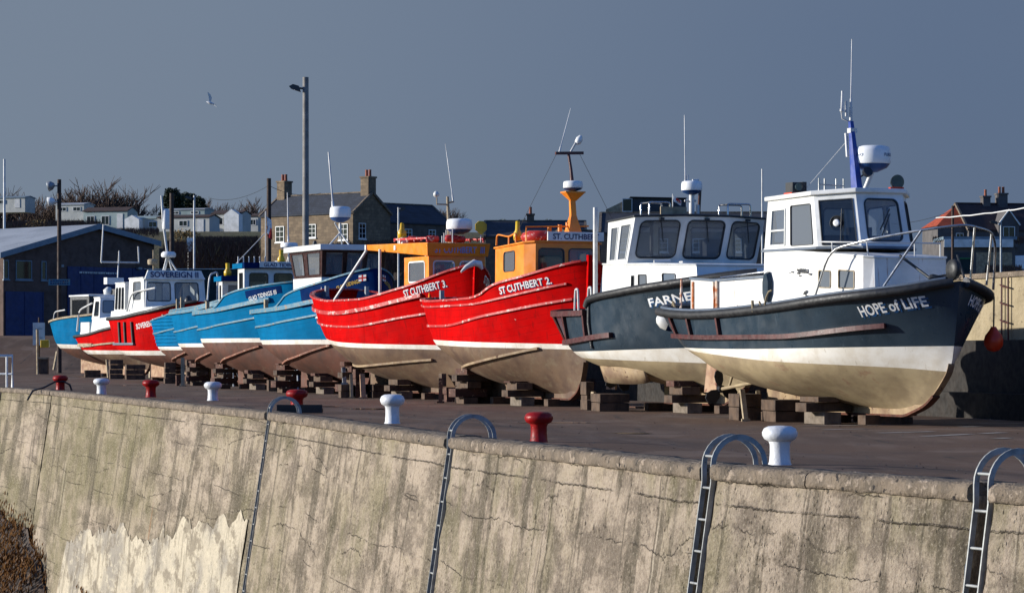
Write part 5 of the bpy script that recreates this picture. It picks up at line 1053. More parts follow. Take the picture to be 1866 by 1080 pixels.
def m_pale():
    m = bpy.data.materials.new('flaking pale render'); t = NT(m); v = t.coord(); vs_ = t.coord(scale=(1, .3, 1))
    c = t.mix(t.ramp(t.noise(t.coord(scale=(1, .3, .7)), .55, 8, .6), .44, .56), lin((192, 180, 156)), lin((150, 142, 128)))
    c = t.mix(t.math('MULTIPLY', t.ramp(t.noise(vs_, 1.6, 8, .7), .5, .58), .7), c, lin((118, 107, 89)))
    c = t.mix(t.math('MULTIPLY', t.ramp(t.noise(vs_, 3.4, 8, .72), .53, .6), .6), c, lin((206, 194, 168)))
    c = t.mix(t.math('MULTIPLY', t.ramp(t.noise(t.coord(scale=(4, 1.2, .12)), 1.2, 5, .6), .54, .62), .55), c, lin((104, 94, 77)))
    g = t.noise(v, 15, 6, .8); c = t.mix(t.math('MULTIPLY', t.ramp(g, .53, .62), .5), c, lin((86, 77, 62)))
    t.link(c, t.bsdf.inputs['Base Color']); t.bsdf.inputs['Roughness'].default_value = .9
    t.link(t.bump(t.math('ADD', g, t.noise(vs_, 2.4, 8, .7)), .8, .04), t.bsdf.inputs['Normal']); M['palecon'] = m
m_pale()
HW = thing('harbour_wall', (0, 0, 0), 0, 'long battered concrete harbour wall with coping stones in the foreground', 'harbour wall')
def along(i, u):
    (x0, d0), (x1, d1) = EDGE[i], EDGE[i + 1]; return Vector((x0 + (x1 - x0) * u, d0 + (d1 - d0) * u, 0))
def seg(i):
    a, b = along(i, 0), along(i, 1); d = (b - a); return a, d.normalized(), d.length
ucum = 0
UK = {1: 1, 2: 1, 3: .8, 4: .5, 5: .36, 6: .34, 7: .34}    # the far bays are weathered in longer patches
slots = {2, 3, 4, 5, 7}
for i in range(1, 8):
    a, d, L = seg(i); nrm = Vector((-d.y, d.x, 0)); 
    g0 = .155 if i in slots else .09; g1 = .155 if i + 1 in slots else .09
    Dm = (a.y + (a + d * L).y) / 2
    zb = EYE - 435 / FPX * (a + d * L).y - .6
    zb = max(zb, -9.2)
    cell = max(.07, Dm * .0022)
    nu = max(6, int((L - g0 - g1) / cell / 1.6)); nv = max(8, int((-.08 - zb) / cell / 1.6)); nu = min(nu, 170); nv = min(nv, 120)
    rowsg, uvs = [], []
    for k in range(nu + 1):
        u = g0 + (L - g0 - g1) * k / nu; r, q = [], []
        for j in range(nv + 1):
            z = -.08 + (zb + .08) * j / nv
            p = a + d * u
            dep = .02 * noise.fractal(Vector((ucum + u, z * 1.0, 0)) * 1.1, 1, 2, 5) + .012 * noise.noise(Vector((ucum + u, z, 3)) * 6)
            edge_ = min(1, min(u - g0, L - g1 - u) / .12); dep -= .05 * (1 - edge_) * (.6 + .8 * noise.noise(Vector((z * 3, i, 0))))
            o = .15 * (-.08 - z) + dep
            r.append(p + nrm * o + Vector((0, 0, z))); q.append((ucum + u, z))
        rowsg.append(r); uvs.append([(a_ * UK[i] + i * 13.7, b_) for a_, b_ in q])
    m = MB(); m.grid(rowsg, 0, True, uvs)
    # returns into the slot at both ends
    for r in (rowsg[0], rowsg[-1]):
        m.grid([r[::4], [p - nrm * .7 for p in r[::4]]], 0, False, [[(ucum + k, .2 * j) for j in range(len(r[::4]))] for k in (0, .7)])
    m.build('wall_panel', ['wall'], HW, recalc=False)
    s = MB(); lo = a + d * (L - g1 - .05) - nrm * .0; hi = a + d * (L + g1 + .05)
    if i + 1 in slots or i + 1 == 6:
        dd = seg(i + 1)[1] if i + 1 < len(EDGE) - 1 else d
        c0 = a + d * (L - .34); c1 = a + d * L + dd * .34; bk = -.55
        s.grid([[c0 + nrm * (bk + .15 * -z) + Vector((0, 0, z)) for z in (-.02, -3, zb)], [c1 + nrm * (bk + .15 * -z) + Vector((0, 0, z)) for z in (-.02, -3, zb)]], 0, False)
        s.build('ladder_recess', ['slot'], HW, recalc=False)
    # coping stones
    u = g0; L1 = L - g1
    while u < L1 - .05:
        ln = min(random.uniform(2.2, 3.4), L1 - u)
        if L1 - u - ln < .7: ln = L1 - u
        m = MB(); n = max(4, int(ln / max(.12, Dm * .004))); prof = [(-.55, -.2), (-.55, .035), (-.3, .05), (-.06, .05), (.02, .035), (.055, 0), (.06, -.1), (.04, -.13), (-.1, -.14)]
        R = []
        for k in range(n + 1):
            p = a + d * (u + .012 + (ln - .024) * k / n); r = []
            for ox, oz in prof:
                w = noise.noise(Vector((u + ln * k / n, ox * 4, i)) * 2.6) * .028 + noise.noise(Vector((u + ln * k / n, ox * 4 + oz * 5, i)) * 9) * .02
                r.append(p + nrm * (ox + w) + Vector((0, 0, oz + w * .8)))
            R.append(r)
        m.grid(R, 0, True); 
        for r in (R[0], R[-1]): m.add(r, [tuple(range(len(r)))], 0)
        o = m.build('coping_stone', ['coping'], HW)
        u += ln
    ucum += L
# pale patched apron at the foot of the far panel
a, d, L = seg(5); nrm = Vector((-d.y, d.x, 0)); n = 150; R, T = [], []
def apron_top(u):
    base = interp([(.5, -2.45), (2, -2.3), (6, -2.55), (12, -3.35), (18, -3.6), (24, -3.9), (27.5, -4.4), (28.6, -8.4)], u)
    j = noise.fractal(Vector((u * .55, 5, 0)), 1, 2.1, 3) * .4 + max(0, noise.noise(Vector((u * 1.7, 1, 0)))) * .4 - .1 + noise.noise(Vector((u * 6, 3, 0))) * .12
    return base + j * (.3 if u > 27.6 else 1)
for k in range(n + 1):
    u = .55 + (L * .77 - .55) * k / n; r = []
    zt = apron_top(u)
    for j in range(13):
        z = lerp(zt, -8.6, (j / 12) ** 1.5); off = .15 * (-z) + (.006 if j == 0 else .02 + .012 * noise.noise(Vector((u, z, 0)) * 1.4))
        r.append(a + d * u + nrm * off + Vector((0, 0, z)))
    R.append(r)
m = MB(); m.grid(R, 0, True); m.build('concrete_apron', ['palecon'], HW, recalc=False)
# seaweed covered rubble at the low water mark
def mound(): 
    a, d, L = seg(6); pts = []
    return a, d, Vector((-d.y, d.x, 0))
sw = MB(); paint('weed', 'bladder wrack', (84, 56, 30), (112, 78, 40), rough=.85, spec=.1, nscale=5); paint('weedlt', 'lighter wet weed', (104, 72, 38), (90, 62, 34), rough=.7, spec=.15); paint('rock', 'dark wet rubble', (66, 48, 32), (44, 33, 24), rough=.6, bump=(5, .8, .1))
def ztop_weed(s): return interp([(-30, -8.4), (-12, -7.8), (-7, -6.7), (-4, -5.5), (-2, -5.3), (0, -4.7), (3, -4.75), (6, -4.4), (14, -4.2), (30, -4.0)], s)
a6, d6, L6 = seg(6); n6 = Vector((-d6.y, d6.x, 0)); a5, d5, L5 = seg(5); n5 = Vector((-d5.y, d5.x, 0))
def wallpt(s):
    return (a6 + d6 * s, n6) if s >= 0 else (a6 + d5 * s, n5)
R = []
for k in range(46):
    s = -14 + 44 * k / 45; p, nr = wallpt(s); zt = ztop_weed(s); r = []
    for j in range(9):
        z = lerp(zt, -7.8, j / 8); off = .15 * (-z) + .08 + (j / 8) * 1.8 + .2 * noise.noise(Vector((s, j * .4, 2)))
        r.append(p + nr * off + Vector((0, 0, z + .2 * noise.noise(Vector((s * 1.2, j, 5))))))
    R.append(r)
m = MB(); m.grid(R, 0, True); tag(m.build('rubble_slope', ['rock'], recalc=False), kind='structure')
for k in range(9000):
    s = random.uniform(-13, 29); p, nr = wallpt(s); f = random.random(); zt = ztop_weed(s) + .9 * noise.noise(Vector((s * .7, 9, 0))) + .3 * noise.noise(Vector((s * 2.2, 4, 0)))
    z = lerp(zt + .25, -7.7, f); off = .15 * (-z) + .14 + max(0, f - .03) * 1.8
    c = p + nr * (off + random.uniform(0, .4)) + Vector((0, 0, z)); l = random.uniform(.12, .34); w = random.uniform(.03, .08)
    v = Vector((random.uniform(-.6, .6), random.uniform(-.6, .6), -1)).normalized(); t_ = v.cross(nr + Vector((random.uniform(-.6, .6), 0, random.uniform(-.4, .6)))).normalized()
    sw.add([c, c + v * l * .5 + t_ * w + nr * .05, c + v * l + nr * .03, c + v * l * .5 - t_ * w + nr * .05], [(0, 1, 2, 3)], 1 if random.random() < .16 else 0)  # a random share of fronds takes the lighter brown
for k in range(900):
    s = random.uniform(-20, 29); p, nr = wallpt(s); z = ztop_weed(s) + random.uniform(-.3, .9) * random.random() if s > -13 else random.uniform(-8, -5.5)
    c = p + nr * (.15 * (-z) + .06) + Vector((0, 0, z)); l = random.uniform(.1, .3); w = random.uniform(.03, .08); t_ = Vector((-nr.y, nr.x, 0))
    sw.add([c, c + t_ * w + nr * .05 - Vector((0, 0, l * .5)), c + nr * .03 - Vector((0, 0, l)), c - t_ * w + nr * .05 - Vector((0, 0, l * .5))], [(0, 1, 2, 3)], 1 if random.random() < .16 else 0)
tag(sw.build('seaweed', ['weed', 'weedlt'], recalc=False), 'brown bladder wrack hanging over the rubble at the wall foot', 'seaweed', kind='stuff')

# ------------------------------------------------------------------ ladders with hoop handrails
paint('ladder', 'galvanised ladder', (166, 168, 166), (130, 132, 131), rough=.55, metal=.25, nscale=7, chips=((110, 76, 52), 8, .66))
LBL = {2: 'steel wall ladder with double hoop at the right edge, nearest to the camera', 3: 'steel wall ladder with double hoop beside the nearest white bollard', 4: 'steel wall ladder with double hoop between the white bollard and the nearest red bollard', 5: 'farthest steel wall ladder, its hoop framing a red bollard'}
for i in (2, 3, 4, 5):
    p = Vector((*EDGE[i], 0)); d = ((Vector((*EDGE[i + 1], 0)) - p).normalized() + (p - Vector((*EDGE[i - 1], 0))).normalized()).normalized(); nr = Vector((-d.y, d.x, 0))
    T = thing('wall_ladder', p, 0, LBL[i], 'ladder', 'wall ladders with hoop handrails')
    zb = EYE - 435 / FPX * p.y - .8
    for s in (-.115, .115):
        pts = []
        pts.append(d * s + nr * (-.04 + .15 * -zb) + Vector((0, 0, zb))); pts.append(d * s + nr * -.01 + Vector((0, 0, -.15)))
        for k in range(15): a = pi * k / 14; pts.append(d * s + nr * (-.34 + .33 * cos(a)) + Vector((0, 0, .03 + .33 * sin(a))))
        pts.append(d * s + nr * -.67 + Vector((0, 0, -.02)))
        m = MB(); m.rect(pts, .016, .075, 0, up=tuple(Vector((0, 0, 1)) * .001 + nr), smooth=False) if False else None
        vs = []; n = len(pts)
        for k in range(n):
            tg = (pts[min(k + 1, n - 1)] - pts[max(k - 1, 0)]).normalized(); o = tg.cross(d).normalized()
            vs += [pts[k] + o * .03 + d * .009, pts[k] + o * .03 - d * .009, pts[k] - o * .03 - d * .009, pts[k] - o * .03 + d * .009]
        fs = [(0, 1, 2, 3), tuple(4 * (n - 1) + q for q in (3, 2, 1, 0))] + [(4 * k + q, 4 * k + 4 + q, 4 * k + 4 + (q + 1) % 4, 4 * k + (q + 1) % 4) for k in range(n - 1) for q in range(4)]
        m = MB(); m.add(vs, fs); m.build('stringer', ['ladder'], T)
    k = 0; z = .14
    while z > zb:
        o = -.03 + .15 * max(0, -z) if z < 0 else -.01 - (.33 - sqrt(max(0, .33 ** 2 - (z - .03) ** 2)))
        m = MB(); m.tube([d * -.115 + nr * o + Vector((0, 0, z)), d * .115 + nr * o + Vector((0, 0, z))], .016, 6); m.build('rung', ['ladder'], T); z -= .36
# ------------------------------------------------------------------ bollards
paint('bolred', 'red bollard paint', (150, 20, 20), (126, 15, 17), rough=.42, spec=.25, nscale=5, streak=((92, 26, 22), .58, .6), chips=((74, 44, 36), 7, .64), bump=(16, .5, .01))
paint('bolwhite', 'white bollard paint', (222, 224, 226), (196, 198, 198), rough=.45, nscale=5, streak=((150, 128, 104), .6, .5), chips=((112, 84, 62), 6, .655), bump=(16, .6, .01))
def bollard(px, D, col, h, label, sc=1.0):
    X = (px - CX) / FPX * D
    t = thing('mooring_bollard', (X, D, 0), random.uniform(0, 6), label, 'bollard', 'bollards along the quay edge')
    r = .125 * sc
    m = MB(); m.lathe([(r * 1.12, 0), (r, .04), (r * .94, h * .3), (r * .95, h * .52), (r * 1.1, h * .62)], (0, 0, 0), 24); m.build('post', [col], t)
    m = MB(); m.lathe([(r * 1.1, h * .6), (r * 1.48, h * .66), (r * 1.66, h * .75), (r * 1.68, h * .83), (r * 1.5, h * .93), (r * 1.1, h * .985), (r * .4, h * 1.0)], (0, 0, 0), 24); m.build('cap', [col], t)
    return t
bollard(1421, 32.3, 'bolwhite', .46, 'nearest white bollard with chipped paint, right of a ladder hoop')
bollard(982, 40.6, 'bolred', .45, 'nearest red bollard standing alone below the second navy boat', 1.02)
bollard(715, 51.5, 'bolwhite', .55, 'white bollard between two ladder hoops below the red boats', 1.1)
bollard(541, 62.5, 'bolred', .5, 'red bollard seen through the farthest ladder hoop', 1.2)
bollard(388, 77, 'bolwhite', .53, 'white bollard left of the farthest ladder hoop, third white one from the right', 1.2)
bollard(275, 83, 'bolred', .53, 'red bollard below the lettered red boat, with a white bollard each side', 1.25)
bollard(185, 88, 'bolwhite', .53, 'smallest white bollard, between two red bollards at the left', 1.25)
bollard(110, 97, 'bolred', .56, 'leftmost red bollard with a dark hose looped over it', 1.3)
t = thing('mooring_rope', at(110, 712, 97), 0, 'dark rope looped round the leftmost red bollard and over the coping', 'rope')
t.location.z = 0
m = MB(); m.tube([(-.95, -1.2, -.3), (-.8, -1.0, .02), (-.5, -.6, .12), (-.15, -.2, .33), (.15, -.2, .34), (.35, -.1, .22), (.42, -.1, .02)], .035, 6); m.build('strand', ['gasket'], t)
t = thing('guard_rail', at(12, 703, 104), 0, 'white tubular guard rail post at the far left quay edge', 'railing')
t.location.z = 0
m = MB(); m.tube([(.22, 0, -.05), (.22, 0, 1.24), (-3.5, 1.0, 1.24)], .055, 8); m.tube([(.2, 0, .55), (-3.5, 1, .55)], .04, 8); m.tube([(-.0, .05, -.05), (-.0, .05, 1.2)], .045, 8); m.build('rail_frame', ['white'], t)
t = thing('steel_plate', at(555, 748, 60.5), 0, 'dark steel channel lying by the farthest ladder hoop', 'plate'); t.location.z = 0
m = MB(); m.box((-.1, 0, .06), (1.0, .3, .1)); m.box((-.1, -.14, .14), (1.0, .03, .1)); m.build('channel', ['darkin'], t)
# ------------------------------------------------------------------ blocks and props under the boats
RZ = radians(12)
def ground_D(y): return 1.46 * FPX / (y - HY)
def block(x0, x1, yt, yb, depth=.8, m='timber', label=None, D=None, rz=RZ, slats=0, grp='timber blocks under the boats', name='timber_block', lift=0):
    D = (D * 1.123 if D else ground_D(yb)) - .9; a = at(x0, yb, D); b = at(x1, yb, D); s = FPX / D
    w = (b.x - a.x); z0 = EYE + (HY - yb) / s; z0 = -.165 if z0 < .08 else z0; z1 = EYE + (HY - yt) / s
    mb = MB(); h = z1 - z0
    w2 = max(.08, (w - depth * abs(sin(rz)) * .5))
    n = max(1, round(h / .3))
    for k in range(n):      # a stack reads as separate sleepers, slightly out of line
        j = random.uniform(-.02, .02); mb.box((j, j, h * (k + .5) / n), (w2 * random.uniform(.97, 1.0), depth * random.uniform(.95, 1), h / n - .012), 0, random.uniform(-.02, .02))
    o = mb.build(name, [m], bevel=.012)
    o.location = ((a.x + b.x) / 2 + .5 * depth * abs(sin(rz)) * .3, D + depth / 2, z0); o.rotation_euler = (0, 0, rz)
    return tag(o, label, 'timber block', grp)
def prop(px0, py0, px1, py1, w=.12, m='timberlt', label=None, D=None, D2=None, name='timber_prop', cat='prop'):
    D = D * 1.123 if D else ground_D(py1); a = at(px1, py1, D); b = at(px0, py0, D2 or D + .3)
    if a.z < .1: a.z = -.165
    mb = MB(); mb.rect([(0, 0, 0), b - a], w, w); mb.box((0, 0, .03), (w * 1.8, w * 2, .06), 0)
    o = mb.build(name, [m]); o.location = a
    return tag(o, label, cat, 'props and shores under the boats')
# nearest boat
block(1395, 1480, 728, 767, 1.0, label='widest dark sleeper stack under the nearest boat, with a pale end')
block(1333, 1384, 717, 764, .8, label='tall notched timber block left of two pale props under the nearest boat')
prop(1352, 710, 1359, 767, .1, label='left pale prop of the pair under the nearest boat', D=53.2)
prop(1381, 712, 1384, 764, .09, label='right pale prop of the pair under the nearest boat', D=54)
block(1462, 1492, 728, 760, .5, 'keel', 'pale block beside the widest sleeper stack under the nearest boat', D=57.5)
block(1502, 1514, 738, 764, .4, 'timberlt', 'thin upright block under the middle of the nearest keel', D=56.5)
block(1560, 1590, 757, 767, .6, 'timbred', 'small red packing block under the forefoot of the nearest boat', D=53.6)
block(1482, 1560, 758, 765, .5, 'timber', 'low sleeper along the keel of the nearest boat', D=55.6)
# second navy boat
block(1078, 1142, 717, 748, 1.0, label='dark box of sleepers under the stern of the second navy boat')
block(1060, 1085, 728, 748, .7, label='low step block left of the sleeper box under the second navy boat', D=64.6)
block(1060, 1080, 695, 728, .7, label='tall narrow block behind the low step block under the second navy boat', D=66.5)
block(1078, 1084, 713, 740, .3, 'timberlt', 'pale upright packing on the step block under the second navy boat', D=65.6)
block(1148, 1300, 740, 745, 1.0, 'timbred', 'long low pallet under the keel of the second navy boat', D=67)
block(1300, 1325, 715, 748, .9, 'timber', 'black block under the keel between the two navy boats', D=63.5)
block(1215, 1236, 728, 741, .5, 'timber', 'small dark packing under the mid keel of the second navy boat', D=68)
# red boats
block(828, 892, 688, 734, 1.2, label='largest black sleeper stack under the red boat with the life raft')
block(889, 922, 709, 734, .6, label='small stack with a pale end right of the largest black stack')
block(808, 830, 705, 733, .5, 'timbred', 'red painted block left of the largest black stack', D=75.5)
block(800, 812, 680, 704, .5, 'timber', 'block wedged under the stern of the red boat with the life raft', D=78)
prop(838, 690, 840, 713, .14, 'timberlt', 'short white prop leaning on the largest black stack', D=73.0)
prop(803, 690, 803, 734, .12, 'timbred', 'red and cream upright prop left of the largest black stack')
block(925, 1000, 725, 730, .6, 'timber', 'low sleepers under the keel of the red boat with the life raft', D=77)
block(965, 985, 712, 729, .5, 'timber', 'dark upright block under the mid keel of the red boat with the life raft', D=77.6)
block(1000, 1055, 730, 735, .6, 'timber', 'low sleeper under the forefoot of the red boat with the life raft', D=74.5)
block(666, 742, 700, 724, 1.2, label='long low sleeper box under the red boat with white framed windows')
block(676, 708, 668, 700, 1.0, label='upper stack on the long low sleeper box', D=84)
block(640, 660, 672, 724, .7, 'timbred', 'red brown upright block left of the long low sleeper box')
block(615, 642, 700, 724, .6, label='dark block with pale end, leftmost under the red boat with white framed windows')
prop(640, 682, 641, 724, .1, 'timberlt', 'pale thin post beside the red brown upright block', D=81)
prop(660, 682, 662, 726, .16, 'keel', 'peeling post with a pink foot left of the long low sleeper box')
prop(626, 670, 628, 700, .12, 'galv', 'short grey prop standing on the leftmost dark block', D=82)
block(740, 770, 702, 722, .6, 'timber', 'dark block under the mid keel of the red boat with white framed windows', D=85.5)
block(738, 746, 698, 721, .3, 'timberlt', 'pale upright timber under the keel of the red boat with white framed windows', D=84.2)
block(770, 800, 700, 722, .8, 'timber', 'dark block at the forefoot of the red boat with white framed windows', D=86)
# blue boats
block(505, 560, 668, 708, 1.2, label='black sleeper stack under the stern of the boat with dark timber windows')
block(484, 507, 692, 712, .6, label='low black block with pale edge left of that black sleeper stack')
prop(500, 652, 492, 694, .12, 'galv', 'blue grey leaning prop above the low black block', D=101)
prop(503, 660, 505, 710, .14, 'timberlt', 'pale upright prop in front of the black sleeper stack', D=99.5)
prop(516, 645, 515, 668, .24, 'white', 'short white prop under the stern of the boat with dark timber windows', D=104)
block(560, 572, 664, 700, .5, 'timber', 'slim dark upright under the boat with dark timber windows', D=108)
block(575, 640, 702, 708, .7, 'timber', 'low sleepers under the keel of the boat with dark timber windows', D=103)
def trestle(px, ytop, ybase, label, spread=.45):
    D = ground_D(ybase); p = at(px, ybase, D); p.z = -.16; h = (ybase - ytop) / FPX * D
    t = thing('boat_trestle', (p.x, p.y, -.16), .3, label, 'trestle', 'steel trestles propping the boats')
    m = MB(); m.tube([(0, 0, h * .55), (0, 0, h)], .05, 6); m.box((0, 0, h), (.3, .2, .05)); m.build('screw_head', ['galv'], t)
    for a in (20, 140, 260):
        m = MB(); m.tube([(0, 0, h * .8), (spread * cos(radians(a)), spread * sin(radians(a)), 0)], .035, 6); m.build('leg', ['galv'], t)
    return t
trestle(542, 655, 712, 'steel trestle with splayed legs beside the black sleeper stack', .55)
trestle(425, 652, 704, 'dark steel trestle under the boat with stepped dark blue roof edges', .5)
trestle(414, 654, 704, 'second steel trestle, touching the one under the stepped roof boat', .4)
prop(402, 655, 394, 670, .13, 'timberlt', 'short pale prop slanting under the boat with stepped dark blue roof edges', D=112)
prop(401, 652, 402, 690, .12, 'galv', 'grey upright post under the boat with stepped dark blue roof edges', D=113)
block(390, 412, 688, 702, .7, 'greydeck', 'grey block beside the trestles')
block(402, 425, 655, 690, .5, 'bluedeck', 'blue upright block behind the trestles', D=117)
block(440, 480, 690, 702, .8, 'timbred', 'low rusty beam under the keel of the boat with stepped roof edges', D=114)
block(475, 500, 690, 700, .7, 'timber', 'dark block under the forefoot of the stepped roof boat', D=113)
prop(333, 652, 333, 703, .17, 'timberlt', 'thick white topped post under the boat with two pale rails', D=111)
prop(362, 645, 360, 700, .14, 'timberlt', 'crooked pale post on a plank under the boat with two pale rails', D=117)
block(335, 352, 655, 700, .8, 'timber', 'black upright block behind the thick white topped post', D=121)
prop(383, 672, 383, 704, .1, 'timberlt', 'thin ochre stake under the boat with two pale rails', D=114)
block(296, 318, 660, 700, .7, 'timber', 'dark stack of drums and blocks under the clinker boat', D=122)
prop(306, 670, 307, 695, .1, 'timberlt', 'thin pale stake under the clinker boat', D=128)
block(318, 326, 683, 703, .4, 'timbred', 'small brown block at the foot of the thick white topped post', D=114)
block(272, 296, 672, 690, .7, 'timber', 'dark packing under the keel end of the clinker boat', D=140)
block(224, 262, 664, 691, 1.0, label='black sleeper stack under the lettered red boat')
block(195, 222, 655, 690, .9, label='dark crate under the stern of the lettered red boat')
prop(218, 648, 215, 686, .12, 'timberlt', 'pale slim prop between the crate and the sleeper stack under the lettered red boat', D=148)
prop(195, 655, 198, 688, .14, 'timberlt', 'pale corner post of the dark crate under the lettered red boat', D=146)
block(150, 182, 674, 687, .9, label='low dark block under the small red boat')
block(268, 290, 665, 688, .8, 'palecon', 'pale concrete block under the forefoot of the lettered red boat', D=151)
block(112, 120, 650, 682, .8, 'timber', 'dark upright block under the last blue boat', D=178)
prop(104, 640, 96, 683, .13, 'timberlt', 'pale prop leaning under the stern of the last blue boat')
prop(106, 655, 104, 683, .12, 'timberlt', 'second shorter pale prop under the stern of the last blue boat', D=172)
block(125, 170, 664, 672, .6, 'palecon', 'long pale concrete kerb block behind the last blue boat', D=205)

# ------------------------------------------------------------------ back wall of the yard
paint('stonewall', 'sandstone yard wall', (166, 151, 120), (138, 125, 98), rough=.9, nscale=1.1, grime=((110, 98, 76), 3, .55, .7), chips=((92, 82, 64), 6, .66), bump=(8, .9, .06))
YW = thing('yard_wall', (0, 0, 0), 0, 'tall sandstone wall behind the row of boats', 'wall')
def wall_strip(par, name, e0, e1, z0, z1, m, D0=31, D1=186, step=3):
    mb = MB(); a, b = [], []
    n = int((D1 - D0) / step)
    for k in range(n + 1):
        D = D0 + (D1 - D0) * k / n; a.append([(xwall(D) + e0, D, z0), (xwall(D) + e0, D, z1), (xwall(D) + e1, D, z1), (xwall(D) + e1, D, z0)])
    mb.grid(a, 0, False); mb.add(a[0] + a[-1], [(0, 1, 2, 3), (7, 6, 5, 4)]); return mb.build(name, [m], par)
wall_strip(YW, 'wall_face', 0, .5, -.4, 3.05, 'stonewall'); wall_strip(YW, 'wall_cope', -.06, .55, 3.052, 3.17, 'coping')
wall_strip(YW, 'wall_plinth', -.75, -.004, -.4, .42, 'slot'); wall_strip(YW, 'shadow_ledge', -.32, -.003, .423, 1.62, 'slot')  # dark tone of both and ledge height stand in for a boat's shadow
t = thing('rung_ladder', (xwall(62.4) - .02, 62.4, 1.5), 0, 'rusty rung ladder fixed to the sandstone wall behind the nearest bow', 'ladder')
m = MB(); 
for o in (-.16, .16): m.tube([(-.06 - .28 * o, o, 0), (-.06 - .28 * o, o, 1.55)], .022, 6)
m.build('stringer', ['rusty'] if 'rusty' in M else ['maroon'], t)
for k in range(4):
    m = MB(); m.tube([(-.02, -.26, .1 + .4 * k), (-.1, 0, .14 + .4 * k), (-.12, .26, .18 + .4 * k)], .02, 5); m.build('rung', ['maroon'], t)

# ------------------------------------------------------------------ poles, lamps, signs, wires
paint('pole', 'weathered timber pole', (146, 142, 136), (118, 115, 110), rough=.8, nscale=2, streak=((90, 80, 68), .55, .5)); paint('poledark', 'dark pole', (72, 56, 46), (54, 42, 36), rough=.8); paint('lampgrey', 'lamp housing', (60, 64, 68), (48, 50, 54), rough=.5)
def zg(X, D):
    return zquay(D) if X < xwall(D) and D < 255 else zland(X, D)
def pole(px, ytop, D, r, m, label, lamps=(), name='lamp_post', cat='lamp post', base=None):
    p = at(px, ytop, D); z0 = base if base is not None else zg(p.x, D); t = thing(name, (p.x, D, z0), 0, label, cat)
    h = p.z - z0
    mb = MB(); mb.tube([(0, 0, 0), (0, 0, h)], [r * 1.12, r * .92], 14); mb.build('pole', [m], t)
    for dx, dz, kind in lamps:
        mb = MB()
        if kind == 'street':
            mb.tube([(0, 0, h - dz), (dx * .4, -.1, h - dz + .02)], .05, 6)
            o = [(dx * .3, h - dz - .16), (dx * .9, h - dz + .0), (dx * 1.0, h - dz + .1), (dx * .75, h - dz + .2), (dx * .4, h - dz + .12)]
            mb.prism([(x, -.28, z) for x, z in o], [(x, .12, z) for x, z in o]); mb.build('lamp_head', ['lampgrey'], t)
        else:
            mb.tube([(0, 0, h - dz), (dx * .5, -.1, h - dz)], .05, 6); R = Matrix.Rotation(radians(-105 if dx < 0 else 105), 3, 'Y')
            mb.lathe([(.12, -.3), (.3, -.1), (.36, .18), (.3, .2)], (dx * .8, -.1, h - dz), 12, 0, R); mb.build('flood_lamp', [kind], t)
    return t
pole(557, 141, 131, .155, 'pole', 'tall timber lamp post rising behind the boat with dark timber windows', [(-.78, .55, 'street')])
LP = pole(108, 327, 190, .15, 'poledark', 'dark lamp post with two floodlights in front of the blue doors', [(-.75, .45, 'galv'), (-.7, 1.55, 'white')])
sg = thing('name_sign', at(108, 514, 189.6), 0, 'pale blue sign board on the dark lamp post', 'sign')
m = MB(); m.box((0, 0, 0), (1.5, .05, .42)); m.build('board', ['blueworn'], sg)
m = MB()
for r_ in range(2):
    x = -.62
    while x < .6: w = random.uniform(.06, .16); m.add([(x, -.03, .03 - .17 * r_), (x + w, -.03, .03 - .17 * r_), (x + w, -.03, .13 - .17 * r_), (x, -.03, .13 - .17 * r_)], [(0, 1, 2, 3)]); x += w + .04
m.build('worn_lettering', ['bluedeck'], sg, recalc=False)
ws = thing('notice_board', at(71, 640, 183), 0, 'white notice board on a post near the left edge', 'sign'); ws.location.z = 0
m = MB(); m.tube([(0, .04, 0), (0, .04, 3.75)], .06, 8); m.build('post', ['poledark'], ws)
m = MB(); m.box((0, -.04, 2.65), (.8, .05, 1.5)); bd = m.build('board', ['alu'], ws); m = MB(); m.box((0, -.07, 3.0), (.5, .012, .04)); m.box((0, -.07, 2.4), (.5, .012, .04)); m.build('brace', ['galv'], ws)
wp = thing('mooring_post', at(72, 676, 178), 0, 'pale timber post holding a yellow float near the left edge', 'post'); wp.location.z = 0
m = MB(); m.tube([(-.1, 0, 0), (-.14, 0, 2.9)], .09, 7); m.build('timber_post', ['timberlt'], wp); m = MB(); m.box((.25, 0, 1.05), (.75, .4, .12)); m.box((.3, .1, .5), (.5, .4, 1.0), 1); m.build('shelf', ['timberlt', 'timber'], wp)
yf = thing('float_box', at(82, 626, 177.5), 0, 'yellow float box on the pale timber post near the left edge', 'box'); m = MB(); m.box((0, 0, 0), (.55, .4, .5)); m.build('float', ['yellow'], yf, bevel=.05)
pole(490, 325, 215, .19, 'poledark', 'dark telegraph pole in front of the stone house', name='telegraph_pole', cat='pole', base=4)
pole(313, 352, 230, .2, 'poledark', 'dark telegraph pole below the evergreen trees', name='telegraph_pole', cat='pole', base=4)
pole(8, 290, 235, .11, 'alu', 'thin white flag mast at the left edge', name='flag_mast', cat='mast', base=3)
pole(1389, 308, 150, .05, 'alu', 'thin white aerial mast between the two navy boats', name='aerial_mast', cat='mast')
pole(354, 356, 260, .1, 'alu', 'pale lamp column with a flat head right of the evergreen trees', [(-.9, .25, 'street')])
pole(726, 378, 175, .06, 'alu', 'short white lamp column by the dark slate roof', [(.42, .1, 'street')])
pole(1824, 405, 240, .09, 'galv', 'grey lamp column in front of the red roofed house', [(-1.0, .05, 'street')])
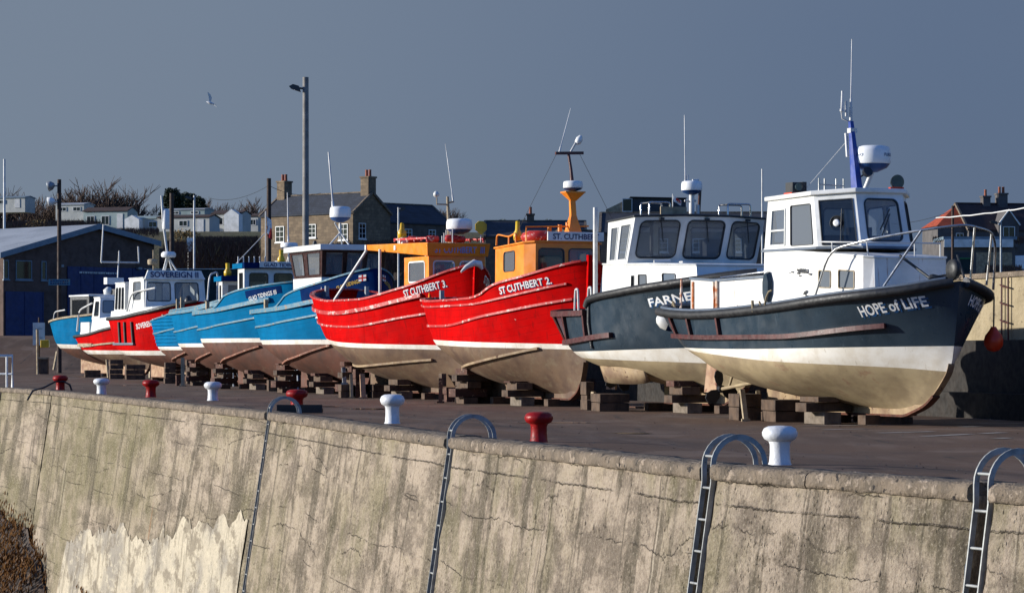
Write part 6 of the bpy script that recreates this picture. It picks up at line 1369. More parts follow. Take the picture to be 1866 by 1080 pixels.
t = thing('equipment_cabinet', at(348, 446, 262), 0, 'white boxed sign between two poles left of the scrub', 'sign board'); m = MB(); m.box((0, -.3, 0), (.7, .06, 1.3)); m.build('board', ['white'], t); m = MB(); m.tube([(-.25, 0, -4), (-.25, 0, .8)], .05, 6); m.tube([(.25, 0, -4), (.25, 0, .8)], .05, 6); m.build('post', ['alu'], t)
def wire(a, b, sag, label, r=.02):
    m = MB(); A, Bv = Vector(a), Vector(b); o = A
    m.tube([A.lerp(Bv, k / 12) - o + Vector((0, 0, -sag * 4 * (k / 12) * (1 - k / 12))) for k in range(13)], r, 4)
    w = m.build('telephone_wire', ['gasket'], loc=o); tag(w, label, 'wire')
wire(at(490, 338, 215), at(385, 362, 260), .5, 'telephone wire sagging left from the pole by the stone house'); wire(at(490, 338, 215), at(585, 352, 214), .4, 'telephone wire running right from the pole to the stone house roof')
wire(at(1625, 408, 200), at(1735, 384, 190), .2, 'wire running to the pole beside the red roofed house', .018)
pole(1736, 375, 196, .1, 'poledark', 'dark telegraph pole beside the red roofed house', name='telegraph_pole', cat='pole', base=6)
# rope from the pulpit rail to the right, white
wr = MB(); A, Bv = at(1706, 397, 53.6), at(1890, 375, 50)
wr.tube([A.lerp(Bv, k / 14) - A + Vector((0, 0, .006 * sin(k * 2.1) - .12 * (k / 14) * (1 - k / 14))) for k in range(15)], .013, 6)
tag(wr.build('bow_rope', ['white'], loc=A), 'white rope stretched right from the bow rail of the nearest boat', 'rope')

# ------------------------------------------------------------------ buildings
def m_masonry(key, name, c1, c2, mortar, sc=(2.2, 4.2), rnd=1.0):
    m = bpy.data.materials.new(name); t = NT(m); tc = t.new('ShaderNodeTexCoord'); sp = t.new('ShaderNodeSeparateXYZ'); t.link(tc.outputs['Object'], sp.inputs[0])
    cb = t.new('ShaderNodeCombineXYZ'); t.link(t.math('ADD', sp.outputs['X'], sp.outputs['Y']), cb.inputs[0]); t.link(sp.outputs['Z'], cb.inputs[1])
    br = t.new('ShaderNodeTexBrick'); br.inputs['Scale'].default_value = 1.0; br.inputs['Color1'].default_value = lin(c1); br.inputs['Color2'].default_value = lin(c2); br.inputs['Mortar'].default_value = lin(mortar)
    br.inputs['Brick Width'].default_value = sc[0]; br.inputs['Row Height'].default_value = sc[1]; br.inputs['Mortar Size'].default_value = .015; t.link(cb.outputs[0], br.inputs['Vector'])
    v = t.coord(); c = t.mix(t.ramp(t.noise(v, 1.1, 6, .65), .4, .68), br.outputs['Color'], lin(tuple(x * .72 for x in c1)))
    c = t.mix(t.math('MULTIPLY', t.ramp(t.noise(v, 2.4, 5, .7), .52, .66), .55 * rnd), c, lin(tuple(min(255, x * 1.2) for x in c2)))
    t.link(c, t.bsdf.inputs['Base Color']); t.bsdf.inputs['Roughness'].default_value = .9; M[key] = m
m_masonry('stone', 'coursed rubble stone', (140, 121, 96), (108, 92, 73), (92, 81, 66), (.62, .3)); m_masonry('darkstone', 'dark stone', (112, 96, 82), (92, 80, 70), (84, 76, 68), (.5, .26)); m_masonry('brickbrown', 'brown brick', (104, 80, 68), (88, 66, 58), (96, 84, 76), (.23, .08)); m_masonry('slate', 'slate roof', (62, 68, 78), (50, 56, 66), (36, 40, 48), (.3, .22), .3); m_masonry('redtile', 'red clay tile', (186, 78, 42), (160, 64, 36), (90, 40, 26), (.3, .2), .3); m_masonry('browntile', 'brown roof tile', (78, 58, 54), (64, 48, 46), (44, 34, 34), (.3, .2), .3)
paint('render', 'grey render', (96, 92, 90), (78, 75, 74), rough=.9, nscale=.8); paint('caravan', 'cream caravan panel', (186, 186, 178), (166, 168, 162), rough=.5, nscale=.6, streak=((150, 150, 140), .6, .4)); paint('caravangreen', 'grey green caravan panel', (152, 168, 164), (134, 150, 146), rough=.5, nscale=.6)
paint('bluedoor', 'dark blue door', (24, 44, 96), (20, 36, 80), rough=.5); paint('sheetroof', 'pale sheet roof', (164, 170, 176), (142, 148, 155), rough=.6, nscale=.4, streak=((120, 124, 128), .55, .6)); paint('fascia', 'grey blue fascia', (118, 136, 148), (102, 120, 132), rough=.5); paint('clay', 'clay chimney pot', (150, 84, 58), (126, 70, 48), rough=.8)
paint('darkclad', 'dark cladding', (48, 54, 62), (40, 46, 54), rough=.5, nscale=.8); paint('hedgefence', 'dark green boarded fence', (34, 52, 50), (26, 40, 40), rough=.8)
def bwindow(par, c, X, Y, w, h, bars=(2, 3), fr='white', gl='glassd', sill=True, name='window'):
    """window standing 2 cm proud of a wall: c centre, X right, Y up"""
    X, Y = Vector(X).normalized(), Vector(Y); N = X.cross(Y); c = Vector(c); m = MB()
    def rect(a, b, cc, d, dep, mi):
        q = [c + X * x + Y * y + N * dp for dp in (d, d + dep) for x, y in ((a, b), (a + cc[0], b), (a + cc[0], b + cc[1]), (a, b + cc[1]))]
        m.add(q, [(3, 2, 1, 0), (4, 5, 6, 7), (0, 1, 5, 4), (1, 2, 6, 5), (2, 3, 7, 6), (3, 0, 4, 7)], mi)
    f = .07
    rect(-w / 2, -h / 2, (w, h), .004, .02, 1)
    rect(-w / 2, -h / 2, (w, f), .005, .06, 0); rect(-w / 2, h / 2 - f, (w, f), .005, .06, 0); rect(-w / 2, -h / 2 + f, (f, h - 2 * f), .005, .06, 0); rect(w / 2 - f, -h / 2 + f, (f, h - 2 * f), .005, .06, 0)
    for k in range(1, bars[0]): rect(-w / 2 + w * k / bars[0] - .02, -h / 2 + f, (.04, h - 2 * f), .006, .04, 0)
    for k in range(1, bars[1]): rect(-w / 2 + f, -h / 2 + h * k / bars[1] - .02, (w - 2 * f, .04), .006, .043, 0)
    if sill: rect(-w / 2 - .08, -h / 2 - .12, (w + .16, .12), .004, .12, 0)
    return m.build(name, [fr, gl], par)
def house(label, corner, rz, L, Wd, base, eave, ridge, wallm, roofm, wins=(), gwins=(), chim=(), over=.15, cat='house', name='stone_house', hip=0, doors=()):
    """facade along +x from the corner, facing -y; ridge parallel to the facade"""
    t = thing(name, (corner[0], corner[1], base), rz, label, cat); e, r = eave - base, ridge - base
    m = MB(); m.prism([(0, 0, -3), (0, Wd, -3), (0, Wd, e), (0, Wd / 2, r if not hip else e + .01), (0, 0, e)], [(L, 0, -3), (L, Wd, -3), (L, Wd, e), (L, Wd / 2, r if not hip else e + .01), (L, 0, e)]); w = m.build('wall', [wallm], t)
    m = MB(); th = .14; o = over
    if hip:
        a = [(-o, -o, e + .02), (L + o, -o, e + .02), (L + o, Wd + o, e + .02), (-o, Wd + o, e + .02), (hip, Wd / 2, r), (L - hip, Wd / 2, r)]
        m.add(a, [(3, 2, 1, 0), (0, 1, 5, 4), (1, 2, 5), (2, 3, 4, 5), (3, 0, 4)])
    else:
        sl = (r - e) / (Wd / 2)
        for s in (0, 1):
            y0, y1 = (-o, Wd / 2) if s == 0 else (Wd + o, Wd / 2)
            z0 = e - o * sl + .02
            m.prism([(-o * .6, y0, z0), (-o * .6, y1, r + .02), (-o * .6, y1, r + .02 + th), (-o * .6, y0, z0 + th)], [(L + o * .6, y0, z0), (L + o * .6, y1, r + .02), (L + o * .6, y1, r + .02 + th), (L + o * .6, y0, z0 + th)])
    rf = m.build('roof', [roofm], t)
    if not hip:
        m = MB(); m.rect([(-o * .6, Wd / 2, r + .17), (L + o * .6, Wd / 2, r + .17)], .3, .12); m.build('ridge_cap', ['coping' if roofm == 'slate' else 'browntile'], rf)
        for x in (-o * .6, L + o * .6):
            m = MB(); m.rect([(x, -o, e - o * sl + .1), (x, Wd / 2, r + .12)], .22, .22); m.rect([(x, Wd + o, e - o * sl + .1), (x, Wd / 2, r + .12)], .22, .22); m.build('verge', ['coping'], rf)
    for cx_, cw, cd, ch, np_ in chim:
        m = MB(); zc = r - .5; m.box((cx_, Wd / 2, zc + (ch + .5) / 2), (cw, cd, ch + .5)); m.box((cx_, Wd / 2, r + ch + .06), (cw + .16, cd + .16, .16)); c = m.build('chimney', [wallm], rf)
        for k in range(np_):
            m = MB(); m.lathe([(.15, 0), (.13, .5), (.15, .6), (.13, .66)], (cx_ + (k - (np_ - 1) / 2) * .42, Wd / 2, r + ch + .14), 10); m.build('chimney_pot', ['clay'], rf)
    for x, z, ww, hh in wins: bwindow(t, (x, 0, z - base), (1, 0, 0), (0, 0, 1), ww, hh)
    for y, z, ww, hh in gwins: bwindow(t, (L, y, z - base), (0, 1, 0), (0, 0, 1), ww, hh)
    return t
a = radians(24)
a = radians(39); cnr = at(643, 440, 262); LH = 12.2
house('two storey sandstone house with slate roof and a chimney at each gable', (cnr.x - LH * cos(a), 262 + LH * sin(a)), -a, LH, 5.4, 7.0, 14.8, 16.75, 'stone', 'slate',
      [(2.6, 13.0, 1.15, 1.55), (6.9, 13.2, 1.0, 1.3), (11.0, 13.0, 1.15, 1.55), (2.5, 9.6, 1.1, 1.6), (10.8, 9.6, 1.1, 1.6)], [(1.3, 13.1, 1.0, 1.5)], [(.6, 1.0, 1.1, 1.5, 2), (LH - .45, 1.0, 1.1, 1.5, 2)])
c2 = at(706, 425, 267); b2 = radians(41)
house('dark slate roofed wing right of the sandstone house', (c2.x, 267), b2, 8, 6.2, 7, 14.1, 16.0, 'darkstone', 'slate', [(5.6, 13.0, .9, 1.1), (2.6, 13.0, .9, 1.1)], cat='house', name='slate_roofed_wing')
# big shed at the left with blue doors
SH = thing('harbour_shed', (0, 0, 0), 0, 'large brown brick shed with pale sheet roof and dark blue doors', 'shed')
g0 = at(6, 640, 214); ang = radians(49); ux = Vector((cos(ang), sin(ang), 0)); uy = Vector((-sin(ang), cos(ang), 0)); 
SH.location = (g0.x, g0.y, 2.7); SH.rotation_euler = (0, 0, ang)
Wg = 15.6; Lg = 30; ez = 6.45; rz_ = 8.85; ex = 9.4
m = MB(); m.prism([(0, 0, -2), (Wg, 0, -2), (Wg, 0, ez + 1.3), (ex, 0, rz_), (0, 0, ez)], [(0, Lg, -2), (Wg, Lg, -2), (Wg, Lg, ez + 1.3), (ex, Lg, rz_), (0, Lg, ez)]); m.build('wall', ['brickbrown'], SH)
m = MB(); o = .35
for x0, z0, x1, z1 in ((-.6, ez - .17, ex, rz_), (Wg + .4, ez + 1.3 - .1, ex, rz_)): m.prism([(x0, -o, z0 + .02), (x1, -o, z1 + .02), (x1, -o, z1 + .2), (x0, -o, z0 + .2)], [(x0, Lg, z0 + .02), (x1, Lg, z1 + .02), (x1, Lg, z1 + .2), (x0, Lg, z0 + .2)])
rf = m.build('roof', ['sheetroof'], SH)
m = MB()
for x0, z0, x1, z1 in ((-.62, ez - .2, ex, rz_), (ex, rz_, Wg + .42, ez + 1.3 - .1)): m.prism([(x0, -o - .06, z0 - .2), (x1, -o - .06, z1 - .2), (x1, -o - .06, z1 + .24), (x0, -o - .06, z0 + .24)], [(x0, -o - .01, z0 - .2), (x1, -o - .01, z1 - .2), (x1, -o - .01, z1 + .24), (x0, -o - .01, z0 + .24)])
m.build('fascia_board', ['fascia'], rf)
for x, w in ((.25, .5), (2.0, 1.6), (4.0, .5)): bwindow(SH, (x, 0, 5.2), (1, 0, 0), (0, 0, 1), w, 1.5, (1, 1), 'fascia', 'glassd')
def bdoor(x0, x1, h, sub):
    m = MB(); m.box(((x0 + x1) / 2, -.04, h / 2), (x1 - x0, .08, h)); n = max(2, int((x1 - x0) / 1.3))
    for k in range(n + 1): m.box((x0 + (x1 - x0) * k / n, -.1, h / 2), (.07, .04, h))
    d = m.build('door', ['bluedoor'], SH)
bdoor(.2, 3.9, 3.5, 0); bdoor(6.4, 14.6, 5.6, 1)
m = MB(); m.box((9.6, -.13, 5.2), (4.2, .03, .02)); x = 7.6
while x < 11.6: w = random.uniform(.06, .2); m.box((x, -.12, 5.14), (w, .03, .14)); x += w + .06
m.build('worn_lettering', ['alu'], SH)
for x in (5.6, 13.8):
    m = MB(); m.box((x, -.2, 5.6), (.4, .3, .18)); m.build('wall_lamp', ['galv'], SH)
# caravans on the bank
def caravan(px0, px1, yt, yb, D, m, label, roof='browntile', porch=None, rz=-.3):
    a, b = at(px0, yb, D), at(px1, yb, D); L = (b.x - a.x) / cos(rz) - .8; h = (yb - yt) / FPX * D; zb = a.z
    t = thing('static_caravan', (a.x, D - L * sin(rz) / 2, zb), rz, label, 'caravan', 'static caravans on the bank')
    k = MB(); k.prism([(0, 0, -.7), (0, 3, -.7), (0, 3, h * .86), (0, 1.5, h), (0, 0, h * .86)], [(L, 0, -.7), (L, 3, -.7), (L, 3, h * .86), (L, 1.5, h), (L, 0, h * .86)]); k.build('wall', [m], t)
    k = MB()
    for y0, y1 in ((-.15, 1.5), (3.15, 1.5)): k.prism([(-.1, y0, h * .84), (-.1, y1, h + .02), (-.1, y1, h + .12), (-.1, y0, h * .84 + .12)], [(L + .1, y0, h * .84), (L + .1, y1, h + .02), (L + .1, y1, h + .12), (L + .1, y0, h * .84 + .12)])
    k.build('roof', [roof], t)
    n = max(2, int(L / 2.0))
    for q in range(n):
        if q % 3 == 2: 
            k = MB(); k.box((L * (q + .5) / n, -.03, h * .35), (.8, .06, h * .8)); k.build('door', ['alu'], t)
        else: bwindow(t, (L * (q + .5) / n, 0, h * .5), (1, 0, 0), (0, 0, 1), min(1.1, L / n * .6), h * .36, (2, 1), 'alu', 'glassd', False)
    if porch:
        k = MB(); x0 = L * porch; pw, ph = 1.9, h * 1.05; k.prism([(x0, -1.2, -.5), (x0 + pw, -1.2, -.5), (x0 + pw, -1.2, ph * .75), (x0 + pw / 2, -1.2, ph), (x0, -1.2, ph * .75)], [(x0, 0, -.5), (x0 + pw, 0, -.5), (x0 + pw, 0, ph * .75), (x0 + pw / 2, 0, ph), (x0, 0, ph * .75)]); k.build('porch', ['white'], t)
    return t
caravan(150, 245, 378, 425, 345, 'caravangreen', 'long grey green caravan with dark roof, left end of the bank')
caravan(228, 308, 394, 424, 330, 'caravan', 'cream caravan with a white gabled porch at its left', 'caravangreen', .08)
caravan(285, 395, 392, 422, 322, 'caravan', 'long cream caravan behind the two poles', 'browntile')
caravan(300, 385, 380, 395, 350, 'caravangreen', 'grey caravan whose roof shows below the evergreen trees', 'sheetroof')
caravan(385, 452, 384, 422, 330, 'caravan', 'grey cream caravan with white gabled porch at its right', 'browntile', .55)
caravan(435, 482, 390, 420, 338, 'caravan', 'cream caravan partly hidden by the sandstone house', 'browntile')
caravan(100, 165, 370, 392, 352, 'caravan', 'pale caravan behind the dark lamp post', 'sheetroof')
caravan(-40, 58, 358, 378, 380, 'caravan', 'cream caravan with blue roof at the far left', 'fascia')
bf = thing('bank_fence', at(228, 430, 318), 0, 'white post and rail fence along the top of the bank', 'fence'); m = MB(); Lf = 250 / FPX * 318
for z in (.0, .35): m.bar((0, 0, z), (Lf, 0, z - .0), .08, .1)
m.build('rail', ['white'], bf)
for k in range(14):
    m = MB(); m.box((Lf * k / 13, 0, -.1), (.1, .1, 1.1)); m.build('post', ['white'], bf)
hf = thing('boarded_fence', at(330, 520, 225), 0, 'dark green boarded fence below the scrub', 'fence'); m = MB(); m.box((3, 0, -1), (16, .12, 4.6)); m.build('panel', ['hedgefence'], hf); m = MB(); m.bar((-5, -.1, 1.35), (11, -.1, 1.35), .1, .06); m.build('rail', ['alu'], hf)
# dark roofs and buildings along the middle
c3 = at(1095, 404, 225); house('long low grey building with slate roof behind the second navy boat', (c3.x, 225), radians(-3), 14.2, 7, 4.5, 11.2, 12.9, 'darkstone', 'slate', [(k, 10.2, 1, 1.1) for k in (2, 5, 8, 11)], name='long_building', cat='building')
t = thing('flat_roofed_building', at(1110, 400, 246), 0, 'dark clad upper storey with sloping roof end above the slate roof', 'building'); s = 246 / FPX
m = MB(); P = [(0, -4), (140 * s, -4), (140 * s, 38 * s), (38 * s, 40 * s), (0, 20 * s)]; m.prism([(x, 0, z) for x, z in P], [(x, 8, z) for x, z in P]); m.build('wall', ['darkclad'], t)
m = MB(); P2 = [(-.3, 18 * s), (38 * s, 39 * s), (36 * s, 39 * s - 6), (-.3, 6 * s)]; m.prism([(x, -.12, z) for x, z in P2], [(x, -.004, z) for x, z in P2]); m.build('gable_cladding', ['timberlt'], t)
m = MB(); m.prism([(38 * s, -.3, 40.1 * s), (141 * s, -.3, 38.1 * s), (141 * s, 8.2, 38.1 * s), (38 * s, 8.2, 40.1 * s)], [(38 * s, -.3, 41.5 * s), (141 * s, -.3, 39.5 * s), (141 * s, 8.2, 39.5 * s), (38 * s, 8.2, 41.5 * s)]); m.build('roof', ['slate'], t); bwindow(t, (33 * s, -.12, 26 * s), (1, 0, 0), (0, 0, 1), .9, 1.2, (1, 1), 'alu', 'glassd', False)
c4 = at(885, 428, 262); house('low dark roofed house between the two orange wheelhouses', (c4.x, 262), 0, 9.5, 6, 6, 12.5, 14.0, 'darkstone', 'slate', chim=[(4.3, .7, .7, .7, 1)], name='low_house')
c5 = at(1068, 432, 240); house('small dark gable left of the second navy boat wheelhouse', (c5.x, 240), radians(60), 6, 5, 5, 10.5, 12.2, 'darkstone', 'slate', name='small_house')
# right hand houses
c6 = at(1706, 412, 282); T6 = house('house with red tiled hip and brown roof behind the bow rail', (c6.x, 281), radians(6), 5.4, 6.2, 10, 14.4, 16.6, 'render', 'redtile', [(2.3, 13.1, .8, 1.2)], name='red_roofed_house', hip=2.6)
for ch in kids(T6):
    pass
c7 = at(1764, 412, 281); T7 = house('long grey house with brown tiled roof, dormer and two chimneys', (c7.x, 280.5), radians(12), 14, 7, 10, 14.0, 16.75, 'render', 'browntile', [(1.2, 12.6, 1, 1.2), (3.8, 12.6, 1, 1.2), (10, 12.6, 1, 1.2)], [], [(3.2, .8, .8, .8, 1), (4.95, 1.0, 1.0, 1.1, 2)], name='grey_house')
m = MB(); m.prism([(3.0, -.6, 2.2), (5.2, -.6, 2.2), (5.2, -.6, 4.6), (4.1, -.6, 6.0), (3.0, -.6, 4.6)], [(3.0, 3, 2.2), (5.2, 3, 2.2), (5.2, 3, 4.6), (4.1, 3, 6.0), (3.0, 3, 4.6)]); m.build('dormer', ['render'], T7)
m = MB(); m.rect([(2.9, -.66, 4.5), (4.1, -.66, 6.05), (5.3, -.66, 4.5)], .14, .16, 0, up=(0, 1, 0)); m.build('bargeboard', ['white'], T7); bwindow(T7, (4.1, -.6, 3.6), (1, 0, 0), (0, 0, 1), 1.3, 1.5, (2, 1), 'white', 'glassd')
t = thing('garage_block', at(1720, 496, 262), 0, 'low garage with white fascia behind the bow rail', 'garage'); s = 262 / FPX
m = MB(); m.box((65 * s, 3, 1.0), (130 * s, 6, 4.2)); m.build('wall', ['render'], t); m = MB(); m.box((65 * s, 2.9, 3.25), (134 * s, 6.6, .3)); m.build('roof', ['fascia'], t); m = MB(); m.box((62 * s, -.42, 2.75), (126 * s, .12, .75)); m.build('fascia_board', ['white'], t)
for k in (30, 75, 108):
    m = MB(); m.box((k * s, -.03, .9), (1.7, .06, 2.0)); m.build('door', ['darkclad' if k == 30 else 'timberlt'], t)
vn = thing('parked_van', at(1846, 503, 262), 0, 'white van parked above the sandstone wall at the right edge', 'van'); vn.location.z = zland(vn.location.x, 262) + .05
vn.location.z = zland(vn.location.x + 2, 262) + .02
O = [(0, .35), (0, 1.5), (.12, 1.9), (2.9, 1.95), (3.4, 1.75), (4.1, 1.2), (4.85, 1.0), (4.95, .4)]
m = MB(); m.prism([(x, .06, z) if z > 1.4 else (x, 0, z) for x, z in O], [(x, 1.84, z) if z > 1.4 else (x, 1.9, z) for x, z in O]); m.build('body', ['white_clean'], vn, bevel=.06)
m = MB(); m.prism([(3.05, .03, 1.25), (3.95, .0, 1.22), (3.45, .045, 1.68), (3.05, .045, 1.7)], [(3.05, .012, 1.25), (3.95, -.015, 1.22), (3.45, .03, 1.68), (3.05, .03, 1.7)]); m.build('window', ['glassd'], vn)
for x in (.95, 3.95):
    for y in (.1, 1.8):
        R = Matrix.Rotation(radians(90), 3, 'X'); m = MB(); m.lathe([(.2, -.1), (.31, -.1), (.33, -.06), (.33, .06), (.31, .1), (.2, .1)], (x, y, .33), 18, 0, R); w = m.build('wheel', ['black'], vn); m = MB(); m.lathe([(.05, -.11), (.2, -.108), (.2, .108), (.05, .11)], (x, y, .33), 14, 0, R); m.build('hub', ['alu'], w)
m = MB(); m.box((-.02, .16, 1.1), (.04, .12, .35)); m.build('tail_lamp', ['flagred'], vn); m = MB(); m.box((-.06, .95, .42), (.14, 1.8, .18)); m.build('bumper', ['darkin'], vn)
gb = thing('waste_bin', at(1758, 498, 252), 0, 'green waste bin by the low garage', 'bin'); m = MB(); m.prism([(-.45, -.35, .1), (.45, -.35, .1), (.45, .35, .1), (-.45, .35, .1)], [(-.55, -.45, 1.3), (.55, -.45, 1.3), (.55, .45, 1.3), (-.55, .45, 1.3)]); m.build('bin_body', ['hedgefence'], gb); m = MB(); m.box((0, 0, 1.36), (1.2, 1.0, .1)); m.build('lid', [paint('greenlid', 'green plastic', (40, 130, 70), (34, 110, 60), rough=.5)], gb)

# ------------------------------------------------------------------ vegetation
paint('bark', 'bare twigs', (84, 66, 54), (66, 52, 44), rough=.9); paint('barkred', 'reddish winter scrub', (88, 60, 48), (66, 46, 38), rough=.9); paint('leafd', 'dark evergreen leaf', (36, 52, 30), (26, 40, 24), rough=.8, nscale=.8); paint('leafo', 'olive hedge leaf', (76, 84, 34), (56, 66, 28), rough=.8, nscale=.8); paint('ochre', 'dead grass', (138, 116, 74), (110, 92, 58), rough=.9)
def bare_tree(loc, h, label, n=5, m='bark', seed=0):
    rd = random.Random(seed); t = thing('bare_tree', loc, rd.uniform(0, 6), label, 'tree', 'bare trees on the skyline'); tr, cr = MB(), MB()
    def br(mb, p, d, l, r, dep):
        q = p + d * l; mb.tube([p, p.lerp(q, .5) + Vector((rd.uniform(-.06, .06) * l, rd.uniform(-.06, .06) * l, 0)), q], [r, r * .8, r * .55], 4 if dep > 1 else 3)
        if dep == 0: return
        for _ in range(rd.choice((3, 4, 4))):
            v = (d + Vector((rd.uniform(-1, 1), rd.uniform(-1, 1), rd.uniform(-.1, .7))) * .75).normalized(); br(cr, p.lerp(q, rd.uniform(.45, 1)), v, l * rd.uniform(.55, .8), max(r * .55, .035), dep - 1)
    for k in range(n):
        br(tr, Vector((rd.uniform(-.8, .8), rd.uniform(-.8, .8), -.4)), Vector((rd.uniform(-.5, .5), rd.uniform(-.5, .5), 1)).normalized(), h * rd.uniform(.34, .46), h * .02, 3)
    tr.build('trunk', [m], t, recalc=False); cr.build('crown', [m], t, recalc=False); return t
BT = [bare_tree((0, 0, -60), 6.5, 'x', 9, 'bark', 3 + k) for k in range(4)]
spots = []
for k, (px, yt, D) in enumerate([(122, 338, 395), (142, 340, 400), (163, 334, 392), (184, 331, 398), (203, 339, 394), (222, 341, 402), (240, 346, 396), (100, 352, 390), (20, 345, 420), (44, 347, 425), (-2, 348, 418), (384, 361, 400), (404, 366, 396), (449, 364, 402), (463, 368, 398), (73, 362, 400), (826, 380, 330), (818, 384, 334), (1160, 398, 330)]):
    b = BT[k % 4]; top = at(px, yt, D); base = zland(top.x, D); hgt = max(2.5, top.z - base + .6)
    lab = 'bare twiggy tree on the skyline ' + ('left of the dark lamp post' if px < 105 else 'behind the grey green caravan' if px < 250 else 'between the evergreens and the sandstone house' if px < 500 else 'behind the orange wheelhouses')
    dup(b, (top.x, D, base), k * 1.7, lab, hgt / 6.2)
for b in BT:
    for c in kids(b): bpy.data.objects.remove(c)
    bpy.data.objects.remove(b)
def clump(mb, c, R, n, s, rd, mi=0):
    for _ in range(n):
        v = Vector((rd.gauss(0, 1), rd.gauss(0, 1), rd.gauss(0, 1))).normalized() * rd.random() ** .4; p = c + Vector((v.x * R[0], v.y * R[1], v.z * R[2]))
        a = Vector((rd.uniform(-1, 1), rd.uniform(-1, 1), rd.uniform(-1, 1))).normalized() * s * rd.uniform(.6, 1.3); b = a.cross(Vector((rd.uniform(-1, 1), rd.uniform(-1, 1), 1))).normalized() * s * .45
        mb.add([p - a, p + b, p + a, p - b], [(0, 1, 2, 3)], mi)
def evergreen(px, yt, D, wpx, label, seed):
    rd = random.Random(seed); top = at(px, yt, D); base = zland(top.x, D); h = top.z - base; w = wpx / FPX * D
    t = thing('evergreen_tree', (top.x, D, base), 0, label, 'tree', 'evergreen trees'); tr = MB(); tr.tube([(0, 0, -.3), (.1, 0, h * .85)], [.22, .06], 7); tr.build('trunk', ['bark'], t); c = MB()
    for k in range(44):
        z = h * rd.uniform(.1, .96); rr = w * .5 * (1.05 - (z / h) ** 2.6 * .85); a = rd.uniform(0, 6.3); clump(c, Vector((rr * .75 * cos(a), rr * .75 * sin(a), z)), (w * .17, w * .17, h * .08), 150, .2, rd)
    c.build('crown', ['leafd'], t, recalc=False)
evergreen(314, 343, 372, 50, 'taller dark evergreen tree above the caravans', 1); evergreen(342, 352, 376, 56, 'lower dark evergreen tree with a broad top', 2); evergreen(364, 360, 374, 36, 'smallest dark evergreen tree, right of the group', 4)
# scrub on the bank: nobody could count its stems
rd = random.Random(8); sc, sl_ = MB(), MB()
def scrub(x0, x1, yt0, yt1, yb, D, n, mb):
    for _ in range(n):
        px = rd.uniform(x0, x1); DD = D + rd.uniform(-8, 8); p = at(px, lerp(yb, (yt0 + yt1) / 2, rd.random() ** .8), DD); top = at(px, rd.uniform(yt0, yt1), DD).z
        l = min(rd.uniform(.5, 1.5), max(.3, top - p.z)); d = Vector((rd.uniform(-.5, .5), rd.uniform(-.3, .3), 1)).normalized() * l; w = rd.uniform(.012, .05)
        mb.add([p - Vector((w, 0, 0)), p + Vector((w, 0, 0)), p + d], [(0, 1, 2)], 0 if rd.random() < .7 else 1 if rd.random() < .8 else 2)
scrub(358, 470, 428, 440, 492, 268, 9000, sc); scrub(300, 360, 436, 448, 492, 268, 3000, sc); scrub(-10, 185, 395, 415, 450, 330, 7000, sc); scrub(180, 290, 412, 425, 440, 312, 2500, sc); scrub(660, 800, 436, 446, 500, 235, 3500, sc); scrub(600, 700, 440, 450, 520, 190, 2000, sc); scrub(1700, 1870, 428, 440, 446, 270, 1600, sc); scrub(1795, 1862, 480, 492, 505, 258, 900, sc)
bk = MB()
for x0, x1, yt, yb, D in ((290, 480, 452, 500, 275), (-20, 190, 415, 470, 338), (650, 820, 450, 510, 240), (175, 290, 424, 460, 316)):
    bk.grid([[at(lerp(x0, x1, k / 20), lerp(yb, yt, j / 4) + 5 * noise.noise(Vector((k * .7, j, D))), D + 6 * j / 4 + 2 * noise.noise(Vector((k * .5, j * 1.3, D)))) for j in range(5)] for k in range(21)], 0, True)
tag(bk.build('scrub_bank', [paint('bankearth', 'bare earth and dead stems', (66, 52, 40), (48, 40, 32), rough=.95, nscale=.6, bump=(2, .8, .3))], recalc=False), kind='structure')
tag(sc.build('scrub', ['barkred', 'bark', 'ochre'], recalc=False), 'brown leafless scrub covering the banks below the caravans and houses', 'scrub', kind='stuff')
for px, D, label, s in ((335, 264, 'pale clump of dead grass left of the scrub', 1), (70, 326, 'pale dry clump of bushes above the shed roof', 2)):
    rd2 = random.Random(s); p = at(px, 430 if s == 1 else 410, D); t = thing('bush', p, 0, label, 'bush'); m = MB(); clump(m, Vector((0, 0, 0)), (1.6, 1, .7), 420, .16, rd2, 0); m.build('foliage', ['ochre'], t, recalc=False)
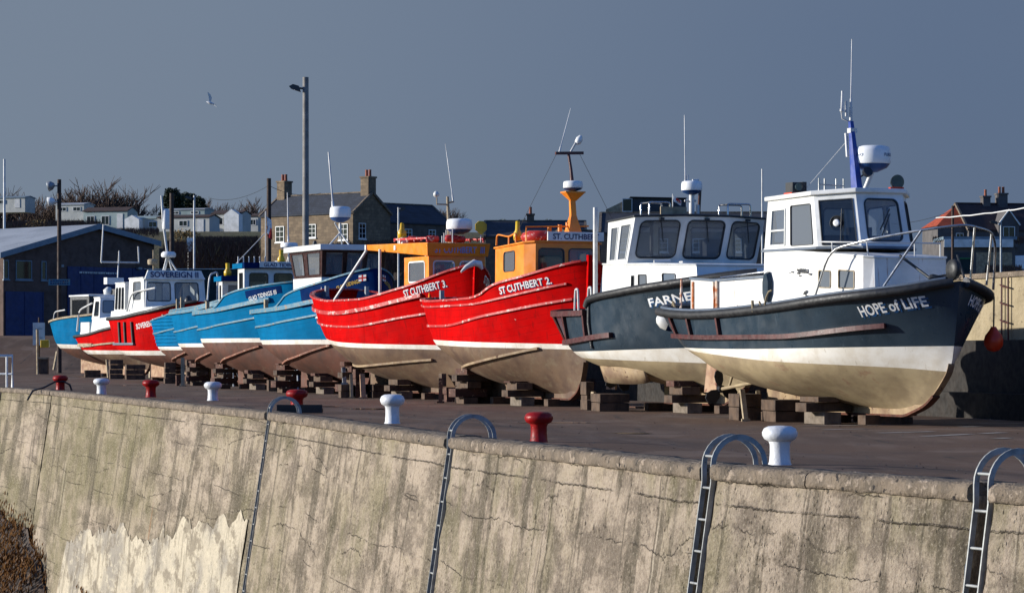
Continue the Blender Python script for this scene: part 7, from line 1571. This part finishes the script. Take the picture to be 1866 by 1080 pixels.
for px0, px1, y, D, label, s in ((895, 975, 409, 268, 'olive hedge top left of the orange radar mast', 3), (975, 1040, 410, 268, 'olive hedge top nearest the orange radar mast', 4)):
    rd2 = random.Random(s); a_, b_ = at(px0, y, D), at(px1, y, D); t = thing('hedge', a_, 0, label, 'hedge', 'hedge tops over the dark roofs'); m = MB()
    for k in range(12): clump(m, Vector(((b_.x - a_.x) * k / 11, 0, rd2.uniform(-.3, .1))), (.55, .6, .5), 120, .14, rd2, 0)
    m.build('foliage', ['leafo'], t, recalc=False)
# ------------------------------------------------------------------ gull
p = at(383, 187, 150); gl_ = thing('seagull', p, 0, 'white gull with grey wings flying in the sky at the left', 'gull')
m = MB(); prof = [(-.27, .005), (-.2, .035), (-.05, .075), (.08, .07), (.17, .045), (.2, .05), (.24, .04), (.28, .012)]
m.tube([(x * .8, 0, -.02 - x * .25) for x, r in prof], [r for x, r in prof], 10); bd_ = m.build('body', ['whitelet'], gl_)
def wing(s, name):
    m = MB(); sp = [((0, .02, .03), .2), ((-.05 * s, .0, .2), .19), ((.0, -.02, .38), .14), ((.1, -.03, .55), .05)] if s > 0 else [((0, .02, 0), .2), ((.2, -.02, -.12), .18), ((.38, -.04, -.26), .12), ((.55, -.05, -.42), .03)]
    r0 = [Vector(q) + Vector((-c * .35, 0, c * .3)) for q, c in sp]; r1 = [Vector(q) + Vector((c * .45, 0, -c * .4)) for q, c in sp]
    if s > 0: r0 = [Vector((-p_.x - .02, p_.y, p_.z)) for p_ in r0]; r1 = [Vector((-p_.x - .02, p_.y, p_.z)) for p_ in r1]
    th = Vector((0, .012, 0)); m.grid([r0, [a.lerp(b, .5) + th * 2 for a, b in zip(r0, r1)], r1], 0, True); m.grid([[a - th for a in r0], [b - th for b in r1]], 0, True); m.build(name, ['white'], gl_, recalc=False)
wing(1, 'wing'); wing(-1, 'wing')
m = MB(); m.lathe([(.002, .0), (.014, .05)], (.27, 0, -.1), 6, 0, Matrix.Rotation(radians(100), 3, 'Y')); m.build('beak', ['yellow'], gl_)
